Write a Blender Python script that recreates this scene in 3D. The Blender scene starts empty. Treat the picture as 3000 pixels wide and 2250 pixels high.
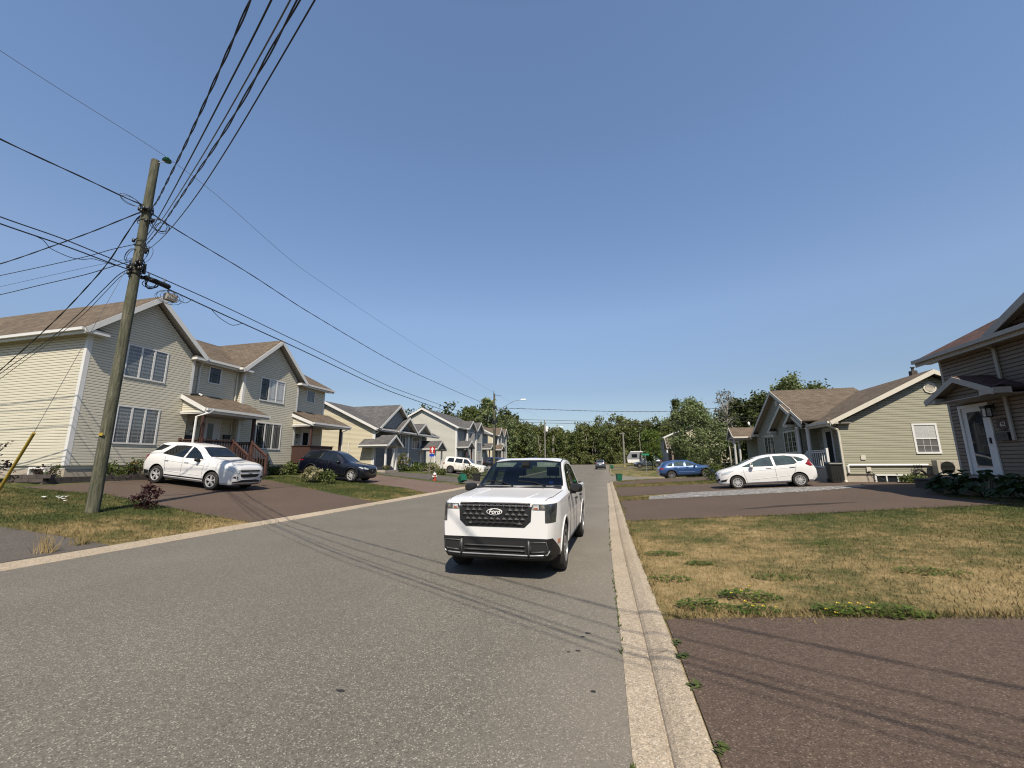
import bpy, bmesh, math, random
import numpy as np
from mathutils import Vector, Matrix
from mathutils.bvhtree import BVHTree
R_ = math.radians
S = bpy.context.scene
COL = S.collection
random.seed(7); rng = np.random.default_rng(7)

# ------------------------------------------------------------------ camera
CAM_H = 1.635
def camera():
    c = bpy.data.cameras.new('camera'); o = bpy.data.objects.new('camera', c); COL.objects.link(o)
    c.sensor_width = 36.0; c.lens = 36.0*1205/3000; c.clip_end = 3000; c.clip_start = .05
    p, r, yaw = R_(10.9), R_(-.28), R_(14.03)
    F = Vector((-math.sin(yaw)*math.cos(p), math.cos(yaw)*math.cos(p), math.sin(p)))
    Rt = Vector((math.cos(yaw), math.sin(yaw), 0)); U = Rt.cross(F)
    R2 = Rt*math.cos(r)+U*math.sin(r); U2 = -Rt*math.sin(r)+U*math.cos(r)
    m = Matrix((R2, U2, -F)).transposed().to_4x4(); m.translation = (0, 0, CAM_H)
    o.matrix_world = m
    S.camera = o
camera()

# ------------------------------------------------------------------ light
SUN_EL = 51.0
SDX, SDY = .33, -.944            # horizontal direction towards the sun
W = bpy.data.worlds.new('World'); S.world = W; W.use_nodes = True
nt = W.node_tree; bg = nt.nodes['Background']
sky = nt.nodes.new('ShaderNodeTexSky'); sky.sky_type = 'NISHITA'; sky.sun_disc = False
sky.sun_elevation = R_(SUN_EL); sky.sun_rotation = math.atan2(SDX, SDY)
sky.altitude = 30; sky.air_density = 1.0; sky.dust_density = 0.5; sky.ozone_density = 3.0
tcw = nt.nodes.new('ShaderNodeTexCoord'); sxw = nt.nodes.new('ShaderNodeSeparateXYZ'); nt.links.new(tcw.outputs['Generated'], sxw.inputs[0])
rw = nt.nodes.new('ShaderNodeValToRGB'); nt.links.new(sxw.outputs[2], rw.inputs[0])   # smoke near the horizon dims the sky there
e0 = rw.color_ramp.elements; e0[0].position = 0; e0[0].color = (.52, .49, .48, 1); e0[1].position = .6; e0[1].color = (1, 1, 1, 1)
for p_, c_ in ((.80, (1, 1, 1, 1)), (.93, (.62, .64, .68, 1))):  # unseen sky overhead dimmed to cut the fill light on shaded surfaces
    q_ = e0.new(p_); q_.color = c_
e0 = rw.color_ramp.elements
for p_, c_ in ((.17, (.63, .59, .58, 1)), (.33, (.94, .88, .85, 1))):
    q_ = e0.new(p_); q_.color = c_
mw = nt.nodes.new('ShaderNodeMix'); mw.data_type = 'RGBA'; mw.blend_type = 'MULTIPLY'; mw.inputs[0].default_value = 1
nt.links.new(sky.outputs[0], mw.inputs[6]); nt.links.new(rw.outputs[0], mw.inputs[7]); hs_ = nt.nodes.new('ShaderNodeHueSaturation'); hs_.inputs['Saturation'].default_value = .97; nt.links.new(mw.outputs[2], hs_.inputs['Color']); nt.links.new(hs_.outputs[0], bg.inputs[0])
bg.inputs[1].default_value = .114
sl = bpy.data.lights.new('sun', 'SUN'); sl.energy = 5.0; sl.angle = R_(.55); sl.color = (1, .895, .745)
so = bpy.data.objects.new('sun', sl); COL.objects.link(so)
ce = math.cos(R_(SUN_EL))
so.rotation_euler = Vector((-SDX*ce, -SDY*ce, -math.sin(R_(SUN_EL)))).to_track_quat('-Z', 'Y').to_euler()
S.cycles.pixel_filter_type = 'BLACKMAN_HARRIS'; S.cycles.filter_width = 1.15
S.view_settings.view_transform = 'Standard'; S.view_settings.look = 'None'
S.view_settings.exposure = 0.7; S.view_settings.gamma = 1

# ------------------------------------------------------------------ materials
def _mat(name):
    m = bpy.data.materials.new(name); m.use_nodes = True
    n = m.node_tree; b = n.nodes['Principled BSDF']
    return m, n, b
def rgb(c): return (c[0], c[1], c[2], 1)
def add(n, t, **kw):
    x = n.nodes.new(t)
    for k, v in kw.items():
        if k in x.inputs.keys() if hasattr(x.inputs, 'keys') else False: x.inputs[k].default_value = v
        else: setattr(x, k, v)
    return x
def ramp(n, src, stops):
    r = n.nodes.new('ShaderNodeValToRGB'); cr = r.color_ramp
    while len(cr.elements) > 1: cr.elements.remove(cr.elements[0])
    cr.elements[0].position = stops[0][0]; cr.elements[0].color = rgb(stops[0][1])
    for p, c in stops[1:]:
        e = cr.elements.new(p); e.color = rgb(c)
    n.links.new(src, r.inputs[0]); return r.outputs[0]
def mixc(n, fac, a, b, mode='MIX'):
    x = n.nodes.new('ShaderNodeMix'); x.data_type = 'RGBA'; x.blend_type = mode
    for inp, v in ((x.inputs[0], fac), (x.inputs[6], a), (x.inputs[7], b)):
        if hasattr(v, 'is_linked') or isinstance(v, bpy.types.NodeSocket): n.links.new(v, inp)
        elif isinstance(v, (int, float)): inp.default_value = v
        else: inp.default_value = rgb(v)
    return x.outputs[2]
def noise(n, co, scale, detail=3, rough=.55):
    x = n.nodes.new('ShaderNodeTexNoise'); x.inputs['Scale'].default_value = scale
    x.inputs['Detail'].default_value = detail; x.inputs['Roughness'].default_value = rough
    if co is not None: n.links.new(co, x.inputs['Vector'])
    return x.outputs[0]
def coords(n, kind='Object', scale=None):
    t = n.nodes.new('ShaderNodeTexCoord').outputs[kind]
    if scale:
        m = n.nodes.new('ShaderNodeMapping'); m.inputs['Scale'].default_value = scale
        n.links.new(t, m.inputs[0]); return m.outputs[0]
    return t
def bump(n, b, h, strength, dist=.01):
    x = n.nodes.new('ShaderNodeBump'); x.inputs['Strength'].default_value = strength; x.inputs['Distance'].default_value = dist
    n.links.new(h, x.inputs['Height']); n.links.new(x.outputs[0], b.inputs['Normal'])
ALB = .65
def dim(c): return [x*ALB for x in c]
def plain(name, c, rough=.6, metal=0, coat=0, var=.12, vscale=6, spec=.5, c2=None, bscale=0, bstr=.2):
    m, n, b = _mat(name); c = dim(c); c2 = dim(c2) if c2 else None
    b.inputs['Roughness'].default_value = rough; b.inputs['Metallic'].default_value = metal
    b.inputs['Coat Weight'].default_value = coat; b.inputs['Coat Roughness'].default_value = .03
    b.inputs['Specular IOR Level'].default_value = spec
    co = coords(n)
    lo = [x*(1-var) for x in c]; hi = [min(1, x*(1+var)) for x in (c2 or c)]
    n.links.new(ramp(n, noise(n, co, vscale, 5, .6), [(.3, lo), (.7, hi)]), b.inputs['Base Color'])
    if bscale: bump(n, b, noise(n, co, bscale, 4), bstr)
    return m
def speckle(name, base, light, dark, fine=170, rough=.9, stain=.12, bstr=.5, dust=None):
    m, n, b = _mat(name); co = coords(n); base, light, dark = dim(base), dim(light), dim(dark)
    b.inputs['Roughness'].default_value = rough; b.inputs['Specular IOR Level'].default_value = .25
    v = n.nodes.new('ShaderNodeTexVoronoi'); v.inputs['Scale'].default_value = fine; n.links.new(co, v.inputs['Vector'])
    sep = n.nodes.new('ShaderNodeSeparateColor'); n.links.new(v.outputs['Color'], sep.inputs[0])
    c = ramp(n, sep.outputs[0], [(0, dark), (.25, [x*.85 for x in base]), (.6, base), (.88, [x*1.12 for x in base]), (.97, light), (1, light)])
    med = ramp(n, noise(n, co, 22, 4, .7), [(.3, (.80, .80, .80)), (.7, (1.16, 1.16, 1.16))])
    c = mixc(n, 1.0, c, med, 'MULTIPLY')
    if dust:     # pale grit that gathers along the gutter
        sx_ = n.nodes.new('ShaderNodeSeparateXYZ'); n.links.new(co, sx_.inputs[0])
        md_ = n.nodes.new('ShaderNodeMath'); md_.operation = 'MULTIPLY_ADD'; n.links.new(sx_.outputs[1], md_.inputs[0]); md_.inputs[1].default_value = .024; n.links.new(sx_.outputs[0], md_.inputs[2])
        mn_ = n.nodes.new('ShaderNodeMath'); mn_.operation = 'MULTIPLY_ADD'; n.links.new(noise(n, co, 1.6, 5, .7), mn_.inputs[0]); mn_.inputs[1].default_value = .9; n.links.new(md_.outputs[0], mn_.inputs[2])
        f_ = n.nodes.new('ShaderNodeMapRange'); n.links.new(mn_.outputs[0], f_.inputs[0]); f_.inputs[1].default_value = -.75; f_.inputs[2].default_value = .35; f_.inputs[3].default_value = 0; f_.inputs[4].default_value = .42
        c = mixc(n, f_.outputs[0], c, [x*ALB for x in dust])
    big = ramp(n, noise(n, co, .55, 6, .62), [(.25, (1-stain,)*3), (.75, (1+stain,)*3)])
    c = mixc(n, 1.0, c, big, 'MULTIPLY')
    n.links.new(c, b.inputs['Base Color'])
    bump(n, b, sep.outputs[1], bstr, .004)
    return m
def shingle(name, c, c2):
    m, n, b = _mat(name); uv = coords(n, 'UV'); c, c2 = dim(c), dim(c2)
    b.inputs['Roughness'].default_value = .95; b.inputs['Specular IOR Level'].default_value = .15
    t = n.nodes.new('ShaderNodeTexBrick'); n.links.new(uv, t.inputs['Vector'])
    t.inputs['Scale'].default_value = 1; t.inputs['Brick Width'].default_value = .32; t.inputs['Row Height'].default_value = .143
    t.inputs['Mortar Size'].default_value = .008; t.inputs['Bias'].default_value = 0
    t.inputs['Color1'].default_value = rgb(c); t.inputs['Color2'].default_value = rgb(c2)
    t.inputs['Mortar'].default_value = rgb([x*.45 for x in c])
    o = mixc(n, 1.0, t.outputs[0], ramp(n, noise(n, coords(n), 30, 4), [(.3, (.82,)*3), (.7, (1.2,)*3)]), 'MULTIPLY')
    o = mixc(n, 1.0, o, ramp(n, noise(n, coords(n), .7, 4), [(.3, (.88,)*3), (.7, (1.12,)*3)]), 'MULTIPLY')
    n.links.new(o, b.inputs['Base Color']); bump(n, b, t.outputs['Fac'], .5, -.01)
    return m
def leafmat(name, c, c2, scale=1.2, trans=.35):
    m, n, b = _mat(name)
    c, c2 = [x*.84 for x in c], [x*.84 for x in c2]
    b.inputs['Roughness'].default_value = .55; b.inputs['Specular IOR Level'].default_value = .3
    col = ramp(n, noise(n, coords(n), scale, 6, .75), [(.32, c), (.68, c2)])
    n.links.new(col, b.inputs['Base Color'])
    tr = n.nodes.new('ShaderNodeBsdfTranslucent'); n.links.new(col, tr.inputs[0])
    mx = n.nodes.new('ShaderNodeMixShader'); mx.inputs[0].default_value = trans
    n.links.new(b.outputs[0], mx.inputs[1]); n.links.new(tr.outputs[0], mx.inputs[2])
    n.links.new(mx.outputs[0], n.nodes['Material Output'].inputs[0])
    return m
def grassmat():
    m, n, b = _mat('grass'); co = coords(n)
    b.inputs['Roughness'].default_value = .8; b.inputs['Specular IOR Level'].default_value = .15
    sep = n.nodes.new('ShaderNodeSeparateXYZ'); n.links.new(co, sep.inputs[0])
    big = noise(n, co, .62, 6, .66); mid = noise(n, co, 4.0, 6, .7)
    ad = n.nodes.new('ShaderNodeMath'); ad.operation = 'MULTIPLY_ADD'; n.links.new(mid, ad.inputs[0]); ad.inputs[1].default_value = .62; n.links.new(big, ad.inputs[2])
    sb_ = n.nodes.new('ShaderNodeMath'); sb_.operation = 'SUBTRACT'; n.links.new(ad.outputs[0], sb_.inputs[0]); sb_.inputs[1].default_value = .045; ad = sb_
    # lawns far from the roadway stay greener, the strip that dried out is tan
    mr = n.nodes.new('ShaderNodeMapRange'); n.links.new(sep.outputs[0], mr.inputs[0])
    mr.inputs[1].default_value = 1; mr.inputs[2].default_value = 11; mr.inputs[3].default_value = -.02; mr.inputs[4].default_value = .10
    ml = n.nodes.new('ShaderNodeMapRange'); n.links.new(sep.outputs[0], ml.inputs[0])
    ml.inputs[1].default_value = -10; ml.inputs[2].default_value = -13; ml.inputs[3].default_value = 0; ml.inputs[4].default_value = .17
    my = n.nodes.new('ShaderNodeMapRange'); n.links.new(sep.outputs[1], my.inputs[0])
    my.inputs[1].default_value = 7; my.inputs[2].default_value = 12; my.inputs[3].default_value = 0; my.inputs[4].default_value = .12
    s = ad.outputs[0]
    for q in (mr, ml, my):
        a2 = n.nodes.new('ShaderNodeMath'); n.links.new(s, a2.inputs[0]); n.links.new(q.outputs[0], a2.inputs[1]); s = a2.outputs[0]
    col = ramp(n, s, [(.58, (.285, .21, .108)), (.745, (.21, .158, .074)), (.845, (.125, .105, .044)), (.97, (.068, .076, .024)), (1.0, (.05, .062, .019))])
    col = mixc(n, 1.0, col, ramp(n, noise(n, co, 45, 3, .7), [(.25, (.66,)*3), (.75, (1.32,)*3)]), 'MULTIPLY')
    col = mixc(n, 1.0, col, ramp(n, noise(n, co, 7, 4, .7), [(.3, (.72, .78, .70)), (.7, (1.22, 1.18, 1.2))]), 'MULTIPLY')
    n.links.new(col, b.inputs['Base Color'])
    bump(n, b, noise(n, co, 60, 4, .7), .8, .03)
    return m
def glassmat(name, tint=(.55, .62, .6), refl=1.0):
    m = bpy.data.materials.new(name); m.use_nodes = True; n = m.node_tree
    n.nodes.remove(n.nodes['Principled BSDF'])
    t = n.nodes.new('ShaderNodeBsdfTransparent'); t.inputs[0].default_value = rgb(tint)
    g = n.nodes.new('ShaderNodeBsdfGlossy'); g.inputs['Roughness'].default_value = .015; g.inputs[0].default_value = (refl,)*3+(1,)
    f = n.nodes.new('ShaderNodeLayerWeight'); f.inputs[0].default_value = .5
    p_ = n.nodes.new('ShaderNodeMath'); p_.operation = 'POWER'; n.links.new(f.outputs['Facing'], p_.inputs[0]); p_.inputs[1].default_value = 4
    q_ = n.nodes.new('ShaderNodeMath'); q_.operation = 'MULTIPLY_ADD'; n.links.new(p_.outputs[0], q_.inputs[0]); q_.inputs[1].default_value = .8; q_.inputs[2].default_value = .045
    mx = n.nodes.new('ShaderNodeMixShader'); n.links.new(q_.outputs[0], mx.inputs[0]); n.links.new(t.outputs[0], mx.inputs[1]); n.links.new(g.outputs[0], mx.inputs[2])
    n.links.new(mx.outputs[0], n.nodes['Material Output'].inputs[0])
    return m
def blindmat(name, c1, c2, freq, rough=.12, axis=2):
    # window pane with a pleated blind close behind the glass
    m, n, b = _mat(name); co = coords(n); c1, c2 = dim(c1), dim(c2)
    sep = n.nodes.new('ShaderNodeSeparateXYZ'); n.links.new(co, sep.inputs[0])
    w = n.nodes.new('ShaderNodeMath'); w.operation = 'MULTIPLY'; n.links.new(sep.outputs[axis], w.inputs[0]); w.inputs[1].default_value = freq
    fr = n.nodes.new('ShaderNodeMath'); fr.operation = 'FRACT'; n.links.new(w.outputs[0], fr.inputs[0])
    n.links.new(ramp(n, fr.outputs[0], [(.0, c1), (.48, c1), (.54, c2), (.95, c2), (1, c1)]), b.inputs['Base Color'])
    b.inputs['Roughness'].default_value = rough; b.inputs['Coat Weight'].default_value = 1; b.inputs['Coat Roughness'].default_value = .02
    return m

M = {}
M['asphalt'] = speckle('asphalt', (.170, .157, .132), (.39, .36, .305), (.090, .083, .071), 122, dust=(.27, .24, .195))
M['brown_asphalt'] = speckle('brown_asphalt', (.112, .079, .059), (.21, .163, .127), (.060, .043, .032), 125)
M['dark_asphalt'] = speckle('dark_asphalt', (.118, .104, .090), (.23, .205, .18), (.055, .048, .042), 120)
M['deep_brown'] = speckle('deep_brown_asphalt', (.040, .029, .022), (.10, .08, .06), (.02, .015, .012), 115)  # darker brown speckle for the long driveway patch
M['red_asphalt'] = speckle('red_asphalt', (.17, .115, .09), (.36, .30, .26), (.06, .04, .035), 110)
M['kerb'] = speckle('kerb', (.445, .37, .275), (.60, .54, .44), (.25, .21, .16), 120, stain=.16)
M['foundation'] = plain('foundation', (.40, .35, .285), .9, var=.15, vscale=2.5, bscale=40)
M['gravel'] = speckle('gravel', (.25, .245, .235), (.62, .61, .59), (.03, .03, .03), 17, bstr=1.0)
M['grass'] = grassmat()
M['white'] = plain('white_trim', (.74, .74, .72), .45, var=.04)
M['grille'] = plain('grille_black', (.010, .010, .011), .4, var=.1, spec=.4)
M['bars'] = plain('glazing_bar', (.26, .27, .27), .5, var=.03)
M['cream_trim'] = plain('cream_trim', (.66, .62, .52), .5, var=.04)
M['grey_trim'] = plain('grey_trim', (.40, .37, .33), .5, var=.04)
M['soffit'] = plain('soffit', (.62, .58, .50), .6, var=.04)
M['beige_siding'] = plain('beige_siding', (.67, .635, .51), .55, var=.03, vscale=1.2)
M['cream_siding'] = plain('cream_siding', (.66, .60, .44), .55, var=.03, vscale=1.2)
M['grey_siding'] = plain('grey_siding', (.30, .315, .32), .55, var=.04, vscale=1.2)
M['offwhite_siding'] = plain('offwhite_siding', (.56, .55, .49), .55, var=.03, vscale=1.2)
M['olive_siding'] = plain('olive_siding', (.345, .335, .248), .55, var=.035, vscale=1.2)
M['taupe_siding'] = plain('taupe_siding', (.195, .15, .11), .55, var=.04, vscale=1.2)
M['brown_shingle'] = shingle('brown_shingle', (.118, .093, .070), (.178, .142, .106))
M['grey_shingle'] = shingle('grey_shingle', (.095, .092, .092), (.145, .142, .142))
M['dark_shingle'] = shingle('dark_shingle', (.085, .05, .042), (.13, .08, .068))
M['redwood'] = plain('red_stain', (.082, .036, .027), .65, var=.2, vscale=9)
M['darkwood'] = plain('dark_stain', (.055, .022, .016), .65, var=.2, vscale=9)
M['pine'] = plain('pine', (.38, .24, .12), .7, var=.2)
M['door_white'] = plain('door_white', (.70, .71, .72), .4, var=.03)
M['black_metal'] = plain('black_metal', (.012, .012, .013), .45, var=.1)
M['pane'] = plain('window_pane', (.02, .024, .028), .03, var=.3, vscale=1.5)
M['pane_zebra'] = blindmat('zebra_blind', (.21, .23, .245), (.10, .112, .122), 6.2)
M['pane_white'] = blindmat('white_blind', (.62, .63, .62), (.40, .41, .41), 20)
M['pane_dim_blind'] = blindmat('dim_blind', (.22, .22, .22), (.05, .05, .05), 19)
M['pane_curtain'] = blindmat('curtain', (.14, .14, .135), (.06, .06, .06), 7, axis=1)
M['stone'] = plain('retaining_stone', (.075, .062, .056), .9, var=.35, vscale=5, bscale=20, bstr=.6)
M['steel'] = plain('galvanised', (.45, .46, .47), .4, metal=.7, var=.1)
M['white_paint'] = plain('white_paint', (.77, .77, .765), .30, coat=.35, var=.012, vscale=3)
M['cream_paint'] = plain('cream_paint', (.80, .78, .71), .3, coat=.35, var=.012)
M['navy_paint'] = plain('navy_paint', (.003, .0045, .012), .25, coat=.7, var=.1)
M['blue_paint'] = plain('blue_paint', (.030, .085, .235), .32, metal=.35, coat=1, var=.05)
M['black_paint'] = plain('black_paint', (.012, .013, .015), .3, coat=1, var=.1)
M['slate_paint'] = plain('slate_paint', (.075, .095, .115), .32, metal=.4, coat=1, var=.05)
M['silver_paint'] = plain('silver_paint', (.42, .43, .45), .32, metal=.5, coat=1, var=.05)
M['seam'] = plain('panel_gap', (.02, .02, .02), .8, var=.05)
M['car_glass'] = plain('car_glass', (.010, .014, .016), .02, var=.4, vscale=3)
M['car_glass_light'] = plain('car_glass_light', (.05, .075, .08), .02, var=.4, vscale=3)
M['plastic'] = plain('black_plastic', (.013, .013, .014), .55, var=.15, vscale=20, spec=.3)
M['plastic_grey'] = plain('grey_plastic', (.055, .056, .058), .45, var=.1, vscale=20)
M['well'] = plain('wheel_well', (.006, .006, .006), .9, var=.1)
M['tyre'] = plain('tyre', (.020, .0175, .016), .85, var=.25, vscale=14)
M['alloy'] = plain('alloy', (.66, .66, .66), .3, metal=.35, var=.05)
M['gunmetal'] = plain('gunmetal', (.24, .24, .245), .35, metal=.4, var=.1)
M['chrome'] = plain('chrome', (.75, .75, .76), .12, metal=1, var=.03)
M['lamp_glass'] = plain('lamp_glass', (.50, .54, .56), .08, coat=1, var=.45, vscale=16)
M['lamp_dark'] = plain('lamp_dark', (.05, .055, .06), .08, coat=1, var=.5, vscale=14)
M['amber'] = plain('amber_lens', (.45, .10, .015), .15, coat=1, var=.1)
M['red_lens'] = plain('red_lens', (.22, .008, .010), .15, coat=1, var=.2)
M['glass'] = glassmat('windscreen_glass', (.44, .50, .47))
M['glass_side'] = glassmat('side_glass', (.45, .52, .50))
M['seat'] = plain('seat_cloth', (.020, .020, .022), .8, var=.2)
M['visor'] = plain('visor', (.42, .45, .36), .7, var=.05)
M['headliner'] = plain('headliner', (.25, .25, .24), .9, var=.05)
M['bark'] = plain('bark', (.075, .062, .050), .95, var=.35, vscale=12, bscale=30, bstr=.5)
M['birchbark'] = plain('birch_bark', (.36, .34, .30), .8, var=.35, vscale=6)
M['wire'] = plain('black_cable', (.010, .010, .011), .55, var=.1)
M['wire_grey'] = plain('bare_conductor', (.10, .105, .12), .4, var=.1)
M['blue_sign'] = plain('blue_sign', (.015, .06, .42), .4, var=.03)
M['red_sign'] = plain('red_sign', (.42, .030, .022), .4, var=.03)
M['green_sign'] = plain('green_sign', (.02, .24, .13), .4, var=.03)
M['green_bin'] = plain('green_bin', (.006, .105, .058), .45, var=.1)
M['black_bin'] = plain('black_bin', (.012, .012, .012), .5, var=.1)
M['yellow'] = plain('yellow_guard', (.40, .28, .04), .5, var=.15)
M['hydrant_red'] = plain('hydrant_red', (.42, .055, .025), .5, var=.1)
M['white_plain'] = plain('white_plastic', (.76, .76, .74), .5, var=.03)
M['ac'] = plain('beige_casing', (.44, .40, .33), .5, var=.05)
M['dark_leaf'] = leafmat('dark_leaf', (.028, .044, .011), (.10, .12, .036))
M['mid_leaf'] = leafmat('mid_leaf', (.042, .066, .014), (.14, .17, .05))
M['light_leaf'] = leafmat('light_leaf', (.075, .11, .034), (.235, .28, .125))
M['bright_leaf'] = leafmat('bright_leaf', (.055, .095, .012), (.125, .17, .03))
M['hosta_leaf'] = leafmat('hosta_leaf', (.020, .040, .012), (.042, .07, .022), 3)
M['wood_leaf'] = leafmat('wood_leaf', (.050, .070, .016), (.195, .21, .075), .5)
M['red_leaf'] = leafmat('red_leaf', (.022, .006, .008), (.055, .014, .016))
M['pale_leaf'] = leafmat('pale_leaf', (.17, .16, .07), (.42, .40, .24))
M['grey_twig'] = leafmat('grey_leaf', (.12, .125, .095), (.24, .24, .20))
M['orange_flower'] = plain('orange_flower', (.72, .30, .03), .7, var=.2)
M['pink_flower'] = plain('pink_flower', (.55, .04, .07), .7, var=.3)
M['yellow_flower'] = plain('yellow_flower', (.75, .58, .03), .7, var=.1)
def polemat():
    m, n, b = _mat('weathered_pole'); b.inputs['Roughness'].default_value = .9
    co = coords(n, 'Object', (9, 9, .8)); g = noise(n, co, 2.6, 8, .72)
    c = ramp(n, g, [(.30, (.017, .019, .012)), (.44, (.050, .052, .033)), (.56, (.09, .089, .060)), (.72, (.16, .152, .115))])
    c = mixc(n, 1.0, c, ramp(n, noise(n, coords(n), 1.1, 6, .7), [(.3, (.62, .66, .58)), (.7, (1.15, 1.12, 1.08))]), 'MULTIPLY')
    n.links.new(c, b.inputs['Base Color']); bump(n, b, g, 1.0, .03)
    return m
M['pole'] = polemat()
M['pole_grey'] = plain('grey_pole', (.22, .21, .185), .9, var=.25, vscale=8)
# ------------------------------------------------------------------ mesh helpers
def V3(p): return Vector((float(p[0]), float(p[1]), float(p[2])))
class MB:
    def __init__(s): s.v = []; s.f = []; s.uv = []; s.mi = []
    def poly(s, pts, uv=None, mi=0):
        i = len(s.v); s.v += [tuple(map(float, p)) for p in pts]
        s.f.append(tuple(range(i, i+len(pts)))); s.uv.append(uv); s.mi.append(mi)
    def raw(s, pts, faces, mi=0):
        i = len(s.v); s.v += [tuple(map(float, p)) for p in pts]
        for f in faces: s.f.append(tuple(i+k for k in f)); s.uv.append(None); s.mi.append(mi)
    def hexa(s, p, mi=0):      # 8 points: bottom ring 0-3, top ring 4-7
        s.raw(p, [(3, 2, 1, 0), (4, 5, 6, 7), (0, 1, 5, 4), (1, 2, 6, 5), (2, 3, 7, 6), (3, 0, 4, 7)], mi)
    def box(s, x0, x1, y0, y1, z0, z1, mi=0):
        s.hexa([(x0, y0, z0), (x1, y0, z0), (x1, y1, z0), (x0, y1, z0), (x0, y0, z1), (x1, y0, z1), (x1, y1, z1), (x0, y1, z1)], mi)
    def fbox(s, o, u, n, w, u0, u1, w0, w1, n0, n1, mi=0):   # box in a local frame: u along, w up, n out
        o, u, n, w = map(V3, (o, u, n, w))
        P = lambda a, b, c: o+u*a+w*b+n*c
        s.hexa([P(u0, w0, n0), P(u1, w0, n0), P(u1, w0, n1), P(u0, w0, n1), P(u0, w1, n0), P(u1, w1, n0), P(u1, w1, n1), P(u0, w1, n1)], mi)
    def beam(s, p, q, a, b, up=(0, 0, 1), mi=0):             # oriented bar, width a, height b (top at the line)
        p, q = V3(p), V3(q); d = (q-p).normalized(); r = d.cross(V3(up)).normalized(); t = r.cross(d)
        P = []
        for e in (p, q):
            P.append([e-r*a/2-t*b, e+r*a/2-t*b, e+r*a/2, e-r*a/2])
        s.raw(P[0]+P[1], [(3, 2, 1, 0), (4, 5, 6, 7), (0, 1, 5, 4), (1, 2, 6, 5), (2, 3, 7, 6), (3, 0, 4, 7)], mi)
    def tube(s, pts, r, n=8, cap=True, mi=0):
        pts = [V3(p) for p in pts]; k = len(pts)
        rr = r if hasattr(r, '__len__') else [r]*k
        base = len(s.v); prev = None
        for i, p in enumerate(pts):
            d = (pts[min(i+1, k-1)]-pts[max(i-1, 0)]).normalized()
            a = prev if prev is not None else (Vector((0, 0, 1)) if abs(d.z) < .9 else Vector((1, 0, 0)))
            x = (a-d*a.dot(d)).normalized(); y = d.cross(x); prev = x
            for j in range(n):
                t = 2*math.pi*j/n; q = p+(x*math.cos(t)+y*math.sin(t))*rr[i]; s.v.append(tuple(q))
        for i in range(k-1):
            for j in range(n):
                a = base+i*n+j; b = base+i*n+(j+1) % n
                s.f.append((a, b, b+n, a+n)); s.uv.append(None); s.mi.append(mi)
        if cap:
            s.f.append(tuple(base+j for j in reversed(range(n)))); s.uv.append(None); s.mi.append(mi)
            s.f.append(tuple(base+(k-1)*n+j for j in range(n))); s.uv.append(None); s.mi.append(mi)
    def lathe(s, prof, c, ax='z', n=20, mi=0, cap=True):               # prof: (radius, height)
        base = len(s.v); k = len(prof)
        for r, hh in prof:
            for j in range(n):
                t = 2*math.pi*j/n; a, b = r*math.cos(t), r*math.sin(t)
                p = {'z': (a, b, hh), 'y': (a, hh, b), 'x': (hh, a, b)}[ax]
                s.v.append((c[0]+p[0], c[1]+p[1], c[2]+p[2]))
        for i in range(k-1):
            for j in range(n):
                a = base+i*n+j; b = base+i*n+(j+1) % n
                s.f.append((a, b, b+n, a+n)); s.uv.append(None); s.mi.append(mi)
        for i0 in (0, k-1):
            if cap and prof[i0][0] > 1e-4: s.f.append(tuple(base+i0*n+j for j in range(n))); s.uv.append(None); s.mi.append(mi)
    def prism(s, poly, o, u, w, n, d0, d1, mi=0):             # polygon (u,w) extruded along n from d0 to d1
        o, u, w, n = map(V3, (o, u, w, n)); k = len(poly)
        P = [o+u*a+w*b+n*d0 for a, b in poly]+[o+u*a+w*b+n*d1 for a, b in poly]
        s.raw(P, [tuple(reversed(range(k))), tuple(range(k, 2*k))]+[(i, (i+1) % k, (i+1) % k+k, i+k) for i in range(k)], mi)
    def build(s, name, mats, parent=None, smooth=False, angle=None, local=False, fix=True):
        me = bpy.data.meshes.new(name)
        v = s.v
        if parent is not None and not local:
            ox, oy, oz = parent['_o'] if '_o' in parent else tuple(parent.location)
            v = [(a-ox, b-oy, c-oz) for a, b, c in v]
        me.from_pydata(v, [], s.f)
        if any(u is not None for u in s.uv):
            ul = me.uv_layers.new(name='UVMap'); li = 0
            for f, u in zip(s.f, s.uv):
                for k in range(len(f)):
                    if u is not None: ul.data[li].uv = u[k]
                    li += 1
        for m_ in (mats if isinstance(mats, (list, tuple)) else [mats]): me.materials.append(m_)
        if any(s.mi): me.polygons.foreach_set('material_index', s.mi)
        if fix:
            bm = bmesh.new(); bm.from_mesh(me); bmesh.ops.recalc_face_normals(bm, faces=bm.faces); bm.to_mesh(me); bm.free()
        if smooth:
            me.polygons.foreach_set('use_smooth', [True]*len(me.polygons))
            if angle is not None:
                me.set_sharp_from_angle(angle=R_(angle))
        me.update()
        o = bpy.data.objects.new(name, me); COL.objects.link(o)
        if parent is not None:
            o.parent = parent
            if '_o' in parent: o['_o'] = parent['_o']
            elif not local: o['_o'] = tuple(parent.location)
        return o
def tag(o, label, cat, group=None, kind=None):
    if label: o['label'] = label
    if cat: o['category'] = cat
    if group: o['group'] = group
    if kind: o['kind'] = kind
    return o
def thing(name, label, cat, loc=(0, 0, 0), rz=0, group=None):
    o = bpy.data.objects.new(name, None); COL.objects.link(o); o.location = loc; o.rotation_euler = (0, 0, rz)
    o.empty_display_size = .2
    return tag(o, label, cat, group)
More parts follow.
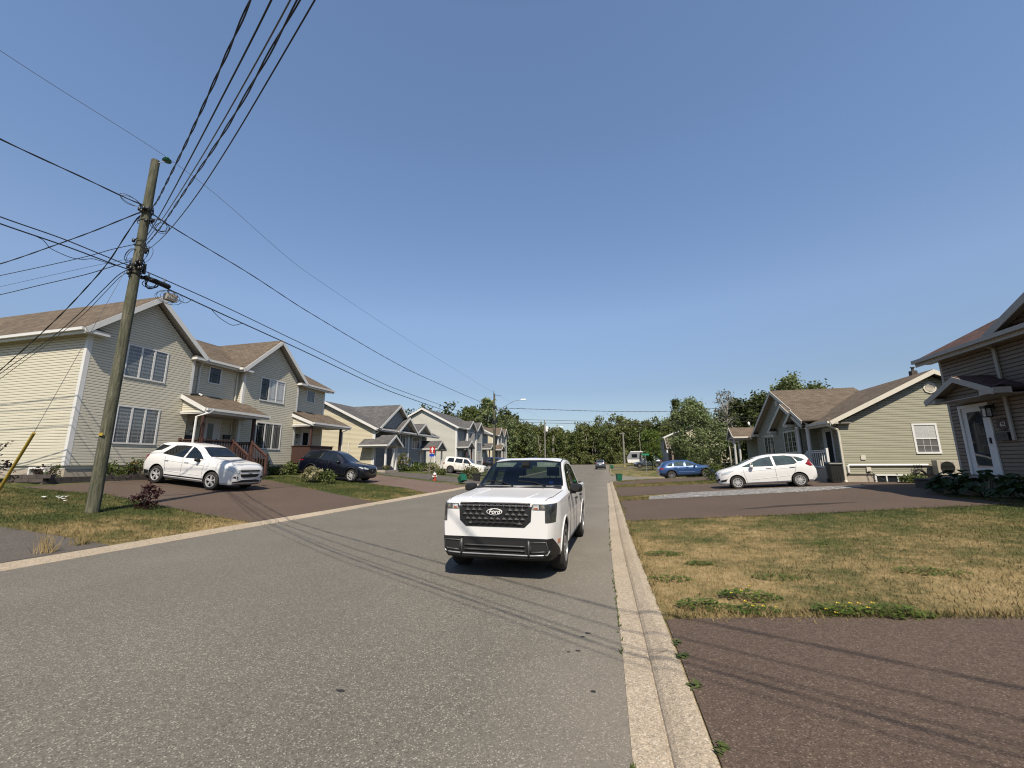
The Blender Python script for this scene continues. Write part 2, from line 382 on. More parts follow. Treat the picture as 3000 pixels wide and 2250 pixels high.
def text(name, body, size, loc, right, up, mat, parent=None, ext=.004, shear=0, align='CENTER', off=0, local=False):
    cu = bpy.data.curves.new(name, 'FONT'); cu.body = body; cu.size = size; cu.extrude = ext; cu.shear = shear
    cu.align_x = align; cu.align_y = 'CENTER'; cu.materials.append(mat)
    cu.offset = off
    tmp = bpy.data.objects.new('t', cu); COL.objects.link(tmp); dg = bpy.context.evaluated_depsgraph_get()
    me = bpy.data.meshes.new_from_object(tmp.evaluated_get(dg)); bpy.data.objects.remove(tmp)
    r, u = V3(right).normalized(), V3(up).normalized(); n = r.cross(u)
    m = Matrix((r, u, n)).transposed().to_4x4(); m.translation = V3(loc)
    me.transform(m)
    if parent is not None and not local: me.transform(Matrix.Translation(-Vector(parent['_o'] if '_o' in parent else parent.location)))
    me.name = name; o = bpy.data.objects.new(name, me); COL.objects.link(o)
    if parent is not None: o.parent = parent
    return o

# ------------------------------------------------------------------ terrain
def sp(t): return math.log1p(math.exp(-abs(t)))+max(t, 0)
def kl(y):     # back of the left kerb
    return float(np.interp(y, [-20, 3, 13, 24, 30, 45, 100, 125], [-9.88, -9.86, -9.84, -10.1, -10.4, -11, -12, -14]))
def kr(y):     # back of the right kerb
    return float(np.interp(y, [-20, 0, 3, 9, 22, 34, 60, 100, 125], [.5, .46, .42, .21, -.1, -.42, -.95, -1.6, -1.6]))
def zroad(y): return .0165*6*sp((y-48)/6)
def ks(y): return float(np.interp(y, [36.8, 38.6, 46.5, 54], [1, .12, .12, 1]))
def zlot(x, y):   # lawns and driveways, continuous up to the kerb backs
    l, r = kl(y), kr(y)
    if x < l: z = .055+.093*min(l-x, 11.8)
    elif x > r: z = (.085+.0545*min(x-r, 10.4))*ks(y)
    else: z = 0
    return z+zroad(y)
def drape(name, poly, off, mat, step=1.5, thick=0, kind='structure', fn=None, label=None):
    fn = fn or zlot
    bm = bmesh.new(); vs = [bm.verts.new((a, b, 0)) for a, b in poly]; bm.faces.new(vs)
    xs = [p[0] for p in poly]; ys = [p[1] for p in poly]
    for ax, lo, hi in ((0, min(xs), max(xs)), (1, min(ys), max(ys))):
        k = math.floor(lo/step)*step
        while k < hi:
            if k > lo:
                no = (1, 0, 0) if ax == 0 else (0, 1, 0); co = (k, 0, 0) if ax == 0 else (0, k, 0)
                bmesh.ops.bisect_plane(bm, geom=bm.verts[:]+bm.edges[:]+bm.faces[:], plane_co=co, plane_no=no, dist=1e-5)
            k += step
    bmesh.ops.triangulate(bm, faces=bm.faces[:])
    for v in bm.verts: v.co.z = fn(v.co.x, v.co.y)+off
    bmesh.ops.recalc_face_normals(bm, faces=bm.faces)
    if bm.faces and sum(f.normal.z for f in bm.faces) < 0: bmesh.ops.reverse_faces(bm, faces=bm.faces[:])
    me = bpy.data.meshes.new(name); bm.to_mesh(me); bm.free(); me.materials.append(mat)
    o = bpy.data.objects.new(name, me); COL.objects.link(o)
    if kind: o['kind'] = kind
    if label: o['label'] = label
    return o
# ------------------------------------------------------------------ ground, road, kerbs, driveways
def ground():
    ys = list(np.arange(-40, 0, 8))+list(np.arange(0, 60, 1.0))+list(np.arange(60, 126, 3))+[140, 180, 260, 400, 700, 1200]
    lo = [-1100, -500, -250, -120, -70, -45, -30, -21, -11.8, -9, -6, -3, -1.5, -.6, 0]
    hi = [0, .6, 1.5, 3, 4.5, 6, 8, 10, 12, 15, 20, 30, 50, 90, 200, 500, 1100]
    rows = []
    for y in ys:
        yy = min(y, 125); l, r = kl(yy), kr(yy); row = []
        for d in lo: row.append((l+d, y, zlot(l+d-1e-6, yy)))
        e = zroad(yy)
        row.append((l+.03, y, e-.12)); row.append((r-.03, y, e-.12))
        if y > 118:
            k = min(1, (y-118)/7); row[-1] = (r-.03, y, e-.12*(1-k)); row[-2] = (l+.03, y, e-.12*(1-k))
        for d in hi: row.append((r+d, y, zlot(r+d+1e-6, yy)))
        rows.append(row)
    n = len(rows[0]); v = [p for r in rows for p in r]
    f = [(i*n+j, i*n+j+1, (i+1)*n+j+1, (i+1)*n+j) for i in range(len(rows)-1) for j in range(n-1)]
    me = bpy.data.meshes.new('ground'); me.from_pydata(v, [], f); me.materials.append(M['grass'])
    o = bpy.data.objects.new('ground', me); COL.objects.link(o); o['kind'] = 'structure'; o['label'] = 'patchy lawn ground of the house lots'
ground()
def strip(name, ys, f0, f1, zf, mat):
    v = []; f = []
    for y in ys: v += [(f0(y), y, zf(f0(y), y)), (f1(y), y, zf(f1(y), y))]
    for i in range(len(ys)-1): f.append((2*i, 2*i+1, 2*i+3, 2*i+2))
    me = bpy.data.meshes.new(name); me.from_pydata(v, [], f); me.materials.append(mat)
    o = bpy.data.objects.new(name, me); COL.objects.link(o); o['kind'] = 'structure'; return o
YR = list(np.arange(-30, 121, 1.0))
strip('road', YR, lambda y: kl(y)+.2, lambda y: kr(y)-.2, lambda x, y: zroad(y), M['asphalt'])['label'] = 'worn grey asphalt road running to the wood'
rng_k = random.Random(3)
def kerb(name, ys, prof, xf, mat, label):     # prof: (offset from back, z)
    v = []; f = []; n = len(prof)
    for y in ys:
        for d, z in prof: v.append((xf(y)+d, y, zroad(y)+z))
    for i in range(len(ys)-1):
        for j in range(n-1): f.append((i*n+j, i*n+j+1, (i+1)*n+j+1, (i+1)*n+j))
    me = bpy.data.meshes.new(name); me.from_pydata(v, [], f); me.materials.append(mat)
    o = bpy.data.objects.new(name, me); COL.objects.link(o); o['kind'] = 'structure'; o['label'] = label; return o
def gapped(y0, y1, step=3.0, gap=.005):
    segs = []; y = y0
    while y < y1: segs.append((y, min(y+step, y1)-gap)); y += step
    return segs
def kerb_all(name, y0, y1, prof, xf, label):
    v = []; f = []; n = len(prof)
    for a, b in gapped(y0, y1):
        for k in range(3):
            y = a+(b-a)*k/2
            for d, z in prof: v.append((xf(y)+d, y, zroad(y)+z))
        i0 = len(v)-3*n
        for i in range(2):
            for j in range(n-1): f.append((i0+i*n+j, i0+i*n+j+1, i0+(i+1)*n+j+1, i0+(i+1)*n+j))
    me = bpy.data.meshes.new(name); me.from_pydata(v, [], f); me.materials.append(M['kerb'])
    o = bpy.data.objects.new(name, me); COL.objects.link(o); o['kind'] = 'structure'; o['label'] = label
kerb_all('kerb', -20, 118, [(-.03, -.1), (-.02, .055), (.02, .072), (.14, .066), (.24, .030), (.27, .012), (.36, .005), (.37, -.05)], kl, 'low rolled concrete kerb below the left lawns')
RP = [(.03, -.1), (.02, .085), (-.02, .092), (-.08, .086), (-.17, .050), (-.198, .028), (-.206, .014), (-.216, .014), (-.225, .024), (-.42, .006), (-.43, -.05)]
kerb_all('kerb', -20, 35, RP, kr, 'concrete kerb and gutter beside the right lawns')
# corner returns of the side street
def kerb_path(pts, prof, label):
    v = []; f = []; n = len(prof); P = [Vector((a, b)) for a, b in pts]
    for i, p in enumerate(P):
        d = (P[min(i+1, len(P)-1)]-P[max(i-1, 0)]).normalized(); nrm = Vector((-d.y, d.x))
        for k, z in prof:
            q = p-nrm*k*-1 if False else p+nrm*(-k)
            v.append((q.x, q.y, zroad(p.y)+z))
    for i in range(len(P)-1):
        for j in range(n-1): f.append((i*n+j, i*n+j+1, (i+1)*n+j+1, (i+1)*n+j))
    me = bpy.data.meshes.new('kerb'); me.from_pydata(v, [], f); me.materials.append(M['kerb'])
    o = bpy.data.objects.new('kerb', me); COL.objects.link(o); o['kind'] = 'structure'; o['label'] = label
near_c = [(kr(35), 35)]+[(kr(35)+2.8-2.8*math.cos(t), 35.0+2.9*math.sin(t)) for t in np.linspace(.15, math.pi/2, 9)]+[(8, 37.95), (16, 38.0), (40, 38)]
far_c = [(40, 45.2), (16, 45.2), (6, 45.3), (3.3, 45.9), (1.6, 47.2), (.5, 49.2), (-.25, 52), (-.75, 56), (kr(61), 61)]+[(kr(y), y) for y in range(64, 119, 6)]
kerb_path(near_c, [(k, z) for k, z in [(d*-1, z) for d, z in RP]], 'curved kerb at the near corner of the side street')
kerb_path([(a, b) for a, b in far_c], [(k, z) for k, z in [(d*-1, z) for d, z in RP]], 'pale curved kerb at the far corner of the side street')
drape('side_street', near_c[:-1]+[(40, 38), (40, 45.2)]+far_c[1:9]+[(kr(61)-.3, 61), (kr(35)-.3, 35)], .014, M['asphalt'], 2.0, fn=lambda x, y: zlot(min(x, 14), y) if x > kr(y) else zroad(y)+.004, label='grey side street joining from the right')
# driveways
def poly_kerb_r(y0, y1, x1a, x1b, n=6):
    e = [(kr(y)+.03, y) for y in np.linspace(y0, y1, n)]
    return e+[(x1b, y1 if not isinstance(x1b, tuple) else 0)]+[(x1a, y0)]
def rside(y0, y1, far): return [(kr(y)+.035, y) for y in np.linspace(y1, y0, 6)]+far
def lside(y0, y1, far): return [(kl(y)-.035, y) for y in np.linspace(y0, y1, 5)]+far
drape('driveway', rside(-12, 4.72, [(12, -12), (12, 5.3), (3.5, 5.0), (1.3, 4.84)]), .012, M['brown_asphalt'], label='brown asphalt driveway in the near right corner')
drape('driveway', rside(11.9, 19.3, [(4.1, 12.25), (7.3, 12.75), (9.5, 13.05), (9.4, 15.3), (10.3, 17.4), (10.95, 17.4), (10.95, 19.5), (14.8, 19.5), (14.8, 23.9), (10.85, 23.9), (10.05, 20.3), (7.5, 19.0), (3.8, 18.38), (1.1, 18.0)]), .012, M['brown_asphalt'], label='brown asphalt driveway below the shaded house')
drape('driveway', rside(20.3, 27.3, [(2.9, 21.0), (6.9, 21.6), (10.0, 20.9), (10.72, 22.8), (10.72, 24.2), (9.95, 24.2), (9.95, 26.6), (5.4, 26.9), (2, 27.2)]), .013, M['brown_asphalt'], label='brown driveway under the white hatchback')
drape('driveway', rside(30.6, 34.1, [(5.6, 31.0), (9.4, 31.2), (9.4, 38.4), (7, 38.6), (5, 38.0), (2.7, 36.3), (.5, 34.5)]), .013, M['brown_asphalt'], label='brown driveway under the blue crossover')
drape('gravel_strip', [(1.15, 18.02), (3.8, 18.4), (7.5, 19.02), (10.08, 20.32), (10.0, 20.86), (6.9, 21.55), (2.9, 20.9), (1.3, 19.5)], .018, M['gravel'], label='pale crushed stone strip between two driveways')
drape('driveway', [(kr(69)+.05, 69), (3.5, 69.4), (8.4, 70.0), (8.4, 73.5), (3.5, 73.5), (kr(72)+.05, 72)], .013, M['dark_asphalt'], 2, label='far driveway under the dark hatchback')
drape('driveway', [(kr(80)+.05, 80), (8, 81), (8, 88), (kr(86)+.05, 86)], .013, M['dark_asphalt'], 2, label='farthest driveway by the camper trailer')
drape('driveway', lside(-6, 6.45, [(-11.5, 6.42), (-12.9, 6.3), (-15.5, 6.0), (-22, 5.4), (-22, -6)]), .012, M['dark_asphalt'], label='grey driveway at the left edge beside the pole lawn')
drape('driveway', lside(9.75, 15.95, [(-12.4, 16.75), (-14.7, 17.5), (-18.4, 18.75), (-19.6, 18.9), (-19.9, 13), (-19.35, 10.6), (-19.3, 9.6), (-17.7, 9.95), (-16.6, 10.4), (-14.0, 10.05), (-13.0, 9.95), (-11.5, 9.78)]), .012, M['brown_asphalt'], label='brown driveway under the white suv')
drape('driveway', lside(21.2, 28.2, [(-13.5, 28.6), (-18.5, 29.4), (-19.2, 27), (-19.2, 21.4), (-16, 22.6), (-12.0, 22.3)]), .012, M['red_asphalt'], label='reddish asphalt driveway under the navy suv')
drape('driveway', lside(29.9, 34.5, [(-13, 35.6), (-16.9, 36.2), (-19.5, 34.6), (-19.8, 32.0), (-18.6, 30.2)]), .012, M['dark_asphalt'], label='grey driveway in front of the grey bungalow')
drape('driveway', lside(38.5, 44.5, [(-14, 44.8), (-20.5, 45.2), (-20.5, 39), (-14, 38.6)]), .012, M['dark_asphalt'], label='driveway under the cream suv')
drape('driveway', lside(51.5, 60, [(-14, 60.5), (-20.5, 60.5), (-20.5, 51.8), (-14, 51.6)]), .012, M['dark_asphalt'], 2, label='driveway of the far grey house')
# stains on the road
st = MB()
for cx, cy, a, b in ((-2.05, 2.98, .05, .022), (-.42, 4.04, .032, .02), (-.40, 4.35, .03, .02), (-.36, 4.45, .04, .022), (-.25, 3.4, .03, .02), (-.5, 4.0, .02, .015), (-2.9, 8.6, .06, .03)):
    n = 11; pts = [(cx+.75*a*math.cos(t)*(.7+.5*rng_k.random()), cy+.75*b*math.sin(t)*(.7+.5*rng_k.random()), zroad(cy)+.004) for t in np.linspace(0, 2*math.pi, n, endpoint=False)]
    st.poly(pts)
o = st.build('road_stain', M['seam'], fix=False); o['kind'] = 'stuff'; o['label'] = 'dark tar spots on the asphalt'

# grass blades
def blades(name, areas, label, seed=1):
    g = np.random.default_rng(seed); V = []; n = 0
    for (poly, count, h0, h1, w) in areas:
        P = np.array(poly); lo, hi = P.min(0), P.max(0); got = 0; pts = []
        while got < count:
            q = lo+(hi-lo)*g.random((count, 2)); ins = np.zeros(count, bool); j = len(P)-1
            for i in range(len(P)):
                c = ((P[i, 1] > q[:, 1]) != (P[j, 1] > q[:, 1])) & (q[:, 0] < (P[j, 0]-P[i, 0])*(q[:, 1]-P[i, 1])/(P[j, 1]-P[i, 1]+1e-12)+P[i, 0])
                ins ^= c; j = i
            pts.append(q[ins]); got += ins.sum()
        q = np.concatenate(pts)[:count]
        z = np.array([zlot(a, b) for a, b in q])
        an = g.random(count)*6.283; hh = h0+(h1-h0)*g.random(count)**2; le = (g.random((count, 2))-.5)*1.7*hh[:, None]
        dx = np.cos(an)*w/2; dy = np.sin(an)*w/2
        t = np.empty((count, 3, 3)); t[:, 0] = np.stack([q[:, 0]-dx, q[:, 1]-dy, z-.005], 1); t[:, 1] = np.stack([q[:, 0]+dx, q[:, 1]+dy, z-.005], 1)
        t[:, 2] = np.stack([q[:, 0]+le[:, 0], q[:, 1]+le[:, 1], z+hh], 1); V.append(t.reshape(-1, 3))
    V = np.concatenate(V); k = len(V)
    me = bpy.data.meshes.new(name); me.vertices.add(k); me.vertices.foreach_set('co', V.ravel()); me.loops.add(k); me.loops.foreach_set('vertex_index', np.arange(k))
    me.polygons.add(k//3); me.polygons.foreach_set('loop_start', np.arange(0, k, 3)); me.polygons.foreach_set('loop_total', np.full(k//3, 3)); me.update(); me.validate()
    me.materials.append(M['grass']); o = bpy.data.objects.new(name, me); COL.objects.link(o); tag(o, label, 'grass', kind='stuff')
LAWN_R = [(kr(y)+.05, y) for y in np.linspace(11.9, 4.75, 5)]+[(1.3, 4.87), (3.5, 5.03), (12, 5.3), (12, 13.0), (9.5, 13.0), (7.3, 12.7), (4.1, 12.2)]
blades('lawn_grass', [(LAWN_R, 85000, .015, .055, .012), ([(kr(4.7)+.06, 4.76), (9, 5.2), (9, 5.35), (kr(4.7)+.06, 5.0)], 2500, .04, .10, .012)], 'dry tan lawn in front of the shaded house', 1)
LAWN_L = [(-9.93, 6.5), (-9.93, 9.7), (-11.5, 9.75), (-13, 9.9), (-14, 10), (-16.6, 10.3), (-17.7, 9.9), (-19.2, 9.4), (-22, 9.0), (-22, 5.5), (-15.5, 6.05), (-12.9, 6.35)]
blades('lawn_grass', [(LAWN_L, 42000, .02, .08, .016)], 'green and tan lawn around the utility pole', 2)
blades('lawn_grass', [([(-9.95, 16.1), (-12.4, 16.9), (-18.4, 18.9), (-19.5, 19.2), (-19.5, 21.3), (-16, 22.4), (-12, 22.2), (-10.1, 21.1)], 26000, .02, .09, .022)], 'lawn between the two left driveways', 3)
blades('lawn_grass', [([(kr(27.4)+.06, 27.4), (5.4, 27.0), (9.4, 26.8), (9.4, 31), (5.6, 30.9), (kr(30.5)+.06, 30.5)], 12000, .03, .09, .03), ([(kr(18.5)+.06, 17.9), (1.15, 18.0), (1.3, 19.5), (kr(20)+.06, 20.2)], 2500, .03, .10, .02),
        ([(kr(35)+.1, 34.3), (2.7, 35.5), (5, 36.1), (9, 36.4), (9, 37.8), (2, 37.6), (.6, 36.7)], 3500, .03, .10, .03)], 'grass strips between the right driveways', 4)
def edge_blades(name, paths, label, seed=3, per=75, h=(.02, .085), jit=.05):
    g = np.random.default_rng(seed); V = []
    for P in paths:
        for (a, b) in zip(P[:-1], P[1:]):
            L = math.hypot(b[0]-a[0], b[1]-a[1]); k = int(L*per)
            for i in range(k):
                t = g.random(); n1 = math.sin(a[0]*5+t*L*3.1)+math.sin(t*L*7.3+a[1]); x = a[0]+(b[0]-a[0])*t+g.normal()*jit*(1+.35*n1); y = a[1]+(b[1]-a[1])*t+g.normal()*jit*(1+.35*n1); z = zlot(x, y)+.006
                an = g.random()*6.28; w = .007; hh = h[0]+(h[1]-h[0])*g.random()**2
                V += [(x-w*math.cos(an), y-w*math.sin(an), z), (x+w*math.cos(an), y+w*math.sin(an), z), (x+g.normal()*hh*.5, y+g.normal()*hh*.5, z+hh)]
    mb = MB()
    for i in range(0, len(V), 3): mb.poly(V[i:i+3])
    tag(mb.build(name, M['grass'], fix=False), label, 'grass', kind='stuff')
edge_blades('edge_grass', [[(kr(4.7)+.05, 4.74), (1.3, 4.85), (3.5, 5.0), (12, 5.3)], [(kr(11.9)+.05, 11.9), (4.1, 12.25), (7.3, 12.75), (9.5, 13.05), (9.4, 15.3)], [(kr(y)+.03, y) for y in range(5, 13)]], 'ragged grass rim of the right lawn', 5, 150)
edge_blades('edge_grass', [[(-9.88, 9.75), (-11.5, 9.78), (-13.0, 9.95), (-14, 10.05), (-16.6, 10.4), (-17.7, 9.95), (-19.3, 9.6)], [(-9.88, 6.45), (-11.5, 6.42), (-12.9, 6.3), (-15.5, 6.0), (-22, 5.4)], [(-9.86, y*.5) for y in range(13, 20)], [(-9.9, 15.95), (-12.4, 16.75), (-14.7, 17.5), (-18.4, 18.75)], [(-10, 21.2), (-12, 22.3), (-16, 22.6), (-19.2, 21.4)], [(-10.2, 28.2), (-13.5, 28.6), (-18.5, 29.4)]], 'ragged grass rim along the left driveways', 6, 90)
edge_blades('edge_grass', [[(kr(19.3)+.05, 18.0), (1.1, 18.0), (3.8, 18.38), (7.5, 19)], [(kr(27.3)+.05, 27.3), (5.4, 26.9), (9.9, 26.6)], [(kr(30.6)+.05, 30.6), (5.6, 31), (9.4, 31.2)], [(kr(y)+.03, y) for y in range(13, 35)]], 'ragged grass rim along the farther right driveways', 7, 60)
# low weeds and dandelions at lawn edges
def weed(name, label, x, y, r, n, h, mat, seed, fl=None, group=None, flat=.5, size=.05):
    g = np.random.default_rng(seed); mb = MB(); fm = MB(); z0 = zlot(x, y)
    for i in range(n):
        a = g.random()*6.283; d = r*math.sqrt(g.random()); px, py = x+d*math.cos(a), y+d*math.sin(a)*flat; hh = h*(.3+.7*g.random())*(1-.6*(d/r)**2)
        t = g.random()*6.283; w = size*(.5+g.random()); ti = (g.random()-.3)*.9
        ux, uy = math.cos(t), math.sin(t); c = Vector((px, py, z0+hh))
        u = Vector((ux, uy, ti*.6)).normalized()*w; v = Vector((-uy, ux, .5*(g.random()-.2))).normalized()*w*.42
        mb.poly([c-u, c+v, c+u, c-v])
        if fl and g.random() < fl[1]:
            q = c+Vector((0, 0, .03)); k = .016; fm.poly([q+Vector((k*math.cos(s), k*math.sin(s), .004*math.cos(3*s))) for s in np.linspace(0, 6.28, 6, endpoint=False)])
    o = mb.build(name, mat, fix=False); tag(o, label, 'weed', group)
    if fl and fm.f:
        f = fm.build('flower', fl[0], o, fix=False, local=True); f['kind'] = 'stuff'
    return o
wd = [(.85, 5.12, .30, 170, .10, .0, 'low green weed clump in the lawn corner nearest the kerb'), (1.36, 5.45, .34, 170, .10, .06, 'weed clump with yellow flowers behind the driveway edge clumps'),
      (1.28, 4.98, .26, 150, .08, .02, 'flat green weeds reaching onto the brown driveway near the kerb'), (2.05, 5.02, .26, 150, .10, .10, 'dandelion patch with most yellow heads at the driveway edge'),
      (2.5, 4.99, .32, 190, .10, .03, 'wide green weed tongue farthest along the driveway edge'), (.72, 7.75, .34, 150, .06, 0, 'small dark clover mat on the tan lawn near the kerb'),
      (1.12, 7.05, .2, 80, .06, 0, 'tiny dark clover mat below the larger clover mat'), (3.75, 6.6, .42, 120, .05, 0, 'sparse clover patch far out on the tan lawn'), (.62, 6.2, .3, 80, .06, 0, 'thin weeds along the kerb side of the lawn'),
      (3.4, 8.4, .5, 90, .045, 0, 'sparse clover in the middle of the tan lawn'), (1.9, 6.3, .3, 70, .05, 0, 'thin green sprigs behind the dandelion patch')]
for i, (x, y, r, n, h, f, lb) in enumerate(wd):
    w_ = weed('weed_clump', lb, x, y, r, n*2, h, M['bright_leaf'], 20+i, (M['yellow_flower'], f*.2) if f else None, 'weed clumps in the right lawn', size=.024)
    if n <= 90: w_['kind'] = 'stuff'
g_ = random.Random(5)
for i, (y, lb) in enumerate(((3.45, 'grass tuft in the kerb joint nearest the viewer'), (3.9, 'second grass tuft along the kerb back'), (4.15, 'small tuft on the kerb back by the driveway stain'), (2.78, 'green tuft at the bottom corner of the brown driveway'))):
    weed('grass_tuft', lb, kr(y)+.05, y, .05, 22, .04, M['mid_leaf'], 50+i, None, 'tufts along the kerb back', 1.2, .024)
def kerb_weeds():
    mb = MB(); g = np.random.default_rng(9)
    for k in range(420):
        side = g.random() < .5
        if side: y = 2.5+16*g.random()**1.6; x = kr(y)-.43+g.normal()*.012
        else: y = 7+17*g.random(); x = kl(y)+(.37 if g.random() < .6 else -.04)+g.normal()*.012
        if math.sin(y*3.1)+math.sin(y*1.3+1) < -.1: continue
        hh = .015+.035*g.random(); a = g.random()*6.28; w = .012
        z = zroad(y)+(.004 if x > -9.9 else .05)
        mb.poly([(x-w*math.cos(a), y-w*math.sin(a), z), (x+w*math.cos(a), y+w*math.sin(a), z), (x+(g.random()-.5)*.04, y+(g.random()-.5)*.04, z+hh)])
    o = mb.build('kerb_weeds', M['mid_leaf'], fix=False); tag(o, 'thin weeds growing in the gutter joints', 'weed', kind='stuff')
kerb_weeds()
# ------------------------------------------------------------------ house kit
def clipz(poly, lo, hi):
    def half(p, keep, z):
        out = []
        for i in range(len(p)):
            a, b = p[i], p[(i+1) % len(p)]; ka, kb = keep(a[1]), keep(b[1])
            if ka: out.append(a)
            if ka != kb:
                t = (z-a[1])/(b[1]-a[1]); out.append((a[0]+(b[0]-a[0])*t, z))
        return out
    p = half(poly, lambda z: z >= lo-1e-9, lo)
    return half(p, lambda z: z <= hi+1e-9, hi) if len(p) > 2 else []
def siding(mb, poly, o, u, n, course=.1143, lip=.028, z0=None):
    o, u, n = V3(o), V3(u), V3(n); zs = [p[1] for p in poly]; z = min(zs) if z0 is None else z0; top = max(zs)
    def W(p, off): return o+u*p[0]+Vector((0, 0, p[1]))+n*off
    while z < top-1e-6:
        a, b, c = z, z+course*.70, z+course
        p1 = clipz(poly, a, b)
        if len(p1) > 2:
            mb.poly([W(p, lip) for p in p1])
            bt = [p for p in p1 if abs(p[1]-a) < 1e-6]
            if len(bt) == 2: mb.poly([W(bt[0], lip), W(bt[1], lip), W(bt[1], -.002), W(bt[0], -.002)])
        p2 = clipz(poly, b, c)
        if len(p2) > 2: mb.poly([W(p, lip-(lip+.001)*(p[1]-b)/(c-b)) for p in p2])
        z = c
def box_u(mb, H, u0, u1, z0, z1, n0, n1): mb.fbox(H[0], H[1], H[2], (0, 0, 1), u0, u1, z0, z1, n0, n1)
class House:
    def __init__(s, name, label, cat, loc, mats):
        s.t = thing(name, label, cat, loc); s.m = mats
        for k in ('wall', 'trim', 'shingle', 'soffit', 'gutter', 'found'): setattr(s, k, MB())
    def face(s, F, poly, mb=None, **k): siding(mb or s.wall, poly, F[0], F[1], F[2], **k)
    def corner(s, x, y, z0, z1, sx, sy, w=.10, t=.032):   # L-shaped corner board; sx, sy outward signs
        s.trim.box(min(x-sx*w, x+sx*t), max(x-sx*w, x+sx*t), min(y, y+sy*t), max(y, y+sy*t), z0, z1)
        s.trim.box(min(x, x+sx*t), max(x, x+sx*t), min(y-sy*w, y-sy*.002), max(y-sy*w, y-sy*.002), z0, z1)
    def plane(s, e0, e1, r1, r0, th=.07, gut=True, fascia=.17, side=None):
        # one roof slope: eave e0->e1, top edge r0->r1
        e0, e1, r1, r0 = map(V3, (e0, e1, r1, r0)); ue = (e1-e0).normalized(); le = (e1-e0).length
        pts = [e0, e1, r1, r0] if (r1-r0).length > 1e-3 else [e0, e1, r1]
        nn = (e1-e0).cross(r0-e0).normalized()
        if nn.z < 0: nn = -nn
        sl = (nn.cross(ue)).normalized()
        if sl.z < 0: sl = -sl
        uv = [((p-e0).dot(ue), (p-e0).dot(sl)) for p in pts]
        s.shingle.poly(pts, uv)
        low = [p-nn*th for p in pts]; s.soffit.poly(list(reversed(low)))
        k = len(pts)
        for i in range(k): s.shingle.poly([pts[i], low[i], low[(i+1) % k], pts[(i+1) % k]], [(0, 0)]*4)
        if gut:
            out = Vector((-(e1-e0).y, (e1-e0).x, 0)).normalized()
            if out.dot(r0-e0) > 0: out = -out
            g0, g1 = e0+out*.055-Vector((0, 0, .01)), e1+out*.055-Vector((0, 0, .01))
            gm = MB(); gm.beam(g0, g1, .11, .12); gm.build('gutter', M[s.m['gutter']], s.t)
            s.trim.beam(e0-out*.02-Vector((0, 0, th+.004)), e1-out*.02-Vector((0, 0, th+.004)), .03, fascia)
    def rake(s, e, r, h=.2, t=.035, drop=.015):
        e, r = V3(e), V3(r); d = Vector((0, 0, drop)); s.trim.beam(e-d, r-d, t, h)
    def gable(s, ax, r0, r1, c, half, ze, zr, over=None, gut=True, both=False, rk=.2, sl=(1, 1)):
        # ridge along ax from r0 (front end, carries the rake boards) to r1; c = cross position of the ridge
        P = (lambda a, b, z: (a, b, z)) if ax == 'x' else (lambda a, b, z: (b, a, z))
        for sg, on in ((1, sl[0]), (-1, sl[1])):
            if not on: continue
            s.plane(P(r0, c+sg*half, ze), P(r1, c+sg*half, ze), P(r1, c, zr), P(r0, c, zr), gut=gut)
            dd = .022 if r1 < r0 else -.022
            for ends in ((r0, dd),)+(((r1, -dd),) if both else ()):
                e, q = ends
                s.rake(P(e+q, c+sg*(half+.02), ze-.01), P(e+q, c, zr), rk)
                if sg == 1:
                    k_ = .22; m_ = (zr-ze)/half; pts = [(-k_, -k_*m_-.012), (0, -.008), (k_, -k_*m_-.012), (k_, -k_*m_-rk), (0, -rk*1.12), (-k_, -k_*m_-rk)]
                    ax_ = (0, 1, 0) if ax == 'x' else (1, 0, 0); n_ = (1, 0, 0) if ax == 'x' else (0, 1, 0)
                    s.trim.prism(pts, P(e+q, c, zr-.012), ax_, (0, 0, 1), n_, -.0205, .0205)
    def eave_return(s, x, y, z, ux, uy, nx, ny, ln=.55):   # small boxed return with its own little roof at a gable foot
        o = V3((x, y, z)); u = V3((ux, uy, 0)); n = V3((nx, ny, 0))
        s.trim.fbox(o, u, n, (0, 0, 1), 0, ln, -.16, .0, -.36, .02)
        P = lambda a, b, c: o+u*a+n*b+Vector((0, 0, c))
        s.shingle.poly([P(0, .04, .0), P(ln+.03, .04, .0), P(ln-.2, -.36, .17), P(0, -.36, .17)], [(0, 0), (.5, 0), (.5, .4), (0, .4)])
        s.shingle.poly([P(ln+.03, .04, .0), P(ln+.03, -.36, 0), P(ln-.2, -.36, .17)], [(0, 0), (.4, 0), (.2, .2)])
    def window(s, F, u0, u1, z0, z1, n=3, pane='pane', grid=None, frame=.066, mat=None, depth=.055, split=False, label=None):
        mb = MB(); o, u, nn = F; Z = (0, 0, 1); mat = mat or M['white']
        b = lambda a0, a1, c0, c1, d0, d1: mb.fbox(o, u, nn, Z, a0, a1, c0, c1, d0, d1)
        b(u0, u1, z1-frame, z1, .0, depth); b(u0, u1, z0, z0+frame, 0, depth+.012)
        b(u0, u0+frame, z0+frame, z1-frame, 0, depth-.002); b(u1-frame, u1, z0+frame, z1-frame, 0, depth-.002)
        a0, a1 = u0+frame, u1-frame; w = (a1-a0)/n
        panes = []
        for i in range(n):
            c0, c1 = a0+i*w, a0+(i+1)*w
            if i: b(c0-.038, c0+.038, z0+frame, z1-frame, 0, depth-.006)
            q0, q1 = c0+(.038 if i else .012), c1-(.038 if i < n-1 else .012)
            if split:
                zm = (z0+z1)/2; b(q0, q1, zm-.03, zm+.03, .01, depth-.012); panes += [(q0, q1, z0+frame, zm-.03), (q0, q1, zm+.03, z1-frame)]
            else: panes.append((q0, q1, z0+frame, z1-frame))
        mun = MB()
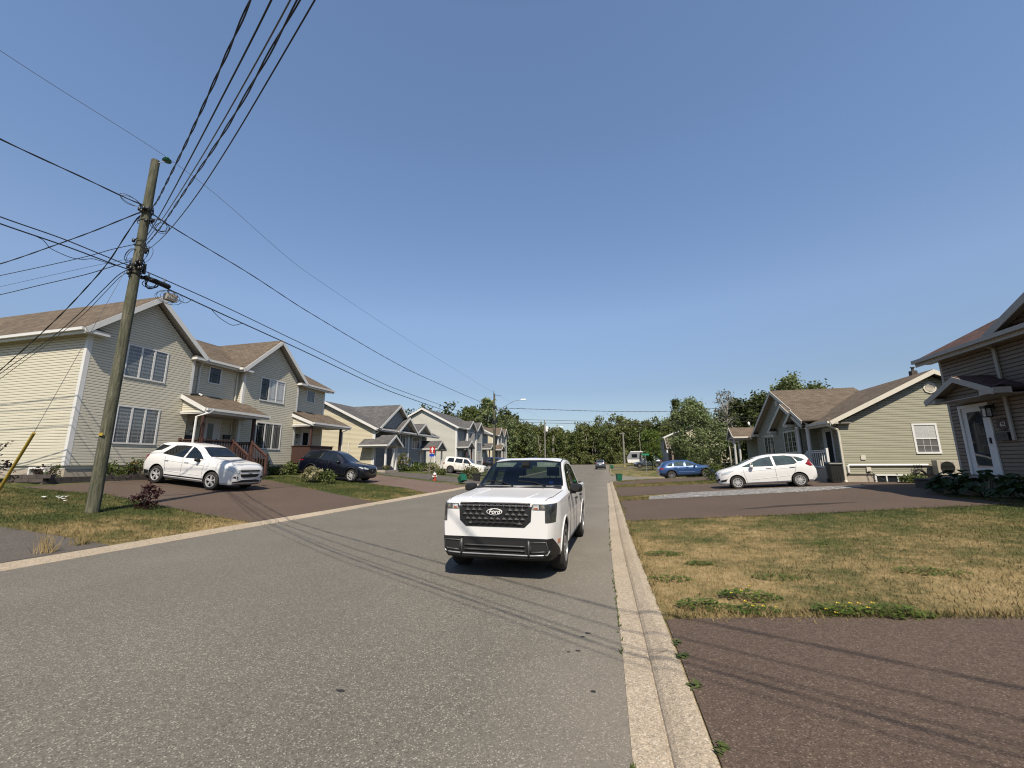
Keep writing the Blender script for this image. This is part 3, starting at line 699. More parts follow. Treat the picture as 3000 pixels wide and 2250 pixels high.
        for (q0, q1, y0, y1) in panes:
            bars = []
            if grid == 'prairie':
                d = .12; bars = [(q0+d, None), (q1-d, None), (None, y0+d*1.3), (None, y1-d*1.3)]
            elif grid and isinstance(grid, tuple):
                gx, gy = grid
                bars = [(q0+(q1-q0)*(k+1)/gx, None) for k in range(gx-1)]+[(None, y0+(y1-y0)*(k+1)/gy) for k in range(gy-1)]
            for bx, bz in bars:
                if bx is not None: mun.fbox(o, u, nn, Z, bx-.006, bx+.006, y0, y1, .031, .036)
                else: mun.fbox(o, u, nn, Z, q0, q1, bz-.006, bz+.006, .0305, .0365)
        f = mb.build('window', mat, s.t)
        if label: f['label'] = label
        if mun.f: mun.build('glazing_bars', M['bars'] if grid == 'prairie' else mat, f)
        pm = MB(); pl = pane if isinstance(pane, (list, tuple)) else [pane]
        mats = list(dict.fromkeys(pl))
        for i, (q0, q1, y0, y1) in enumerate(panes): pm.fbox(o, u, nn, Z, q0-.01, q1+.01, y0-.01, y1+.01, .022, .029, mats.index(pl[i % len(pl)]))
        pm.build('pane', [M[k] for k in mats], f)
        return f
    def door(s, F, u0, u1, z0, z1, glass=None, mat='door_white', handle=1):
        o, u, n = F; Z = (0, 0, 1); fr = MB()
        fr.fbox(o, u, n, Z, u0-.09, u0, z0, z1+.09, 0, .06); fr.fbox(o, u, n, Z, u1, u1+.09, z0, z1+.09, 0, .06); fr.fbox(o, u, n, Z, u0, u1, z1, z1+.09, 0, .058)
        d = MB(); d.fbox(o, u, n, Z, u0, u1, z0, z1, 0, .03)
        w = u1-u0
        if not glass:
            for k in range(3):
                a = z0+.2+k*(z1-z0-.3)/3; d.fbox(o, u, n, Z, u0+.14*w, u0+.46*w, a, a+.42, .03, .038); d.fbox(o, u, n, Z, u0+.54*w, u0+.86*w, a, a+.42, .03, .038)
        dd = d.build('door', M[mat], s.t); fr.build('door_frame', M['white'], dd)
        if glass:
            g = MB(); a0, a1, b0, b1 = glass
            g.fbox(o, u, n, Z, u0+a0*w, u0+a1*w, z0+b0, z1-b1, .03, .034); g.build('pane', M['pane'], dd)
        h = MB(); hu = u0+w*(.92 if handle > 0 else .08); h.fbox(o, u, n, Z, hu-.02, hu+.02, z0+.92, z0+1.1, .03, .07); h.build('handle', M['black_metal'], dd)
        return dd
    def lamp(s, F, a, z, scale=1):
        o, u, n = F; mb = MB(); Z = (0, 0, 1); k = scale
        mb.fbox(o, u, n, Z, a-.05*k, a+.05*k, z-.06*k, z+.08*k, .02, .05); mb.fbox(o, u, n, Z, a-.015*k, a+.015*k, z+.02*k, z+.05*k, .05, .14*k)
        mb.fbox(o, u, n, Z, a-.07*k, a+.07*k, z-.02*k, z+.03*k, .07*k, .21*k)
        for i, j in ((-1, 0), (1, 0), (-1, 1), (1, 1)): mb.fbox(o, u, n, Z, a+i*.055*k-.008, a+i*.055*k+.008, z-.2*k, z-.02*k, .085*k+j*.1*k, .1*k+j*.1*k)
        mb.fbox(o, u, n, Z, a-.06*k, a+.06*k, z-.22*k, z-.2*k, .08*k, .2*k)
        l = mb.build('wall_lamp', M['black_metal'], s.t)
        g = MB(); g.fbox(o, u, n, Z, a-.05*k, a+.05*k, z-.195*k, z-.03*k, .09*k, .19*k); g.build('lamp_pane', M['lamp_glass'], l)
    def mailbox(s, F, a, z, mat='black_metal'):
        o, u, n = F; mb = MB(); mb.fbox(o, u, n, (0, 0, 1), a-.19, a+.19, z-.11, z+.1, .02, .14); mb.fbox(o, u, n, (0, 0, 1), a-.2, a+.2, z+.06, z+.12, .02, .16); mb.fbox(o, u, n, (0, 0, 1), a-.07, a+.07, z-.03, z+.03, .14, .145)
        mb.build('mailbox', M[mat], s.t)
    def downspout(s, pts, r=.045, mat=None): 
        mb = MB(); mb.tube(pts, r, 6); mb.build('downspout', mat or M['white'], s.t)
    def rail(s, p, q, h=.95, mat='redwood', n=8, post=True, low=.1, bal=.04):
        mb = MB(); p, q = V3(p), V3(q)
        mb.beam(p+Vector((0, 0, h)), q+Vector((0, 0, h)), .13, .045); mb.beam(p+Vector((0, 0, h-.07)), q+Vector((0, 0, h-.07)), .04, .08); mb.beam(p+Vector((0, 0, low+.06)), q+Vector((0, 0, low+.06)), .04, .08)
        for i in range(n):
            a = p.lerp(q, (i+.5)/n); mb.box(a.x-bal/2, a.x+bal/2, a.y-bal/2, a.y+bal/2, a.z+low, a.z+h-.05)
        if post:
            for a in (p, q): mb.box(a.x-.05, a.x+.05, a.y-.05, a.y+.05, a.z-.05, a.z+h+.08)
        mb.build('railing', M[mat], s.t)
    def col(s, x, y, z0, z1, w=.10, mat='white', round_=False):
        mb = MB()
        if round_: mb.lathe([(w*.75, z0), (w*.75, z0+.06), (w*.5, z0+.1), (w*.46, z1-.1), (w*.62, z1-.06), (w*.62, z1)], (x, y, 0), n=18)
        else: mb.box(x-w/2, x+w/2, y-w/2, y+w/2, z0, z1)
        mb.build('column' if round_ else 'post', M[mat], s.t, smooth=round_, angle=40)
    def done(s):
        for k, nm in (('wall', 'wall'), ('trim', 'trim'), ('shingle', 'roof'), ('soffit', 'soffit'), ('gutter', 'gutter'), ('found', 'foundation')):
            mb = getattr(s, k)
            if mb.f: mb.build(nm, M[s.m[k]], s.t)
# local face frames: origin, along, outward
def FX(x, sgn=1): return ((x, 0, 0), (0, 1, 0), (sgn, 0, 0))       # facing +X / -X, u = world y
def FY(y, sgn=-1): return ((0, y, 0), (1, 0, 0), (0, sgn, 0))      # facing -Y, u = world x

# ================= left house: two storey beige duplex
H = House('duplex_house', 'beige two storey duplex with steep brown gables and red stained porches behind the white suv', 'house', (-24, 19, 1.1),
          dict(wall='beige_siding', trim='white', shingle='brown_shingle', soffit='soffit', gutter='white', found='foundation'))
X0, XR = -20.9, -21.25
G = FX(X0); GR = FX(XR)
def wing(H, y0, y1, zb, ze, zp, X=X0):
    c = (y0+y1)/2; H.face(FX(X), [(y0, zb), (y1, zb), (y1, ze), (c, zp), (y0, ze)])
wing(H, 11.6, 16.05, 1.63, 7.05, 9.2); wing(H, 19.05, 23.32, 1.63, 7.05, 9.2)
H.face(GR, [(16.05, 1.63), (19.05, 1.63), (19.05, 7.1), (16.05, 7.1)]); H.face(GR, [(23.32, 1.63), (26.4, 1.63), (26.4, 7.1), (23.32, 7.1)])
H.face(FY(11.6), [(-32, 1.63), (X0, 1.63), (X0, 7.05), (-32, 7.05)])
H.face(FY(19.05), [(XR, 1.63), (X0, 1.63), (X0, 7.05), (XR, 7.05)])
H.wall.box(-32, XR-.03, 11.65, 26.35, 1.5, 7.0); H.wall.box(XR-.05, X0-.03, 11.65, 16.0, 1.5, 7.0); H.wall.box(XR-.05, X0-.03, 19.1, 23.27, 1.5, 7.0)
for f in (FY(26.4, 1),): H.face(f, [(-32, 1.63), (XR, 1.63), (XR, 7.1), (-26.6, 9.6), (-32, 7.1)])
H.found.box(-32, X0-.04, 11.66, 16.0, .3, 1.64); H.found.box(-32, XR-.04, 16.0, 26.36, .3, 1.62); H.found.box(-31, X0-.05, 19.1, 23.26, .3, 1.64)
H.corner(X0, 11.6, 1.63, 7.05, 1, -1, .13); H.corner(X0, 16.05, 5.2, 7.05, 1, 1); H.corner(X0, 19.05, 1.63, 7.05, 1, -1, .12); H.corner(X0, 23.32, 1.63, 7.05, 1, 1); H.corner(XR, 26.4, 1.63, 7.1, 1, 1)
H.gable('x', -20.5, -32.4, 13.82, 2.62, 7.12, 9.5, rk=.21); H.gable('x', -20.5, -25.6, 21.2, 2.55, 7.12, 9.5, rk=.21)
# main roof slopes between and beside the wings
H.plane((-20.85, 16.4, 7.17), (-20.85, 18.66, 7.17), (-25.2, 18.66, 9.35), (-25.2, 16.4, 9.35)); H.plane((-20.85, 23.72, 7.17), (-20.85, 26.95, 7.17), (-25.2, 26.95, 9.35), (-25.2, 23.72, 9.35))
H.plane((-21.0, 16.2, 7.16), (-21.0, 23.9, 7.16), (-25.25, 23.9, 9.33), (-25.25, 16.2, 9.33), gut=False)
H.plane((-29.6, 16.5, 7.17), (-29.6, 26.95, 7.17), (-25.25, 26.95, 9.35), (-25.25, 16.5, 9.35), gut=False)
H.rake((-20.85, 26.97, 7.16), (-25.2, 26.97, 9.34))
for y, sg in ((11.2, 1), (16.44, -1), (18.65, 1), (23.75, -1)): H.eave_return(-20.5, y, 7.09, 0, sg, 1, 0, .85 if y < 12 else .62)
H.soffit.box(-32.3, -20.5, 11.22, 11.6, 6.96, 6.98); H.soffit.box(-21.3, -20.87, 16.3, 18.7, 6.98, 7.0); H.soffit.box(-21.3, -20.87, 23.7, 26.9, 6.98, 7.0)
H.window(G, 12.98, 14.74, 5.46, 6.98, 3, 'pane_zebra', 'prairie'); H.window(G, 12.98, 14.74, 2.54, 4.22, 3, 'pane_zebra', 'prairie')
H.window(G, 20.2, 22.14, 5.46, 6.92, 3, ['pane', 'pane_white', 'pane_white'], 'prairie'); H.window(G, 20.2, 22.16, 2.54, 4.16, 3, ['pane', 'pane_curtain', 'pane_curtain'], 'prairie')
H.window(GR, 17.13, 17.88, 5.96, 6.92, 1, 'pane', 'prairie'); H.window(GR, 24.5, 25.36, 5.96, 6.9, 1, 'pane_curtain', 'prairie')
H.door(GR, 17.32, 18.12, 1.92, 4.02, (.2, .62, .3, .2)); H.door(GR, 24.35, 25.2, 1.92, 4.02, (.2, .8, .3, .2))
H.lamp(GR, 16.72, 3.78); H.lamp(GR, 23.95, 3.6); H.mailbox(GR, 16.48, 3.0); H.mailbox(GR, 18.62, 3.15); H.mailbox(GR, 23.85, 2.75)
text('house_number', '59', .2, (XR+.03, 16.62, 3.33), (0, 1, 0), (0, 0, 1), M['black_metal'], H.t)
text('house_number', '61', .22, (XR+.03, 24.02, 3.12), (0, 1, 0), (0, 0, 1), M['black_metal'], H.t)
for ya, yb, wall_in in ((15.62, 19.42, 15.75), (23.0, 27.0, 23.1)):
    H.plane((-19.2, ya, 4.36), (-19.2, yb, 4.36), (XR+.02, yb, 5.26), (XR+.02, ya, 5.26)); H.rake((-19.18, ya-.02, 4.35), (X0+.05 if ya < 20 else XR+.05, ya-.02, 5.1), .19)
    H.rake((-19.18, yb+.02, 4.35), (XR+.05, yb+.02, 5.24), .19)
    siding(H.wall, [(-20.85, 4.2), (-19.4, 4.2), (-19.4, 4.3), (-20.85, 4.98)], (0, wall_in, 0), (1, 0, 0), (0, -1, 0))
    H.soffit.box(-21.2, -19.25, ya+.03, yb-.03, 4.16, 4.18)
    H.trim.box(-19.3, -19.22, ya+.02, yb-.02, 4.12, 4.27); H.trim.box(-20.87, -19.24, ya+.05, ya+.09, 4.10, 4.24)
for y in (15.8, 18.72): H.col(-19.5, y, 1.2, 4.16, .13, 'darkwood')
for y in (23.25, 26.25): H.col(-19.5, y, 1.2, 4.16, .13, 'darkwood')
H.downspout([(-19.12, 15.95, 4.3), (-19.15, 15.75, 4.12), (-19.4, 15.35, 3.9), (-19.4, 15.33, 1.3)], .05)
H.downspout([(-20.75, 16.45, 7.05), (-20.85, 16.5, 6.95), (-21.17, 16.6, 6.75), (-21.17, 16.6, 5.35), (-20.95, 16.72, 5.2)], .05)
H.downspout([(-21.17, 18.85, 7.0), (-21.17, 18.85, 1.7)], .035, M['cream_trim']); H.downspout([(-19.15, 26.8, 4.3), (-19.3, 26.6, 4.05), (-19.45, 26.4, 3.95), (-19.45, 26.4, 1.3)], .045)
dk = MB(); dk.box(-21.2, -19.4, 15.72, 18.8, 1.74, 1.86); 
for k in range(22): dk.box(-19.43, -19.40, 15.74+k*.139, 15.74+k*.139+.125, 1.05, 1.73)
for k in range(4): dk.box(-19.4+.28*k, -19.4+.28*(k+1), 17.55, 18.65, 1.0, 1.68-.17*k)
dk.build('porch_deck', M['redwood'], H.t)
H.rail((-19.45, 15.82, 1.86), (-19.45, 17.5, 1.86), 1.0, 'redwood', 11); H.rail((-20.75, 15.76, 1.86), (-19.5, 15.76, 1.86), 1.0, 'redwood', 8)
H.rail((-19.4, 17.52, 1.86), (-18.35, 17.52, 1.12), .98, 'redwood', 6); H.rail((-19.4, 18.68, 1.86), (-18.35, 18.68, 1.12), .98, 'redwood', 6); H.rail((-20.8, 18.78, 1.86), (-19.5, 18.78, 1.86), 1.0, 'redwood', 8)
dk = MB(); dk.box(-21.2, -19.4, 23.15, 26.3, 1.74, 1.86)
for k in range(21): dk.box(-19.44, -19.40, 23.16+k*.105, 23.16+k*.105+.097, 1.72, 2.8)
for k in range(13): dk.box(-20.8+k*.107, -20.8+k*.107+.099, 23.13, 23.16, 1.72, 2.8)
dk.box(-20.85, -19.36, 23.08, 23.2, 2.8, 2.85); dk.box(-19.48, -19.36, 23.2, 25.4, 2.8, 2.85)
for k in range(3): dk.box(-19.42, -19.39, 23.15, 26.3, 1.05+k*.22, 1.25+k*.22)
for k in range(3): dk.box(-19.4+.28*k, -19.4+.28*(k+1), 25.3, 26.3, 1.0, 1.66-.2*k)
dk.build('porch_deck', M['darkwood'], H.t, None)
# basement window in the sunlit flank
fw = MB(); fw.box(-22.6, -22.52, 11.45, 11.62, 1.02, 1.58); fw.box(-21.72, -21.64, 11.45, 11.62, 1.02, 1.58); fw.box(-22.52, -21.72, 11.45, 11.62, 1.5, 1.58); f_ = fw.build('window', M['white'], H.t)
pw = MB(); pw.box(-22.52, -21.72, 11.6, 11.63, 1.0, 1.5); pw.build('pane', M['pane'], f_)
H.done()

# ================= grey split entry duplex bungalow
H = House('bungalow_duplex', 'low grey duplex with cream flank, grey gables and two small columned porches', 'house', (-25, 39, .9),
          dict(wall='grey_siding', trim='white', shingle='grey_shingle', soffit='soffit', gutter='white', found='foundation'))
X0 = -20.9; G = FX(X0); XB = -21.2; GB = FX(XB); XI = -21.9; GI = FX(XI)
cw = MB(); siding(cw, [(-31.4, 1.4), (X0-.0, 1.4), (X0, 4.62), (-26.1, 7.2), (-31.4, 4.62)], (0, 32.85, 0), (1, 0, 0), (0, -1, 0)); cw.build('wall', M['cream_siding'], H.t)['label'] = 'cream siding flank wall'
H.face(GI, [(32.9, 1.2), (36.3, 1.2), (36.3, 4.7), (32.9, 4.7)]); H.face(G, [(36.3, 1.2), (39.25, 1.2), (39.25, 4.7), (38.2, 5.75), (36.3, 4.7)])
H.face(FX(X0-.0), [(33.2, 4.7), (40.0, 4.7), (36.6, 7.0)]); H.face(GB, [(39.25, 1.2), (42.6, 1.2), (42.6, 4.7), (39.25, 4.7)]); H.face(FX(-21.9), [(42.6, 1.2), (45.4, 1.2), (45.4, 4.7), (42.6, 4.7)])
H.face(FX(-20.85), [(40.4, 4.85), (43.5, 4.85), (41.95, 5.85)]); H.face(FY(36.3), [(XI, 1.2), (X0, 1.2), (X0, 4.7), (XI, 4.7)]); H.face(FY(32.87), [(XI-.1, 1.4), (X0, 1.4), (X0, 1.6), (XI-.1, 1.6)])
H.wall.box(-31.3, XI-.03, 32.9, 45.35, .9, 4.68); H.wall.box(XI-.05, X0-.03, 36.34, 39.2, .9, 4.66); H.found.box(-31.3, X0-.04, 32.92, 39.2, .5, 1.4); H.found.box(-31.3, XB-.04, 39.2, 45.3, .5, 1.2)
for x, y, s1, s2 in ((X0, 32.85, 1, -1), (X0, 36.3, 1, -1), (X0, 39.25, 1, 1), (XB, 42.6, 1, 1), (-21.9, 45.4, 1, 1)): H.corner(x, y, .95, 4.68, s1, s2, .16, .04)
H.gable('y', 32.5, 45.85, -26.1, 5.65, 4.78, 7.42, rk=.22); H.plane((-20.45, 32.6, 4.76), (-20.45, 33.1, 4.76), (-22, 33.1, 5.5), (-22, 32.6, 5.5))
H.gable('x', -20.5, -25.9, 36.6, 3.65, 4.78, 7.38, rk=.2); H.gable('x', -20.3, -23.5, 38.2, 2.05, 4.76, 6.28, rk=.19); H.gable('x', -20.35, -23.4, 41.95, 1.75, 4.86, 6.0, rk=.17)
H.window(G, 36.75, 38.5, 3.2, 4.5, 3, 'pane_curtain'); H.window(GB, 40.45, 42.2, 3.2, 4.45, 3, 'pane_curtain'); H.window(GB, 40.45, 42.15, 1.15, 1.95, 3, 'pane'); H.window(G, 37.0, 38.6, 1.15, 1.95, 2, 'pane')
H.door(GI, 33.75, 34.65, 1.2, 3.25, (.55, .9, .3, .2)); H.door(FX(-21.9), 43.7, 44.6, 1.2, 3.25, None); H.lamp(GI, 33.3, 3.0); H.mailbox(GI, 33.3, 2.35)
for yc, xs in ((33.32, -19.0), (43.5, -19.0)):
    H.gable('x', xs, XI, yc, 1.32, 3.28, 4.18, rk=.17); H.face(FX(xs-.25), [(yc-1.05, 3.3), (yc+1.05, 3.3), (yc, 4.02)]); H.soffit.box(XI, xs-.1, yc-1.2, yc+1.2, 3.2, 3.22)
    for y in (yc-.85, yc+.9): H.col(-19.45, y, .85, 3.22, .15, 'white')
    b = MB(); b.box(XI, -19.25, yc-1.1, yc+1.1, .6, 1.1); b.build('step', M['foundation'], H.t)
H.downspout([(-20.4, 33.0, 4.7), (-20.6, 32.95, 4.45), (-20.82, 32.8, 4.25), (-20.82, 32.8, 1.2)], .05); H.downspout([(-23.4, 32.75, 3.6), (-23.4, 32.75, 1.45)], .045)
H.done()

# ================= further left houses
def far_house(name, label, y0, y1, wallm, frontm, shing, zb, ze, zr, gables, porches, dep=10.3, X0=-20.9):
    H = House(name, label, 'house', (X0-5, (y0+y1)/2, zb-.4), dict(wall=frontm, trim='white', shingle=shing, soffit='soffit', gutter='white', found='foundation'))
    cx = X0-dep/2
    a = MB(); siding(a, [(X0-dep, zb), (X0, zb), (X0, ze), (cx, zr-.25), (X0-dep, ze)], (0, y0, 0), (1, 0, 0), (0, -1, 0), .15); a.build('wall', M[wallm], H.t)
    H.face(FX(X0), [(y0, zb), (y1, zb), (y1, ze), (y0, ze)], course=.15); H.wall.box(X0-dep+.05, X0-.03, y0+.05, y1, zb-.3, ze-.05); H.found.box(X0-dep, X0-.04, y0+.04, y1, zb-.6, zb)
    H.corner(X0, y0, zb-.1, ze, 1, -1, .2, .05); H.corner(X0, y1, zb, ze, 1, 1, .2, .05)
    H.gable('y', y0-.35, y1+.3, cx, dep/2+.4, ze+.12, zr, rk=.25)
    for c, hw, zp, px in gables:
        X = X0+px; H.face(FX(X), [(c-hw+.35, zb), (c+hw-.35, zb), (c+hw-.35, ze), (c, zp-.3), (c-hw+.35, ze)], course=.15); H.wall.box(X0, X-.03, c-hw+.4, c+hw-.4, zb, ze)
        H.gable('x', X+.35, cx, c, hw, ze+.1, zp, rk=.2); H.corner(X, c-hw+.35, zb, ze, 1, -1, .16, .05); H.corner(X, c+hw-.35, zb, ze, 1, 1, .16, .05)
        for zz in ([zb+.9, ze-1.75] if ze-zb > 4 else [zb+.9]): H.window(FX(X), c-.75, c+.75, zz, zz+1.45, 3, 'pane_curtain', None, .1)
    for c, xs, z in porches:
        H.gable('x', xs, X0, c, 1.35, z, z+.85, rk=.18); H.face(FX(xs-.25), [(c-1, z), (c+1, z), (c, z+.65)], course=.15)
        for y in (c-.95, c+.95): H.col(xs-.35, y, zb-.4, z-.05, .15, 'darkwood')
        b = MB(); b.box(X0, xs-.1, c-1.1, c+1.1, zb-.6, zb); 
        for k in range(8): b.box(xs-.2, xs-.14, c-1+k*.26, c-.9+k*.26, zb, zb+.9)
        b.box(xs-.22, xs-.12, c-1.1, c+1.1, zb+.9, zb+.96); b.build('porch_deck', M['redwood'], H.t); H.door(FX(X0), c-.45, c+.45, zb+.1, zb+2.15)
    H.done(); return H
far_house('two_storey_duplex', 'tall grey two storey duplex with off white flank beyond the grey bungalow', 52.6, 66.5, 'offwhite_siding', 'grey_siding', 'grey_shingle', 1.1, 6.4, 9.35, [(56.9, 1.7, 7.75, .5), (60.6, 1.7, 7.85, .5)], [(53.9, -19.2, 3.85), (64.2, -19.2, 3.95)])
far_house('brown_roof_house', 'beige house with brown roof farthest along the left side', 69.8, 79, 'cream_siding', 'grey_siding', 'brown_shingle', 1.35, 6.5, 8.9, [(72.8, 1.5, 8.1, .4), (76.1, 1.5, 8.1, .4)], [(70.9, -19.3, 4.0)], 9)

# ================= olive bungalow on the right
H = House('olive_bungalow', 'olive sided bungalow with brown roof, three nested front gables and white porch railing', 'house', (15, 28, .6),
          dict(wall='olive_siding', trim='cream_trim', shingle='brown_shingle', soffit='soffit', gutter='cream_trim', found='foundation'))
yG = 23.97; XF = 10.76
H.face(FY(yG), [(XF+.02, 1.03), (19.1, 1.03), (19.1, 3.5), (14.93, 5.72), (XF+.02, 3.5)])
H.found.box(XF+.05, 19.0, yG+.03, 31, .2, 1.04)
dk_ = MB(); FF = [(FX(11.3, -1), [(24.0, 1.3), (27.4, 1.3), (27.4, 3.6), (24.0, 3.6)]), (FX(10.45, -1), [(27.4, 1.2), (30.8, 1.2), (30.8, 4.0), (28.9, 4.9), (27.4, 4.1)]), (FX(10.65, -1), [(30.8, 1.2), (35.8, 1.2), (35.8, 3.7), (31.0, 6.1), (30.8, 6.1)]), (FX(11.6, -1), [(35.8, 1.2), (42, 1.2), (42, 3.6), (35.8, 3.6)]), (FX(10.62, -1), [(26.7, 3.66), (30.8, 3.66), (31, 6.1)]), (FX(10.4, -1), [(26.2, 3.62), (28.2, 3.62), (27.2, 4.4)])]
for F, p in FF: siding(dk_, p, *F)
siding(dk_, [(10.45, 1.2), (11.3, 1.2), (11.3, 3.6), (10.45, 3.6)], (0, 27.4, 0), (1, 0, 0), (0, -1, 0)); siding(dk_, [(10.65, 1.2), (11.6, 1.2), (11.6, 3.6), (10.65, 3.6)], (0, 35.82, 0), (1, 0, 0), (0, 1, 0))
siding(dk_, [(XF+.02, 1.03), (11.35, 1.03), (11.35, 3.6), (XF+.02, 3.6)], (0, 24.05, 0), (1, 0, 0), (0, 1, 0))
dk_.box(11.7, 19, 24.05, 42, .6, 3.4); dk_.box(10.7, 11.75, 30.85, 35.75, .6, 3.4); dk_.box(10.5, 11.7, 27.45, 30.85, .6, 3.4); dk_.box(11.35, 11.75, 24.1, 27.4, 1.0, 3.4)
dk_.build('wall', M['olive_siding'], H.t)
H.plane((19.53, 23.6, 3.64), (19.53, 42.3, 3.64), (14.93, 42.3, 5.98), (14.93, 23.6, 5.98)); H.rake((10.31, 23.578, 3.63), (14.93, 23.578, 5.98)); H.rake((19.55, 23.578, 3.63), (14.93, 23.578, 5.98))
H.trim.prism([(-.22, -.124), (0, -.008), (.22, -.124), (.22, -.31), (0, -.22), (-.22, -.31)], (14.93, 23.578, 5.968), (1, 0, 0), (0, 0, 1), (0, 1, 0), -.0205, .0205)
H.plane((10.33, 23.6, 3.64), (10.33, 26.1, 3.64), (14.93, 30.25, 5.98), (14.93, 23.6, 5.98)); H.plane((10.33, 36.0, 3.64), (10.33, 42.3, 3.64), (14.93, 42.3, 5.98), (14.93, 31.75, 5.98))
H.gable('x', 10.32, 15.2, 31.0, 4.95, 3.72, 6.38, rk=.2, gut=False); H.gable('x', 10.1, 12.4, 28.95, 2.75, 3.68, 5.2, rk=.19, gut=False); H.gable('x', 10.0, 11.9, 27.2, 1.35, 3.86, 4.62, rk=.17, gut=False)
H.eave_return(10.32, 35.9, 3.72, 0, -1, -1, 0, .6); H.eave_return(10.1, 31.65, 3.66, 0, -1, -1, 0, .55); H.eave_return(10.0, 28.5, 3.84, 0, -1, -1, 0, .5); H.eave_return(10.32, 23.6, 3.64, 1, 0, 0, -1, .36)
H.soffit.box(10.35, 11.3, 23.7, 27.3, 3.5, 3.52); H.trim.box(10.3, 10.38, 23.65, 26.0, 3.48, 3.62)
H.window(FX(10.45, -1), 28.0, 29.9, 2.15, 3.52, 3, 'pane', (2, 4), .09, M['cream_trim']); H.window(FX(10.65, -1), 32.2, 34.2, 2.15, 3.52, 3, 'pane', (2, 4), .09, M['cream_trim'])
H.window(FY(yG), 13.84, 14.84, 1.98, 3.42, 1, ['pane_dim_blind', 'pane_white'], (3, 2), .085, M['white'], split=True)
H.door(FX(11.3, -1), 25.72, 26.62, 1.3, 3.36, (.12, .75, .2, .12)); H.door(FX(11.6, -1), 36.9, 37.8, 1.3, 3.4, None)
text('house_number', '36', .2, (11.27, 27.03, 2.52), (0, -1, 0), (0, 0, 1), M['white'], H.t)
H.col(10.32, 26.15, 1.28, 3.5, .2, 'white', True); H.col(10.32, 27.45, 1.28, 3.62, .2, 'white', True)
b = MB(); b.box(10.15, 11.3, 24.02, 27.6, .3, 1.28); b.box(9.6, 10.12, 26.3, 27.5, .3, .98); b.build('porch_slab', M['foundation'], H.t)
H.rail((10.25, 24.15, 1.28), (10.25, 26.0, 1.28), .95, 'white', 8, True, .08, .03); H.rail((10.2, 26.2, 1.2), (9.5, 26.2, .75), .95, 'white', 5, True, .08, .03)
H.downspout([(10.28, 23.72, 3.6), (10.3, 23.74, 3.4), (10.72, 23.86, 3.2), (10.76, 23.88, 2.9), (10.76, 23.88, .75), (10.7, 23.7, .62)], .055, M['cream_trim'])
v = MB(); v.lathe([(.0, 0), (.27, 0), (.27, .05), (.21, .05), (.21, .02), (0, .02)], (0, 0, 0), 'y', 8)
for k in range(6): v.box(-.17, .17, -.045, -.02, -.16+k*.058, -.13+k*.058)
v.v = [(a+14.86, yG-.02-abs(b_) if True else 0, c+5.12) for a, b_, c in v.v]; v.build('gable_vent', M['cream_trim'], H.t)
v = MB(); v.lathe([(.0, 0), (.2, 0), (.2, .05), (.0, .05)], (0, 0, 0), 'x', 12); v.v = [(10.63-abs(a), b_+30.98, c+5.5) for a, b_, c in v.v]; v.build('gable_vent', M['cream_trim'], H.t)
p = MB(); p.tube([(10.95, yG-.06, 1.1), (10.95, yG-.06, 1.4), (11.0, yG-.06, 1.46), (14.2, yG-.06, 1.46)], .055, 8); p.build('line_cover', M['white'], H.t)
p = MB(); p.box(11.55, 11.75, yG-.07, yG-.02, 1.72, 1.94); p.box(11.7, 11.88, yG-.1, yG-.02, 1.15, 1.36); p.build('outlet_box', M['cream_trim'], H.t)
fw = MB()
for a0, a1 in ((12.0, 12.07), (13.35, 13.42), (12.45, 12.5), (12.9, 12.95)): fw.box(a0, a1, yG-.06, yG+.04, .62, 1.0)
fw.box(12.0, 13.42, yG-.065, yG+.04, .96, 1.03); f_ = fw.build('window', M['white'], H.t); pw = MB(); pw.box(12.05, 13.38, yG-.0, yG+.045, .55, .97); pw.build('pane', M['pane'], f_)
# side porch of the second unit
H.gable('x', 9.15, 11.6, 37.65, .98, 3.66, 4.44, rk=.16); H.face(FX(9.35, -1), [(36.9, 3.66), (38.4, 3.66), (37.65, 4.28)]); H.soffit.box(9.2, 11.6, 36.75, 38.55, 3.55, 3.57); H.trim.box(9.25, 9.33, 36.8, 38.5, 3.5, 3.64)
H.col(9.3, 37.0, .6, 3.56, .19, 'white', True); H.col(9.72, 37.3, .6, 3.56, .19, 'white', True)
b = MB(); b.box(9.2, 11.6, 36.8, 38.5, .3, .95); b.build('porch_slab', M['foundation'], H.t)
c = MB(); c.box(15.15, 15.4, 25.4, 25.65, 5.5, 6.28); c.lathe([(.06, 6.25), (.06, 6.45), (.1, 6.45), (.1, 6.48), (0, 6.5)], (15.28, 25.52, 0), n=10); c.build('chimney', M['bark'], H.t)
H.done()

# ================= house at the right edge, in shade
H = House('shaded_house', 'dark taupe house numbered 62 with white glazed door at the right edge', 'house', (15, 12, .7),
          dict(wall='taupe_siding', trim='grey_trim', shingle='dark_shingle', soffit='grey_trim', gutter='grey_trim', found='foundation'))
XF = 10.9; F = FX(XF, -1)
H.face(F, [(5, 1.02), (16.85, 1.02), (16.85, 5.0), (5, 5.0)]); H.face(FY(16.85, 1), [(XF, 1.02), (20, 1.02), (20, 5.0), (15.5, 7.4), (XF, 5.0)])
H.wall.box(XF+.03, 20, 5, 16.8, .6, 4.95); H.found.box(XF+.04, 20, 5, 16.8, .2, 1.03)
H.corner(XF, 16.85, 1.0, 5.0, -1, 1, .06); H.plane((10.45, 4, 5.14), (10.45, 17.3, 5.14), (15.5, 17.3, 7.75), (15.5, 4, 7.75)); H.plane((20.5, 4, 5.14), (20.5, 17.3, 5.14), (15.5, 17.3, 7.75), (15.5, 4, 7.75)); H.rake((10.43, 17.32, 5.12), (15.5, 17.32, 7.73), .19)
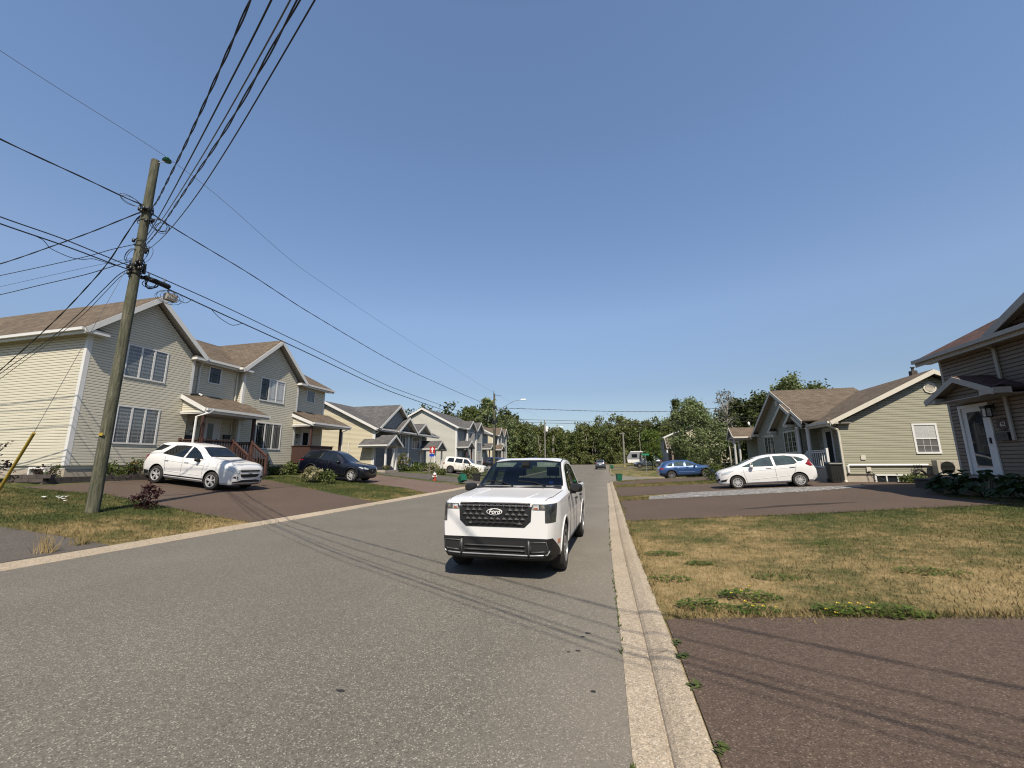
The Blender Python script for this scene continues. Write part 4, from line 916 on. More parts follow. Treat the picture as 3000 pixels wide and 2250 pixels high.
H.soffit.box(10.47, XF, 4, 17.28, 4.97, 4.99); H.gable('x', 10.42, 15, 10.9, 3.45, 5.2, 6.86, rk=.2, gut=False); H.face(FX(10.75, -1), [(7.6, 5.2), (14.2, 5.2), (10.9, 6.75)])
H.door(F, 15.41, 16.36, 1.22, 3.28, (.22, .8, .22, .14), handle=-1); H.lamp(F, 15.2, 3.2, 1.35)
pl = MB(); pl.prism([(.2*math.cos(t)*(1+.12*(k % 2)), .17*math.sin(t)*(1+.12*(k % 2))) for k, t in enumerate(np.linspace(0, 2*math.pi, 12, endpoint=False))], (XF, 14.98, 2.68), (0, -1, 0), (0, 0, 1), (-1, 0, 0), .02, .05); pl.build('number_plaque', M['darkwood'], H.t)
text('house_number', '62', .19, (XF-.055, 14.96, 2.67), (0, -1, 0), (0, 0, 1), M['cream_trim'], H.t)
H.mailbox(F, 14.95, 2.32)
H.downspout([(10.42, 14.6, 5.05), (10.6, 14.62, 4.95), (10.83, 14.68, 4.85), (10.83, 14.68, 2.2)], .05, M['grey_trim'])
H.gable('x', 10.0, XF, 15.1, 1.32, 3.58, 4.16, rk=.16, gut=False); H.face(FX(10.28, -1), [(14.0, 3.5), (16.2, 3.5), (15.1, 4.03)]); H.soffit.box(10.05, XF, 13.9, 16.3, 3.44, 3.46); H.eave_return(10.0, 13.78, 3.6, 0, 1, -1, 0, .5); H.eave_return(10.0, 16.42, 3.6, 0, -1, -1, 0, .45)
b = MB(); b.box(10.2, XF, 14.9, 16.7, .5, 1.16); b.build('door_step', M['foundation'], H.t)
b = MB(); b.box(11.0, 14.5, 17.0, 19.4, .5, .95); b.box(10.95, 14.55, 16.95, 19.45, .95, 1.0); b.build('landing', M['stone'], H.t)
H.done()

# ================= white garage house beyond the tree
zb = zlot(8.8, 80)
H = House('garage_house', 'pale two storey house with brown roofed open garage behind the leafy tree', 'house', (14, 84, zb),
          dict(wall='grey_siding', trim='white', shingle='brown_shingle', soffit='soffit', gutter='white', found='foundation'))
a = MB(); siding(a, [(8.8, zb+.3), (21, zb+.3), (21, zb+4.9), (14.9, zb+7.4), (8.8, zb+4.9)], (0, 79.5, 0), (1, 0, 0), (0, -1, 0), .16); a.build('wall', M['cream_siding'], H.t)
H.face(FX(8.8, -1), [(79.5, zb+.3), (90, zb+.3), (90, zb+4.9), (79.5, zb+4.9)], course=.16); H.wall.box(8.85, 21, 79.6, 90, zb, zb+4.8); H.found.box(8.83, 21, 79.55, 90, zb-.5, zb+.3)
H.gable('y', 79.0, 90.5, 14.9, 6.6, zb+5.0, zb+7.75, rk=.25); H.corner(8.8, 79.5, zb, zb+4.9, -1, -1, .2, .05); H.window(FX(8.8, -1), 80.3, 81.9, zb+3.3, zb+4.7, 2, 'pane'); H.rake((8.3, 79.5, zb+2.9), (8.8, 79.5, zb+3.1))
H.gable('x', 8.2, 12.6, 76.2, 2.6, zb+2.9, zb+4.7, rk=.2); a = MB(); siding(a, [(73.9, zb+2.8), (78.5, zb+2.8), (76.2, zb+4.4)], *FX(8.95, -1), .16); a.build('wall', M['taupe_siding'], H.t)
gb = MB()
for y0, y1 in ((73.8, 74.2), (78.2, 78.6)): gb.box(8.9, 9.2, y0, y1, zb, zb+2.9)
gb.box(12.4, 13, 73.8, 74.0, zb, zb+2.9); gb.box(12.8, 13, 74, 78.5, zb, zb+2.9); gb.box(9.2, 13, 78.4, 78.6, zb, zb+2.9); gb.build('garage', M['taupe_siding'], H.t)
H.done()
# ------------------------------------------------------------------ vehicles
def pchip(xs, ys, q):
    xs = np.asarray(xs, float); ys = np.asarray(ys, float); h = np.diff(xs); d = np.diff(ys)/h; m = np.zeros_like(ys)
    for i in range(1, len(xs)-1):
        if d[i-1]*d[i] > 0:
            w1, w2 = 2*h[i]+h[i-1], h[i]+2*h[i-1]; m[i] = (w1+w2)/(w1/d[i-1]+w2/d[i])
    m[0], m[-1] = d[0], d[-1]
    q = np.clip(q, xs[0], xs[-1]); i = np.clip(np.searchsorted(xs, q)-1, 0, len(h)-1); t = (q-xs[i])/h[i]
    return (2*t**3-3*t**2+1)*ys[i]+(t**3-2*t**2+t)*h[i]*m[i]+(-2*t**3+3*t**2)*ys[i+1]+(t**3-t**2)*h[i]*m[i+1]
def curve(pts, q):
    p = sorted(pts); return pchip([a for a, _ in p], [b for _, b in p], q)
def loft(C, xs, inset=0, zbase=None):
    zt, zb, zl, w, wt = (curve(C[k], xs) for k in ('top', 'belt', 'low', 'w', 'wt'))
    rows = []
    for i, x in enumerate(xs):
        T, B, L, Wd, Wt = zt[i]-inset, zb[i], zl[i], w[i]-inset, wt[i]-inset
        if zbase is not None: L = zbase
        B = min(B, T-.045); sh = Wd*C.get('shoulder', .965); Wt = min(Wt, sh-.005)
        ed = min(.07, (T-B)*.45)
        half = [(0, L), (.6*Wd, L), (.90*Wd, L+.02), (.965*Wd, L+.09), (.985*Wd, L+.35*(B-L)), (Wd, L+.62*(B-L)), (.992*Wd, L+.82*(B-L)), (sh, B),
                (Wt+(sh-Wt)*.30, B+(T-ed-B)*.72), (Wt, T-ed), (Wt-.05*C.get('round', 1), T-ed*.45), (.75*Wt, T-ed*.13), (.38*Wt, T-.008), (0, T)]
        rows.append([(x, y, z) for y, z in half]+[(x, -y, z) for y, z in reversed(half[1:-1])])
    v = [p for r in rows for p in r]; n = len(rows[0]); f = []
    for i in range(len(rows)-1):
        for j in range(n): f.append((i*n+j, i*n+(j+1) % n, (i+1)*n+(j+1) % n, (i+1)*n+j))
    f += [tuple(range(n-1, -1, -1)), tuple(range((len(rows)-1)*n, len(rows)*n))]
    return v, f
def tmpobj(v, f, mats, mi=0):
    me = bpy.data.meshes.new('t'); me.from_pydata(v, [], f)
    for m in mats: me.materials.append(m)
    if mi: me.polygons.foreach_set('material_index', [mi]*len(f))
    bm = bmesh.new(); bm.from_mesh(me); bmesh.ops.recalc_face_normals(bm, faces=bm.faces); bm.to_mesh(me); bm.free()
    o = bpy.data.objects.new('t', me); COL.objects.link(o); return o
def cyl_y(x, z, r, y0, y1, n=32):
    v = [(x+r*math.cos(t), y, z+r*math.sin(t)) for y in (y0, y1) for t in np.linspace(0, 2*math.pi, n, endpoint=False)]
    return v, [tuple(range(n)), tuple(range(2*n-1, n-1, -1))]+[(i, (i+1) % n, n+(i+1) % n, n+i) for i in range(n)]
def extr(poly, ax, a, b):    # polygon prism: ax 'y' polygon (x,z); ax 'x' polygon (y,z); ax 'z' polygon (x,y)
    P = {'y': lambda p, d: (p[0], d, p[1]), 'x': lambda p, d: (d, p[0], p[1]), 'z': lambda p, d: (p[0], p[1], d)}[ax]; k = len(poly)
    return [P(p, a) for p in poly]+[P(p, b) for p in poly], [tuple(range(k)), tuple(range(2*k-1, k-1, -1))]+[(i, (i+1) % k, k+(i+1) % k, k+i) for i in range(k)]
class Car:
    def __init__(s, C, name, label, cat, loc, rz, group=None, pitch=0):
        s.C = C; s.t = thing(name, label, cat, loc, rz, group); s.t.rotation_euler = (0, pitch, rz)
        x0 = min(p[0] for p in C['top']); x1 = max(p[0] for p in C['top'])
        s.xs = np.concatenate([np.linspace(x0, x0+.3, 9)[:-1], np.linspace(x0+.3, x1-.4, int((x1-x0)/.065))[:-1], np.linspace(x1-.4, x1, 12)])
        v, f = loft(C, s.xs)
        bm = bmesh.new(); vs = [bm.verts.new(p) for p in v]
        for q in f: bm.faces.new([vs[i] for i in q])
        bmesh.ops.recalc_face_normals(bm, faces=bm.faces); s.bvh = BVHTree.FromBMesh(bm); bm.free()
        b = tmpobj(v, f, [C['paint'], M['well']])
        cut = []
        for wx in C['wheels']: 
            for sg in (1, -1): cut.append(cyl_y(wx, C['R']+C.get('wz', .02), C['arch'], sg*.52, sg*1.3))
        cut += C.get('cuts', [])
        for (cv, cf) in cut:
            c = tmpobj(cv, cf, [C['paint'], M['well']], 1)
            md = b.modifiers.new('b', 'BOOLEAN'); md.operation = 'DIFFERENCE'; md.object = c; md.solver = 'EXACT'
            dg = bpy.context.evaluated_depsgraph_get(); me = bpy.data.meshes.new_from_object(b.evaluated_get(dg))
            b.modifiers.clear(); b.data = me; bpy.data.objects.remove(c)
        b.name = 'body'; me = b.data; me.name = 'body'
        me.polygons.foreach_set('use_smooth', [True]*len(me.polygons)); me.set_sharp_from_angle(angle=R_(C.get('sharp', 26))); b.parent = s.t
        s.body = b
    def hit(s, ax, a, b, sg=1):
        if ax == 'side': o, d = Vector((a, 3*sg, b)), Vector((0, -sg, 0))
        elif ax == 'end': o, d = Vector((6*sg, a, b)), Vector((-sg, 0, 0))
        else: o, d = Vector((a, b, 4)), Vector((0, 0, -1))
        r = s.bvh.ray_cast(o, d)
        if r[0] is None:
            r = s.bvh.find_nearest(o+d*(3-.9 if ax == 'side' else 4))
        return r[0], d
    def patch(s, name, poly, ax, mat, sg=1, off=.006, th=.03, step=.12, parent=None, both=False, smooth=True, mir=False):
        out = None
        for g in ((1, -1) if both else (sg,)):
            bm = bmesh.new(); P = poly if not (mir and g < 0) else [(-a, b) for a, b in poly]
            vs = [bm.verts.new((a, b, 0)) for a, b in P]; bm.faces.new(vs)
            for axx in (0, 1):
                lo = min(p[axx] for p in P); hi = max(p[axx] for p in P); k = math.floor(lo/step)*step+.013
                while k < hi:
                    if k > lo+.004:
                        co = (k, 0, 0) if axx == 0 else (0, k, 0); no = (1, 0, 0) if axx == 0 else (0, 1, 0)
                        bmesh.ops.bisect_plane(bm, geom=bm.verts[:]+bm.edges[:]+bm.faces[:], plane_co=co, plane_no=no, dist=1e-5)
                    k += step
            be = [e for e in bm.edges if len(e.link_faces) == 1]
            mb = MB(); bm.verts.index_update(); top = []; low = []
            sg_ = g if ax != 'endm' else sg
            for v in bm.verts:
                h, d = s.hit('end' if ax == 'endm' else ax, v.co.x, v.co.y, g if ax == 'side' else sg)
                top.append(h-d*off); low.append(h+d*(th or 0))
            n = len(top); V = top+low; F = [tuple(v.index for v in f.verts) for f in bm.faces]
            if th is None: V = top
            else: F += [(e.verts[0].index, e.verts[1].index, e.verts[1].index+n, e.verts[0].index+n) for e in be]
            mb.raw(V, F); bm.free()
            out = mb.build(name, mat, parent or s.t, smooth=smooth, angle=30, local=True)
        return out
    def line(s, name, pts, ax, mat, r=.006, both=True, sg=1, parent=None, mir=False, off=0.0):
        for g in ((1, -1) if both else (sg,)):
            P = []
            for (a, b), (c, d) in zip(pts[:-1], pts[1:]):
                k = max(2, int(math.hypot(c-a, d-b)/.07))
                for i in range(k): P.append((a+(c-a)*i/k, b+(d-b)*i/k))
            P.append(pts[-1]); Q = []
            for a, b in P:
                if mir and g < 0: a = -a
                h, d = s.hit(ax, a, b, g if ax == 'side' else sg); Q.append(h-d*off)
            mb = MB(); mb.tube(Q, r, 5); mb.build(name, mat, parent or s.t, smooth=True, local=True)
    def wheels(s, style='five', rim='alloy', rr=.62, width=.23, track=None, dark=True):
        C = s.C; R = C['R']; Rr = R*rr
        for wx in C['wheels']:
            for sg in (1, -1):
                yo = sg*(C['track']); yi = sg*(C['track']-width)
                mb = MB(); a = abs(width)
                prof = [(Rr, 0), (R*.90, -.004), (R*.965, .012), (R, .05), (R, a-.05), (R*.95, a-.01), (Rr, a)]
                mb.lathe([(r_, yo-sg*h_) for r_, h_ in prof], (wx, 0, R), 'y', 36, cap=False)
                for k in range(56):
                    t = 2*math.pi*k/56
                    c_, s_ = math.cos(t), math.sin(t); q = Vector((wx+c_*(R-.001), yo-sg*(.075+(k % 2)*.05), R+s_*(R-.001)))
                    mb.fbox(q, (-s_, 0, c_), (c_, 0, s_), (0, 1, 0), -.012, .012, -.024, .024, -.01, .0025)
                w = mb.build('wheel', M['tyre'], s.t, smooth=True, angle=40, local=True)
                rm = MB(); dk = MB()
                dk.lathe([(0, yo-sg*.075), (Rr*.98, yo-sg*.075), (Rr*.98, yo-sg*.15)], (wx, 0, R), 'y', 24, cap=False); dk.build('hub_well', M['well'], w, local=True)
                rm.lathe([(Rr*1.0, yo-sg*.004), (Rr*1.02, yo+sg*.006), (Rr*.93, yo+sg*.004), (Rr*.90, yo-sg*.03)], (wx, 0, R), 'y', 32, cap=False)
                rm.lathe([(0, yo-sg*.004), (Rr*.17, yo-sg*.006), (Rr*.2, yo-sg*.03)], (wx, 0, R), 'y', 14, cap=False)
                spk = {'five': [(k*72+18+d, .085, 0) for k in range(5) for d in (-9, 9)], 'six': [(k*60+30, .20, 0) for k in range(6)], 'multi': [(k*36, .10, 0) for k in range(10)], 'fan': [(k*36+d, .06, 0) for k in range(10) for d in (-7, 6)], 'y': [(k*72+18+d, .11, 0) for k in range(5) for d in (-15, 15)]}[style]
                for ang, wd, _ in spk:
                    t = R_(ang); c_, s_ = math.cos(t), math.sin(t); o = Vector((wx, yo, R))
                    ww = Rr*wd; e = Vector((c_, 0, s_)); n_ = Vector((-s_, 0, c_)); y_ = Vector((0, sg, 0))
                    P = []
                    for rr_, hw, dy in ((Rr*.13, ww*1.05, -.014), (Rr*.95, ww*.85, -.012)):
                        for q, yy in ((-hw, dy-.03), (hw, dy-.03), (hw*.75, dy), (-hw*.75, dy)): P.append(o+e*rr_+n_*q+y_*yy)
                    rm.raw(P, [(3, 2, 1, 0), (4, 5, 6, 7), (0, 1, 5, 4), (1, 2, 6, 5), (2, 3, 7, 6), (3, 0, 4, 7)])
                rm.build('rim', M[rim], w, smooth=True, angle=30, local=True)
    def mirrors(s, x, z, y, mat, size=(.12, .24, .17)):
        for sg in (1, -1):
            mb = MB(); a, b, c = size
            V = []
            for xx, k in ((x+a*.75, .55), (x+a*.35, .92), (x-a*.3, 1), (x-a*.45, .96)):
                for t in np.linspace(0, 2*math.pi, 12, endpoint=False):
                    ct, st_ = math.cos(t), math.sin(t); sq = lambda q: math.copysign(abs(q)**.6, q)
                    V.append((xx, sg*(y+b/2+b/2*k*sq(ct)), z+c/2*k*sq(st_)))
            F = [(i*12+j, i*12+(j+1) % 12, (i+1)*12+(j+1) % 12, (i+1)*12+j) for i in range(3) for j in range(12)]+[tuple(range(12)), tuple(range(47, 35, -1))]
            mb.raw(V, F); mb.fbox((x, sg*y, z-c*.42), (1, 0, 0), (0, sg, 0), (0, 0, 1), -.05, .05, -.03, .03, -.12, .1)
            o = mb.build('mirror', mat, s.t, smooth=True, angle=45, local=True)
            g = MB(); g.fbox((x-a*.46, sg*(y+b/2), z), (0, 1, 0), (-1, 0, 0), (0, 0, 1), -b*.4, b*.4, -c*.38, c*.38, 0, .004); g.build('mirror_glass', M['chrome'], o, local=True)
    def handles(s, xs, z, mat, ln=.2):
        for x in xs:
            for sg in (1, -1):
                h, d = s.hit('side', x, z, sg); mb = MB(); mb.fbox(h, (1, 0, 0), (0, sg, 0), (0, 0, 1), -ln/2, ln/2, -.014, .016, .015, .04); mb.fbox(h, (1, 0, 0), (0, sg, 0), (0, 0, 1), -ln/2, -ln/2+.03, -.012, .014, -.02, .02); mb.fbox(h, (1, 0, 0), (0, sg, 0), (0, 0, 1), ln/2-.03, ln/2, -.012, .014, -.02, .02)
                mb.build('door_handle', mat, s.t, local=True)
def sedge(C, x0, x1, f, n=8): return [(x, f(x)) for x in np.linspace(x0, x1, n)]

# ================= the white pickup truck in the road
GH_TOP = [(2.55, 1.06), (2.50, 1.10), (2.36, 1.135), (1.9, 1.155), (1.15, 1.205), (1.0, 1.26), (.36, 1.66), (.22, 1.70), (-.15, 1.745), (-.6, 1.74), (-.95, 1.70), (-1.03, 1.66), (-1.18, 1.24), (-1.24, 1.20), (-2.4, 1.19), (-2.53, 1.16)]
C = dict(paint=M['white_paint'], R=.36, arch=.405, wheels=(1.66, -1.416), track=.905, wz=.02, shoulder=.975, sharp=24, round=.8,
         top=GH_TOP, belt=[(2.55, 1.0), (2.3, 1.06), (1.0, 1.115), (-1.0, 1.135), (-2.53, 1.13)],
         low=[(2.55, .32), (2.40, .26), (2.1, .25), (-2.2, .27), (-2.53, .42)],
         w=[(2.55, .775), (2.50, .815), (2.38, .862), (2.1, .915), (1.0, .922), (-1.5, .922), (-2.4, .90), (-2.53, .86)],
         wt=[(2.55, .76), (2.3, .80), (1.15, .83), (1.0, .815), (.25, .72), (-.95, .70), (-1.15, .76), (-1.25, .84), (-2.53, .83)])
WS = [(-.785, 1.235), (.785, 1.235), (.77, 1.30), (.672, 1.65), (.35, 1.685), (-.35, 1.685), (-.672, 1.65), (-.77, 1.30)]
SW1 = [(.88, 1.145), (.40, 1.53), (.22, 1.60), (-.02, 1.625), (-.02, 1.15)]
SW2 = [(-.13, 1.15), (-.13, 1.625), (-.55, 1.61), (-.80, 1.56), (-.92, 1.17)]
cab_x = np.linspace(-.95, .9, 14)
Ci = dict(C); Ci['top'] = [(a, b) for a, b in C['top']]
C['cuts'] = [loft(Ci, cab_x, .05, .55), extr(WS, 'x', .15, 1.7), extr(SW1, 'y', .45, 1.2), extr(SW2, 'y', .45, 1.2), extr(SW1, 'y', -1.2, -.45), extr(SW2, 'y', -1.2, -.45),
             extr([(-.52, 1.27), (.52, 1.27), (.5, 1.58), (-.5, 1.58)], 'x', -1.3, -.8), extr([(-2.46, .84), (-1.25, .84), (-1.25, -.84), (-2.46, -.84)], 'z', .75, 1.4)]
T = Car(C, 'pickup_truck', 'white crew cab pickup truck stopped in the road facing the viewer', 'pickup truck', (-1.745, 6.0+2.53, 0), R_(-90.4))
T.patch('windscreen', [(a*.995, b) for a, b in WS], 'end', M['glass'], off=-.006, th=None)
T.line('windscreen_seal', WS+[WS[0]], 'end', M['plastic'], .012, False, off=-.004)
for P in (SW1, SW2): T.patch('side_window', P, 'side', M['glass_side'], off=-.008, th=None, both=True)
T.patch('side_window', [(-.03, 1.14), (-.03, 1.64), (-.12, 1.64), (-.12, 1.14)], 'side', M['plastic'], both=True)
T.patch('rear_window', [(-.52, 1.27), (.52, 1.27), (.5, 1.58), (-.5, 1.58)], 'end', M['glass_side'], sg=-1, off=-.005, th=None)
# interior
def part(t, name, mat, boxes, **k):
    mb = MB()
    for b in boxes: mb.box(*b)
    return mb.build(name, M[mat], t, local=True, **k)
part(T.t, 'dashboard', 'seat', [(.42, 1.0, -.72, .72, .55, 1.10), (.36, .48, -.72, .72, .85, 1.06), (.5, 1.02, -.66, .66, 1.09, 1.17)])
for y in (.37, -.37):
    mb = MB(); mb.box(-.35, .2, y-.24, y+.24, .55, .78); mb.hexa([(-.5, y-.23, .7), (-.34, y-.23, .7), (-.34, y+.23, .7), (-.5, y+.23, .7), (-.66, y-.2, 1.32), (-.54, y-.2, 1.32), (-.54, y+.2, 1.32), (-.66, y+.2, 1.32)]); st_ = mb.build('seat', M['seat'], T.t, local=True)
    h = MB(); h.box(-.68, -.57, y-.13, y+.13, 1.36, 1.55); h.tube([(-.61, y-.07, 1.3), (-.62, y-.07, 1.4)], .008, 6); h.tube([(-.61, y+.07, 1.3), (-.62, y+.07, 1.4)], .008, 6); h.build('headrest', M['seat'], st_, local=True)
part(T.t, 'rear_bench', 'seat', [(-.92, -.8, -.68, .68, .6, 1.3), (-.8, -.4+.0, -.68, .68, .55, .8)])
mb = MB(); mb.tube([(.30+.10*math.sin(t), .37+.185*math.cos(t), 1.05+.16*math.sin(t)) for t in np.linspace(0, 2*math.pi, 25)], .015, 6); mb.tube([(.30, .2, 1.05), (.34, .37, 1.0), (.30, .54, 1.05)], .02, 6); mb.tube([(.34, .37, 1.0), (.55, .37, .92)], .03, 6); mb.build('steering_wheel', M['plastic'], T.t, local=True)
for y0, y1, e in ((.20, .61, 0), (-.63, -.22, 0)):
    mb = MB(); mb.hexa([(.30, y0, 1.635), (.46, y0+.03, 1.565), (.46, y1-.03, 1.565), (.30, y1, 1.625), (.29, y0, 1.655), (.45, y0+.03, 1.585), (.45, y1-.03, 1.585), (.29, y1, 1.645)]); v_ = mb.build('sun_visor', M['visor'], T.t, local=True)
    m2 = MB(); m2.hexa([(.345, (y0+y1)/2-.06, 1.612), (.41, (y0+y1)/2-.06, 1.583), (.41, (y0+y1)/2+.1, 1.583), (.345, (y0+y1)/2+.1, 1.612), (.35, (y0+y1)/2-.06, 1.63), (.415, (y0+y1)/2-.06, 1.60), (.415, (y0+y1)/2+.1, 1.60), (.35, (y0+y1)/2+.1, 1.63)]); m2.build('warning_label', M['cream_trim'], v_, local=True)
part(T.t, 'rear_view_mirror', 'plastic', [(.33, .36, -.11, .11, 1.52, 1.585), (.36, .5, -.07, .07, 1.59, 1.66)])
part(T.t, 'windscreen_sticker', 'blue_sign', [(.86, .864, .53, .60, 1.265, 1.305)])
# front: grille band, grille, emblem
OUT = [(-.56, 1.03), (-.54, 1.075), (.54, 1.075), (.56, 1.03), (.545, .96), (.535, .82), (.44, .735), (-.44, .735), (-.535, .82), (-.545, .96)]
band = T.patch('front_surround', OUT, 'end', M['plastic'], off=.006, th=.02, step=.09)
g = MB()
for r in range(5):
    z = .775+r*.062
    hw = .50 if z > .83 else .50-(.83-z)*1.15
    for k in range(-6, 7):
        y = k*.092+(r % 2)*.046
        if abs(y) > hw-.03 or (abs(y) < .15 and z > .87 and z < 1.0): continue
        h, d = T.hit('end', y, z, 1); x = h.x+.006
        P = [(x, y-.046, z), (x, y, z+.031), (x, y+.046, z), (x, y, z-.031), (x+.016, y-.028, z+.004), (x+.016, y+.028, z+.004), (x+.012, y+.028, z-.006), (x+.012, y-.028, z-.006)]
        g.raw(P, [(0, 4, 5, 2, 1), (0, 3, 2, 6, 7), (4, 7, 6, 5), (0, 7, 4), (2, 5, 6)])
g.build('grille_insert', M['grille'], band, local=True)
T.line('grille_bar', [(-.53, 1.056), (0, 1.058), (.53, 1.056)], 'end', M['plastic'], .012, False, parent=band, off=.012); T.line('grille_bar', [(-.36, .765), (-.31, .79), (.31, .79), (.36, .765)], 'end', M['plastic'], .013, False, parent=band, off=.01)
xe = T.hit('end', 0, .94, 1)[0].x
def oval(a, b, n=32): return [(a*math.cos(t), b*math.sin(t)) for t in np.linspace(0, 2*math.pi, n, endpoint=False)]
mb = MB(); mb.prism(oval(.118, .047), (xe, 0, .945), (0, 1, 0), (0, 0, 1), (1, 0, 0), .0, .026); em = mb.build('emblem', M['white_plain'], band, local=True)
mb = MB(); mb.prism(oval(.107, .038), (xe, 0, .945), (0, 1, 0), (0, 0, 1), (1, 0, 0), .02, .029); mb.build('emblem_field', M['navy_paint'], em, local=True)
text('emblem_lettering', 'Ford', .088, (xe+.030, 0, .945), (0, 1, 0), (0, 0, 1), M['white_plain'], em, .002, .28, off=.002, local=True)
def split_zone(car, name, mat, planes, test):
    me = car.body.data; bm = bmesh.new(); bm.from_mesh(me)
    for co, no, reg in planes:
        fs = [f for f in bm.faces if reg(f.calc_center_median())]
        g = list({v for f in fs for v in f.verts})+list({e for f in fs for e in f.edges})+fs
        bmesh.ops.bisect_plane(bm, geom=g, plane_co=co, plane_no=no, dist=1e-5)
    pick = [f for f in bm.faces if f.material_index == 0 and test(f.calc_center_median())]
    b2 = bmesh.new(); mp = {}
    for f in pick: b2.faces.new([mp.setdefault(v, b2.verts.new(v.co)) if v not in mp else mp[v] for v in f.verts])
    bmesh.ops.delete(bm, geom=pick, context='FACES')
    bm.to_mesh(me); bm.free(); m2 = bpy.data.meshes.new(name); b2.to_mesh(m2); b2.free(); m2.materials.append(mat)
    me.polygons.foreach_set('use_smooth', [True]*len(me.polygons)); me.set_sharp_from_angle(angle=R_(24))
    m2.polygons.foreach_set('use_smooth', [True]*len(m2.polygons)); m2.set_sharp_from_angle(angle=R_(24))
    o = bpy.data.objects.new(name, m2); COL.objects.link(o); o.parent = car.t; return o
# head lamps: the corner of the body itself, cut out as a lamp of its own
def lampzone(sg):
    reg = lambda c: (c.x > 2.12 and c.y*sg > .5 and .7 < c.z < 1.12) or c.x > 2.535
    pl = [((0, 0, .80), (0, 0, 1), reg), ((0, 0, 1.058), (0, 0, 1), reg), ((0, 0, .972), (0, 0, 1), reg), ((0, sg*.738, 0), (0, 1, 0), reg), ((0, sg*.56, 0), (0, 1, 0), reg), ((2.30, 0, .95), Vector((1, 0, .45)).normalized(), reg)]
    t = lambda c: c.y*sg > .56 and .80 < c.z < 1.058 and (c-Vector((2.30, 0, .95))).dot(Vector((1, 0, .45)).normalized()) > 0 and (c.z > .972 or c.y*sg > .738)
    return split_zone(T, 'headlight', M['lamp_dark'], pl, t)
for sg in (1, -1):
    p = lambda L: [(sg*a, b) for a, b in L]
    o = lampzone(sg)
    T.patch('lamp_lens', p([(.575, .985), (.655, .985), (.655, 1.045), (.575, 1.045)]), 'end', M['lamp_glass'], off=.004, th=.004, step=.05, parent=o); T.patch('lamp_lens', p([(.675, .99), (.735, .985), (.735, 1.045), (.675, 1.045)]), 'end', M['chrome'], off=.004, th=.004, step=.05, parent=o)
    T.patch('turn_lens', p([(.585, .99), (.64, .99), (.64, 1.01), (.585, 1.01)]), 'end', M['amber'], off=.007, th=.004, parent=o)
# black lower bumper, intakes, skid bar
nrm = Vector((-.62, 0, 1)).normalized()
bp = split_zone(T, 'bumper', M['plastic'], [((0, 0, .592), (0, 0, 1), lambda c: c.x > 1.9), ((2.47, 0, .60), nrm, lambda c: c.x > 1.9 and c.x < 2.5)],
                lambda c: c.x > 2.0 and c.z < .592 and (c-Vector((2.47, 0, .60))).dot(nrm) < 0)
T.patch('lower_intake', [(-.46, .365), (-.47, .53), (-.36, .545), (.36, .545), (.47, .53), (.46, .365)], 'end', M['well'], off=.006, th=.0, parent=bp)
for z in (.42, .48): T.line('intake_bar', [(-.45, z), (.45, z)], 'end', M['plastic_grey'], .011, False, parent=bp, off=.018)
for sg in (1, -1):
    T.patch('fog_intake', [(sg*a, b) for a, b in ((.54, .41), (.53, .525), (.74,   .535), (.765, .43))], 'end', M['well'], off=.006, th=.0, parent=bp)
    T.line('fog_frame', [(sg*.53, .405), (sg*.52, .535), (sg*.75, .545), (sg*.775, .425), (sg*.53, .405)], 'end', M['plastic_grey'], .011, False, parent=bp, off=.008)
    T.line('fog_trim', [(sg*.50, .355), (sg*.50, .56)], 'end', M['plastic_grey'], .018, False, parent=bp, off=.01)
T.line('skid_bar', [(-.79, .43), (-.76, .375), (-.5, .36), (.5, .36), (.76, .375), (.79, .43)], 'end', M['steel'], .012, False, parent=bp, off=.004)
part(T.t, 'air_dam', 'well', [(1.98, 2.16, -.70, .70, .20, .30), (-2.3, 2.1, -.6, .6, .24, .34)])
for sg in (1, -1): T.patch('mud_flap', [(2.10, .18), (2.20, .18), (2.22, .4), (2.12, .4)], 'side', M['plastic'], sg=sg, off=-.03, th=.12)
T.patch('side_marker', [(2.18, .50), (2.29, .50), (2.29, .56), (2.18, .56)], 'side', M['amber'], both=True, off=.006)
T.patch('rocker_panel', [(1.22, .25), (1.2, .37), (-.95, .37), (-1.0, .25)], 'side', M['plastic'], both=True, off=.012)
for wx in C['wheels']:
    arc = [(wx+.43*math.cos(t), .38+.43*math.sin(t)) for t in np.linspace(-.15, math.pi+.15, 15)]
    T.line('arch_lip', arc, 'side', M['white_paint'], .016, True)
T.line('bonnet_gap', [(2.42, .765), (2.0, .80), (1.2, .765)], 'top', M['seam'], .005, True, mir=True) if False else None
for sg in (1, -1):
    T.line('bonnet_gap', [(2.46, sg*.735), (2.1, sg*.785), (1.18, sg*.81)], 'top', M['seam'], .006, False)
    T.line('bonnet_crease', [(2.4, sg*.44), (1.8, sg*.50), (1.2, sg*.47)], 'top', M['white_paint'], .018, False, off=-.006)
T.line('door_gap', [(1.02, 1.10), (.98, .75), (.98, .38)], 'side', M['seam'], .006); T.line('door_gap', [(-.075, 1.13), (-.075, .38)], 'side', M['seam'], .006); T.line('door_gap', [(-.98, 1.13), (-.98, .8), (-.93, .5)], 'side', M['seam'], .006); T.line('bed_gap', [(-1.2, 1.14), (-1.2, .6)], 'side', M['seam'], .006)
T.patch('fender_vent', [(1.06, 1.08), (1.16, 1.04), (1.20, .90), (1.17, .90), (1.10, 1.02), (1.0, 1.07)], 'side', M['plastic'], both=True, off=.004)
T.line('roof_channel', [(.28, .675), (-.95, .66)], 'top', M['plastic'], .012, False); T.line('roof_channel', [(.28, -.675), (-.95, -.66)], 'top', M['plastic'], .012, False)
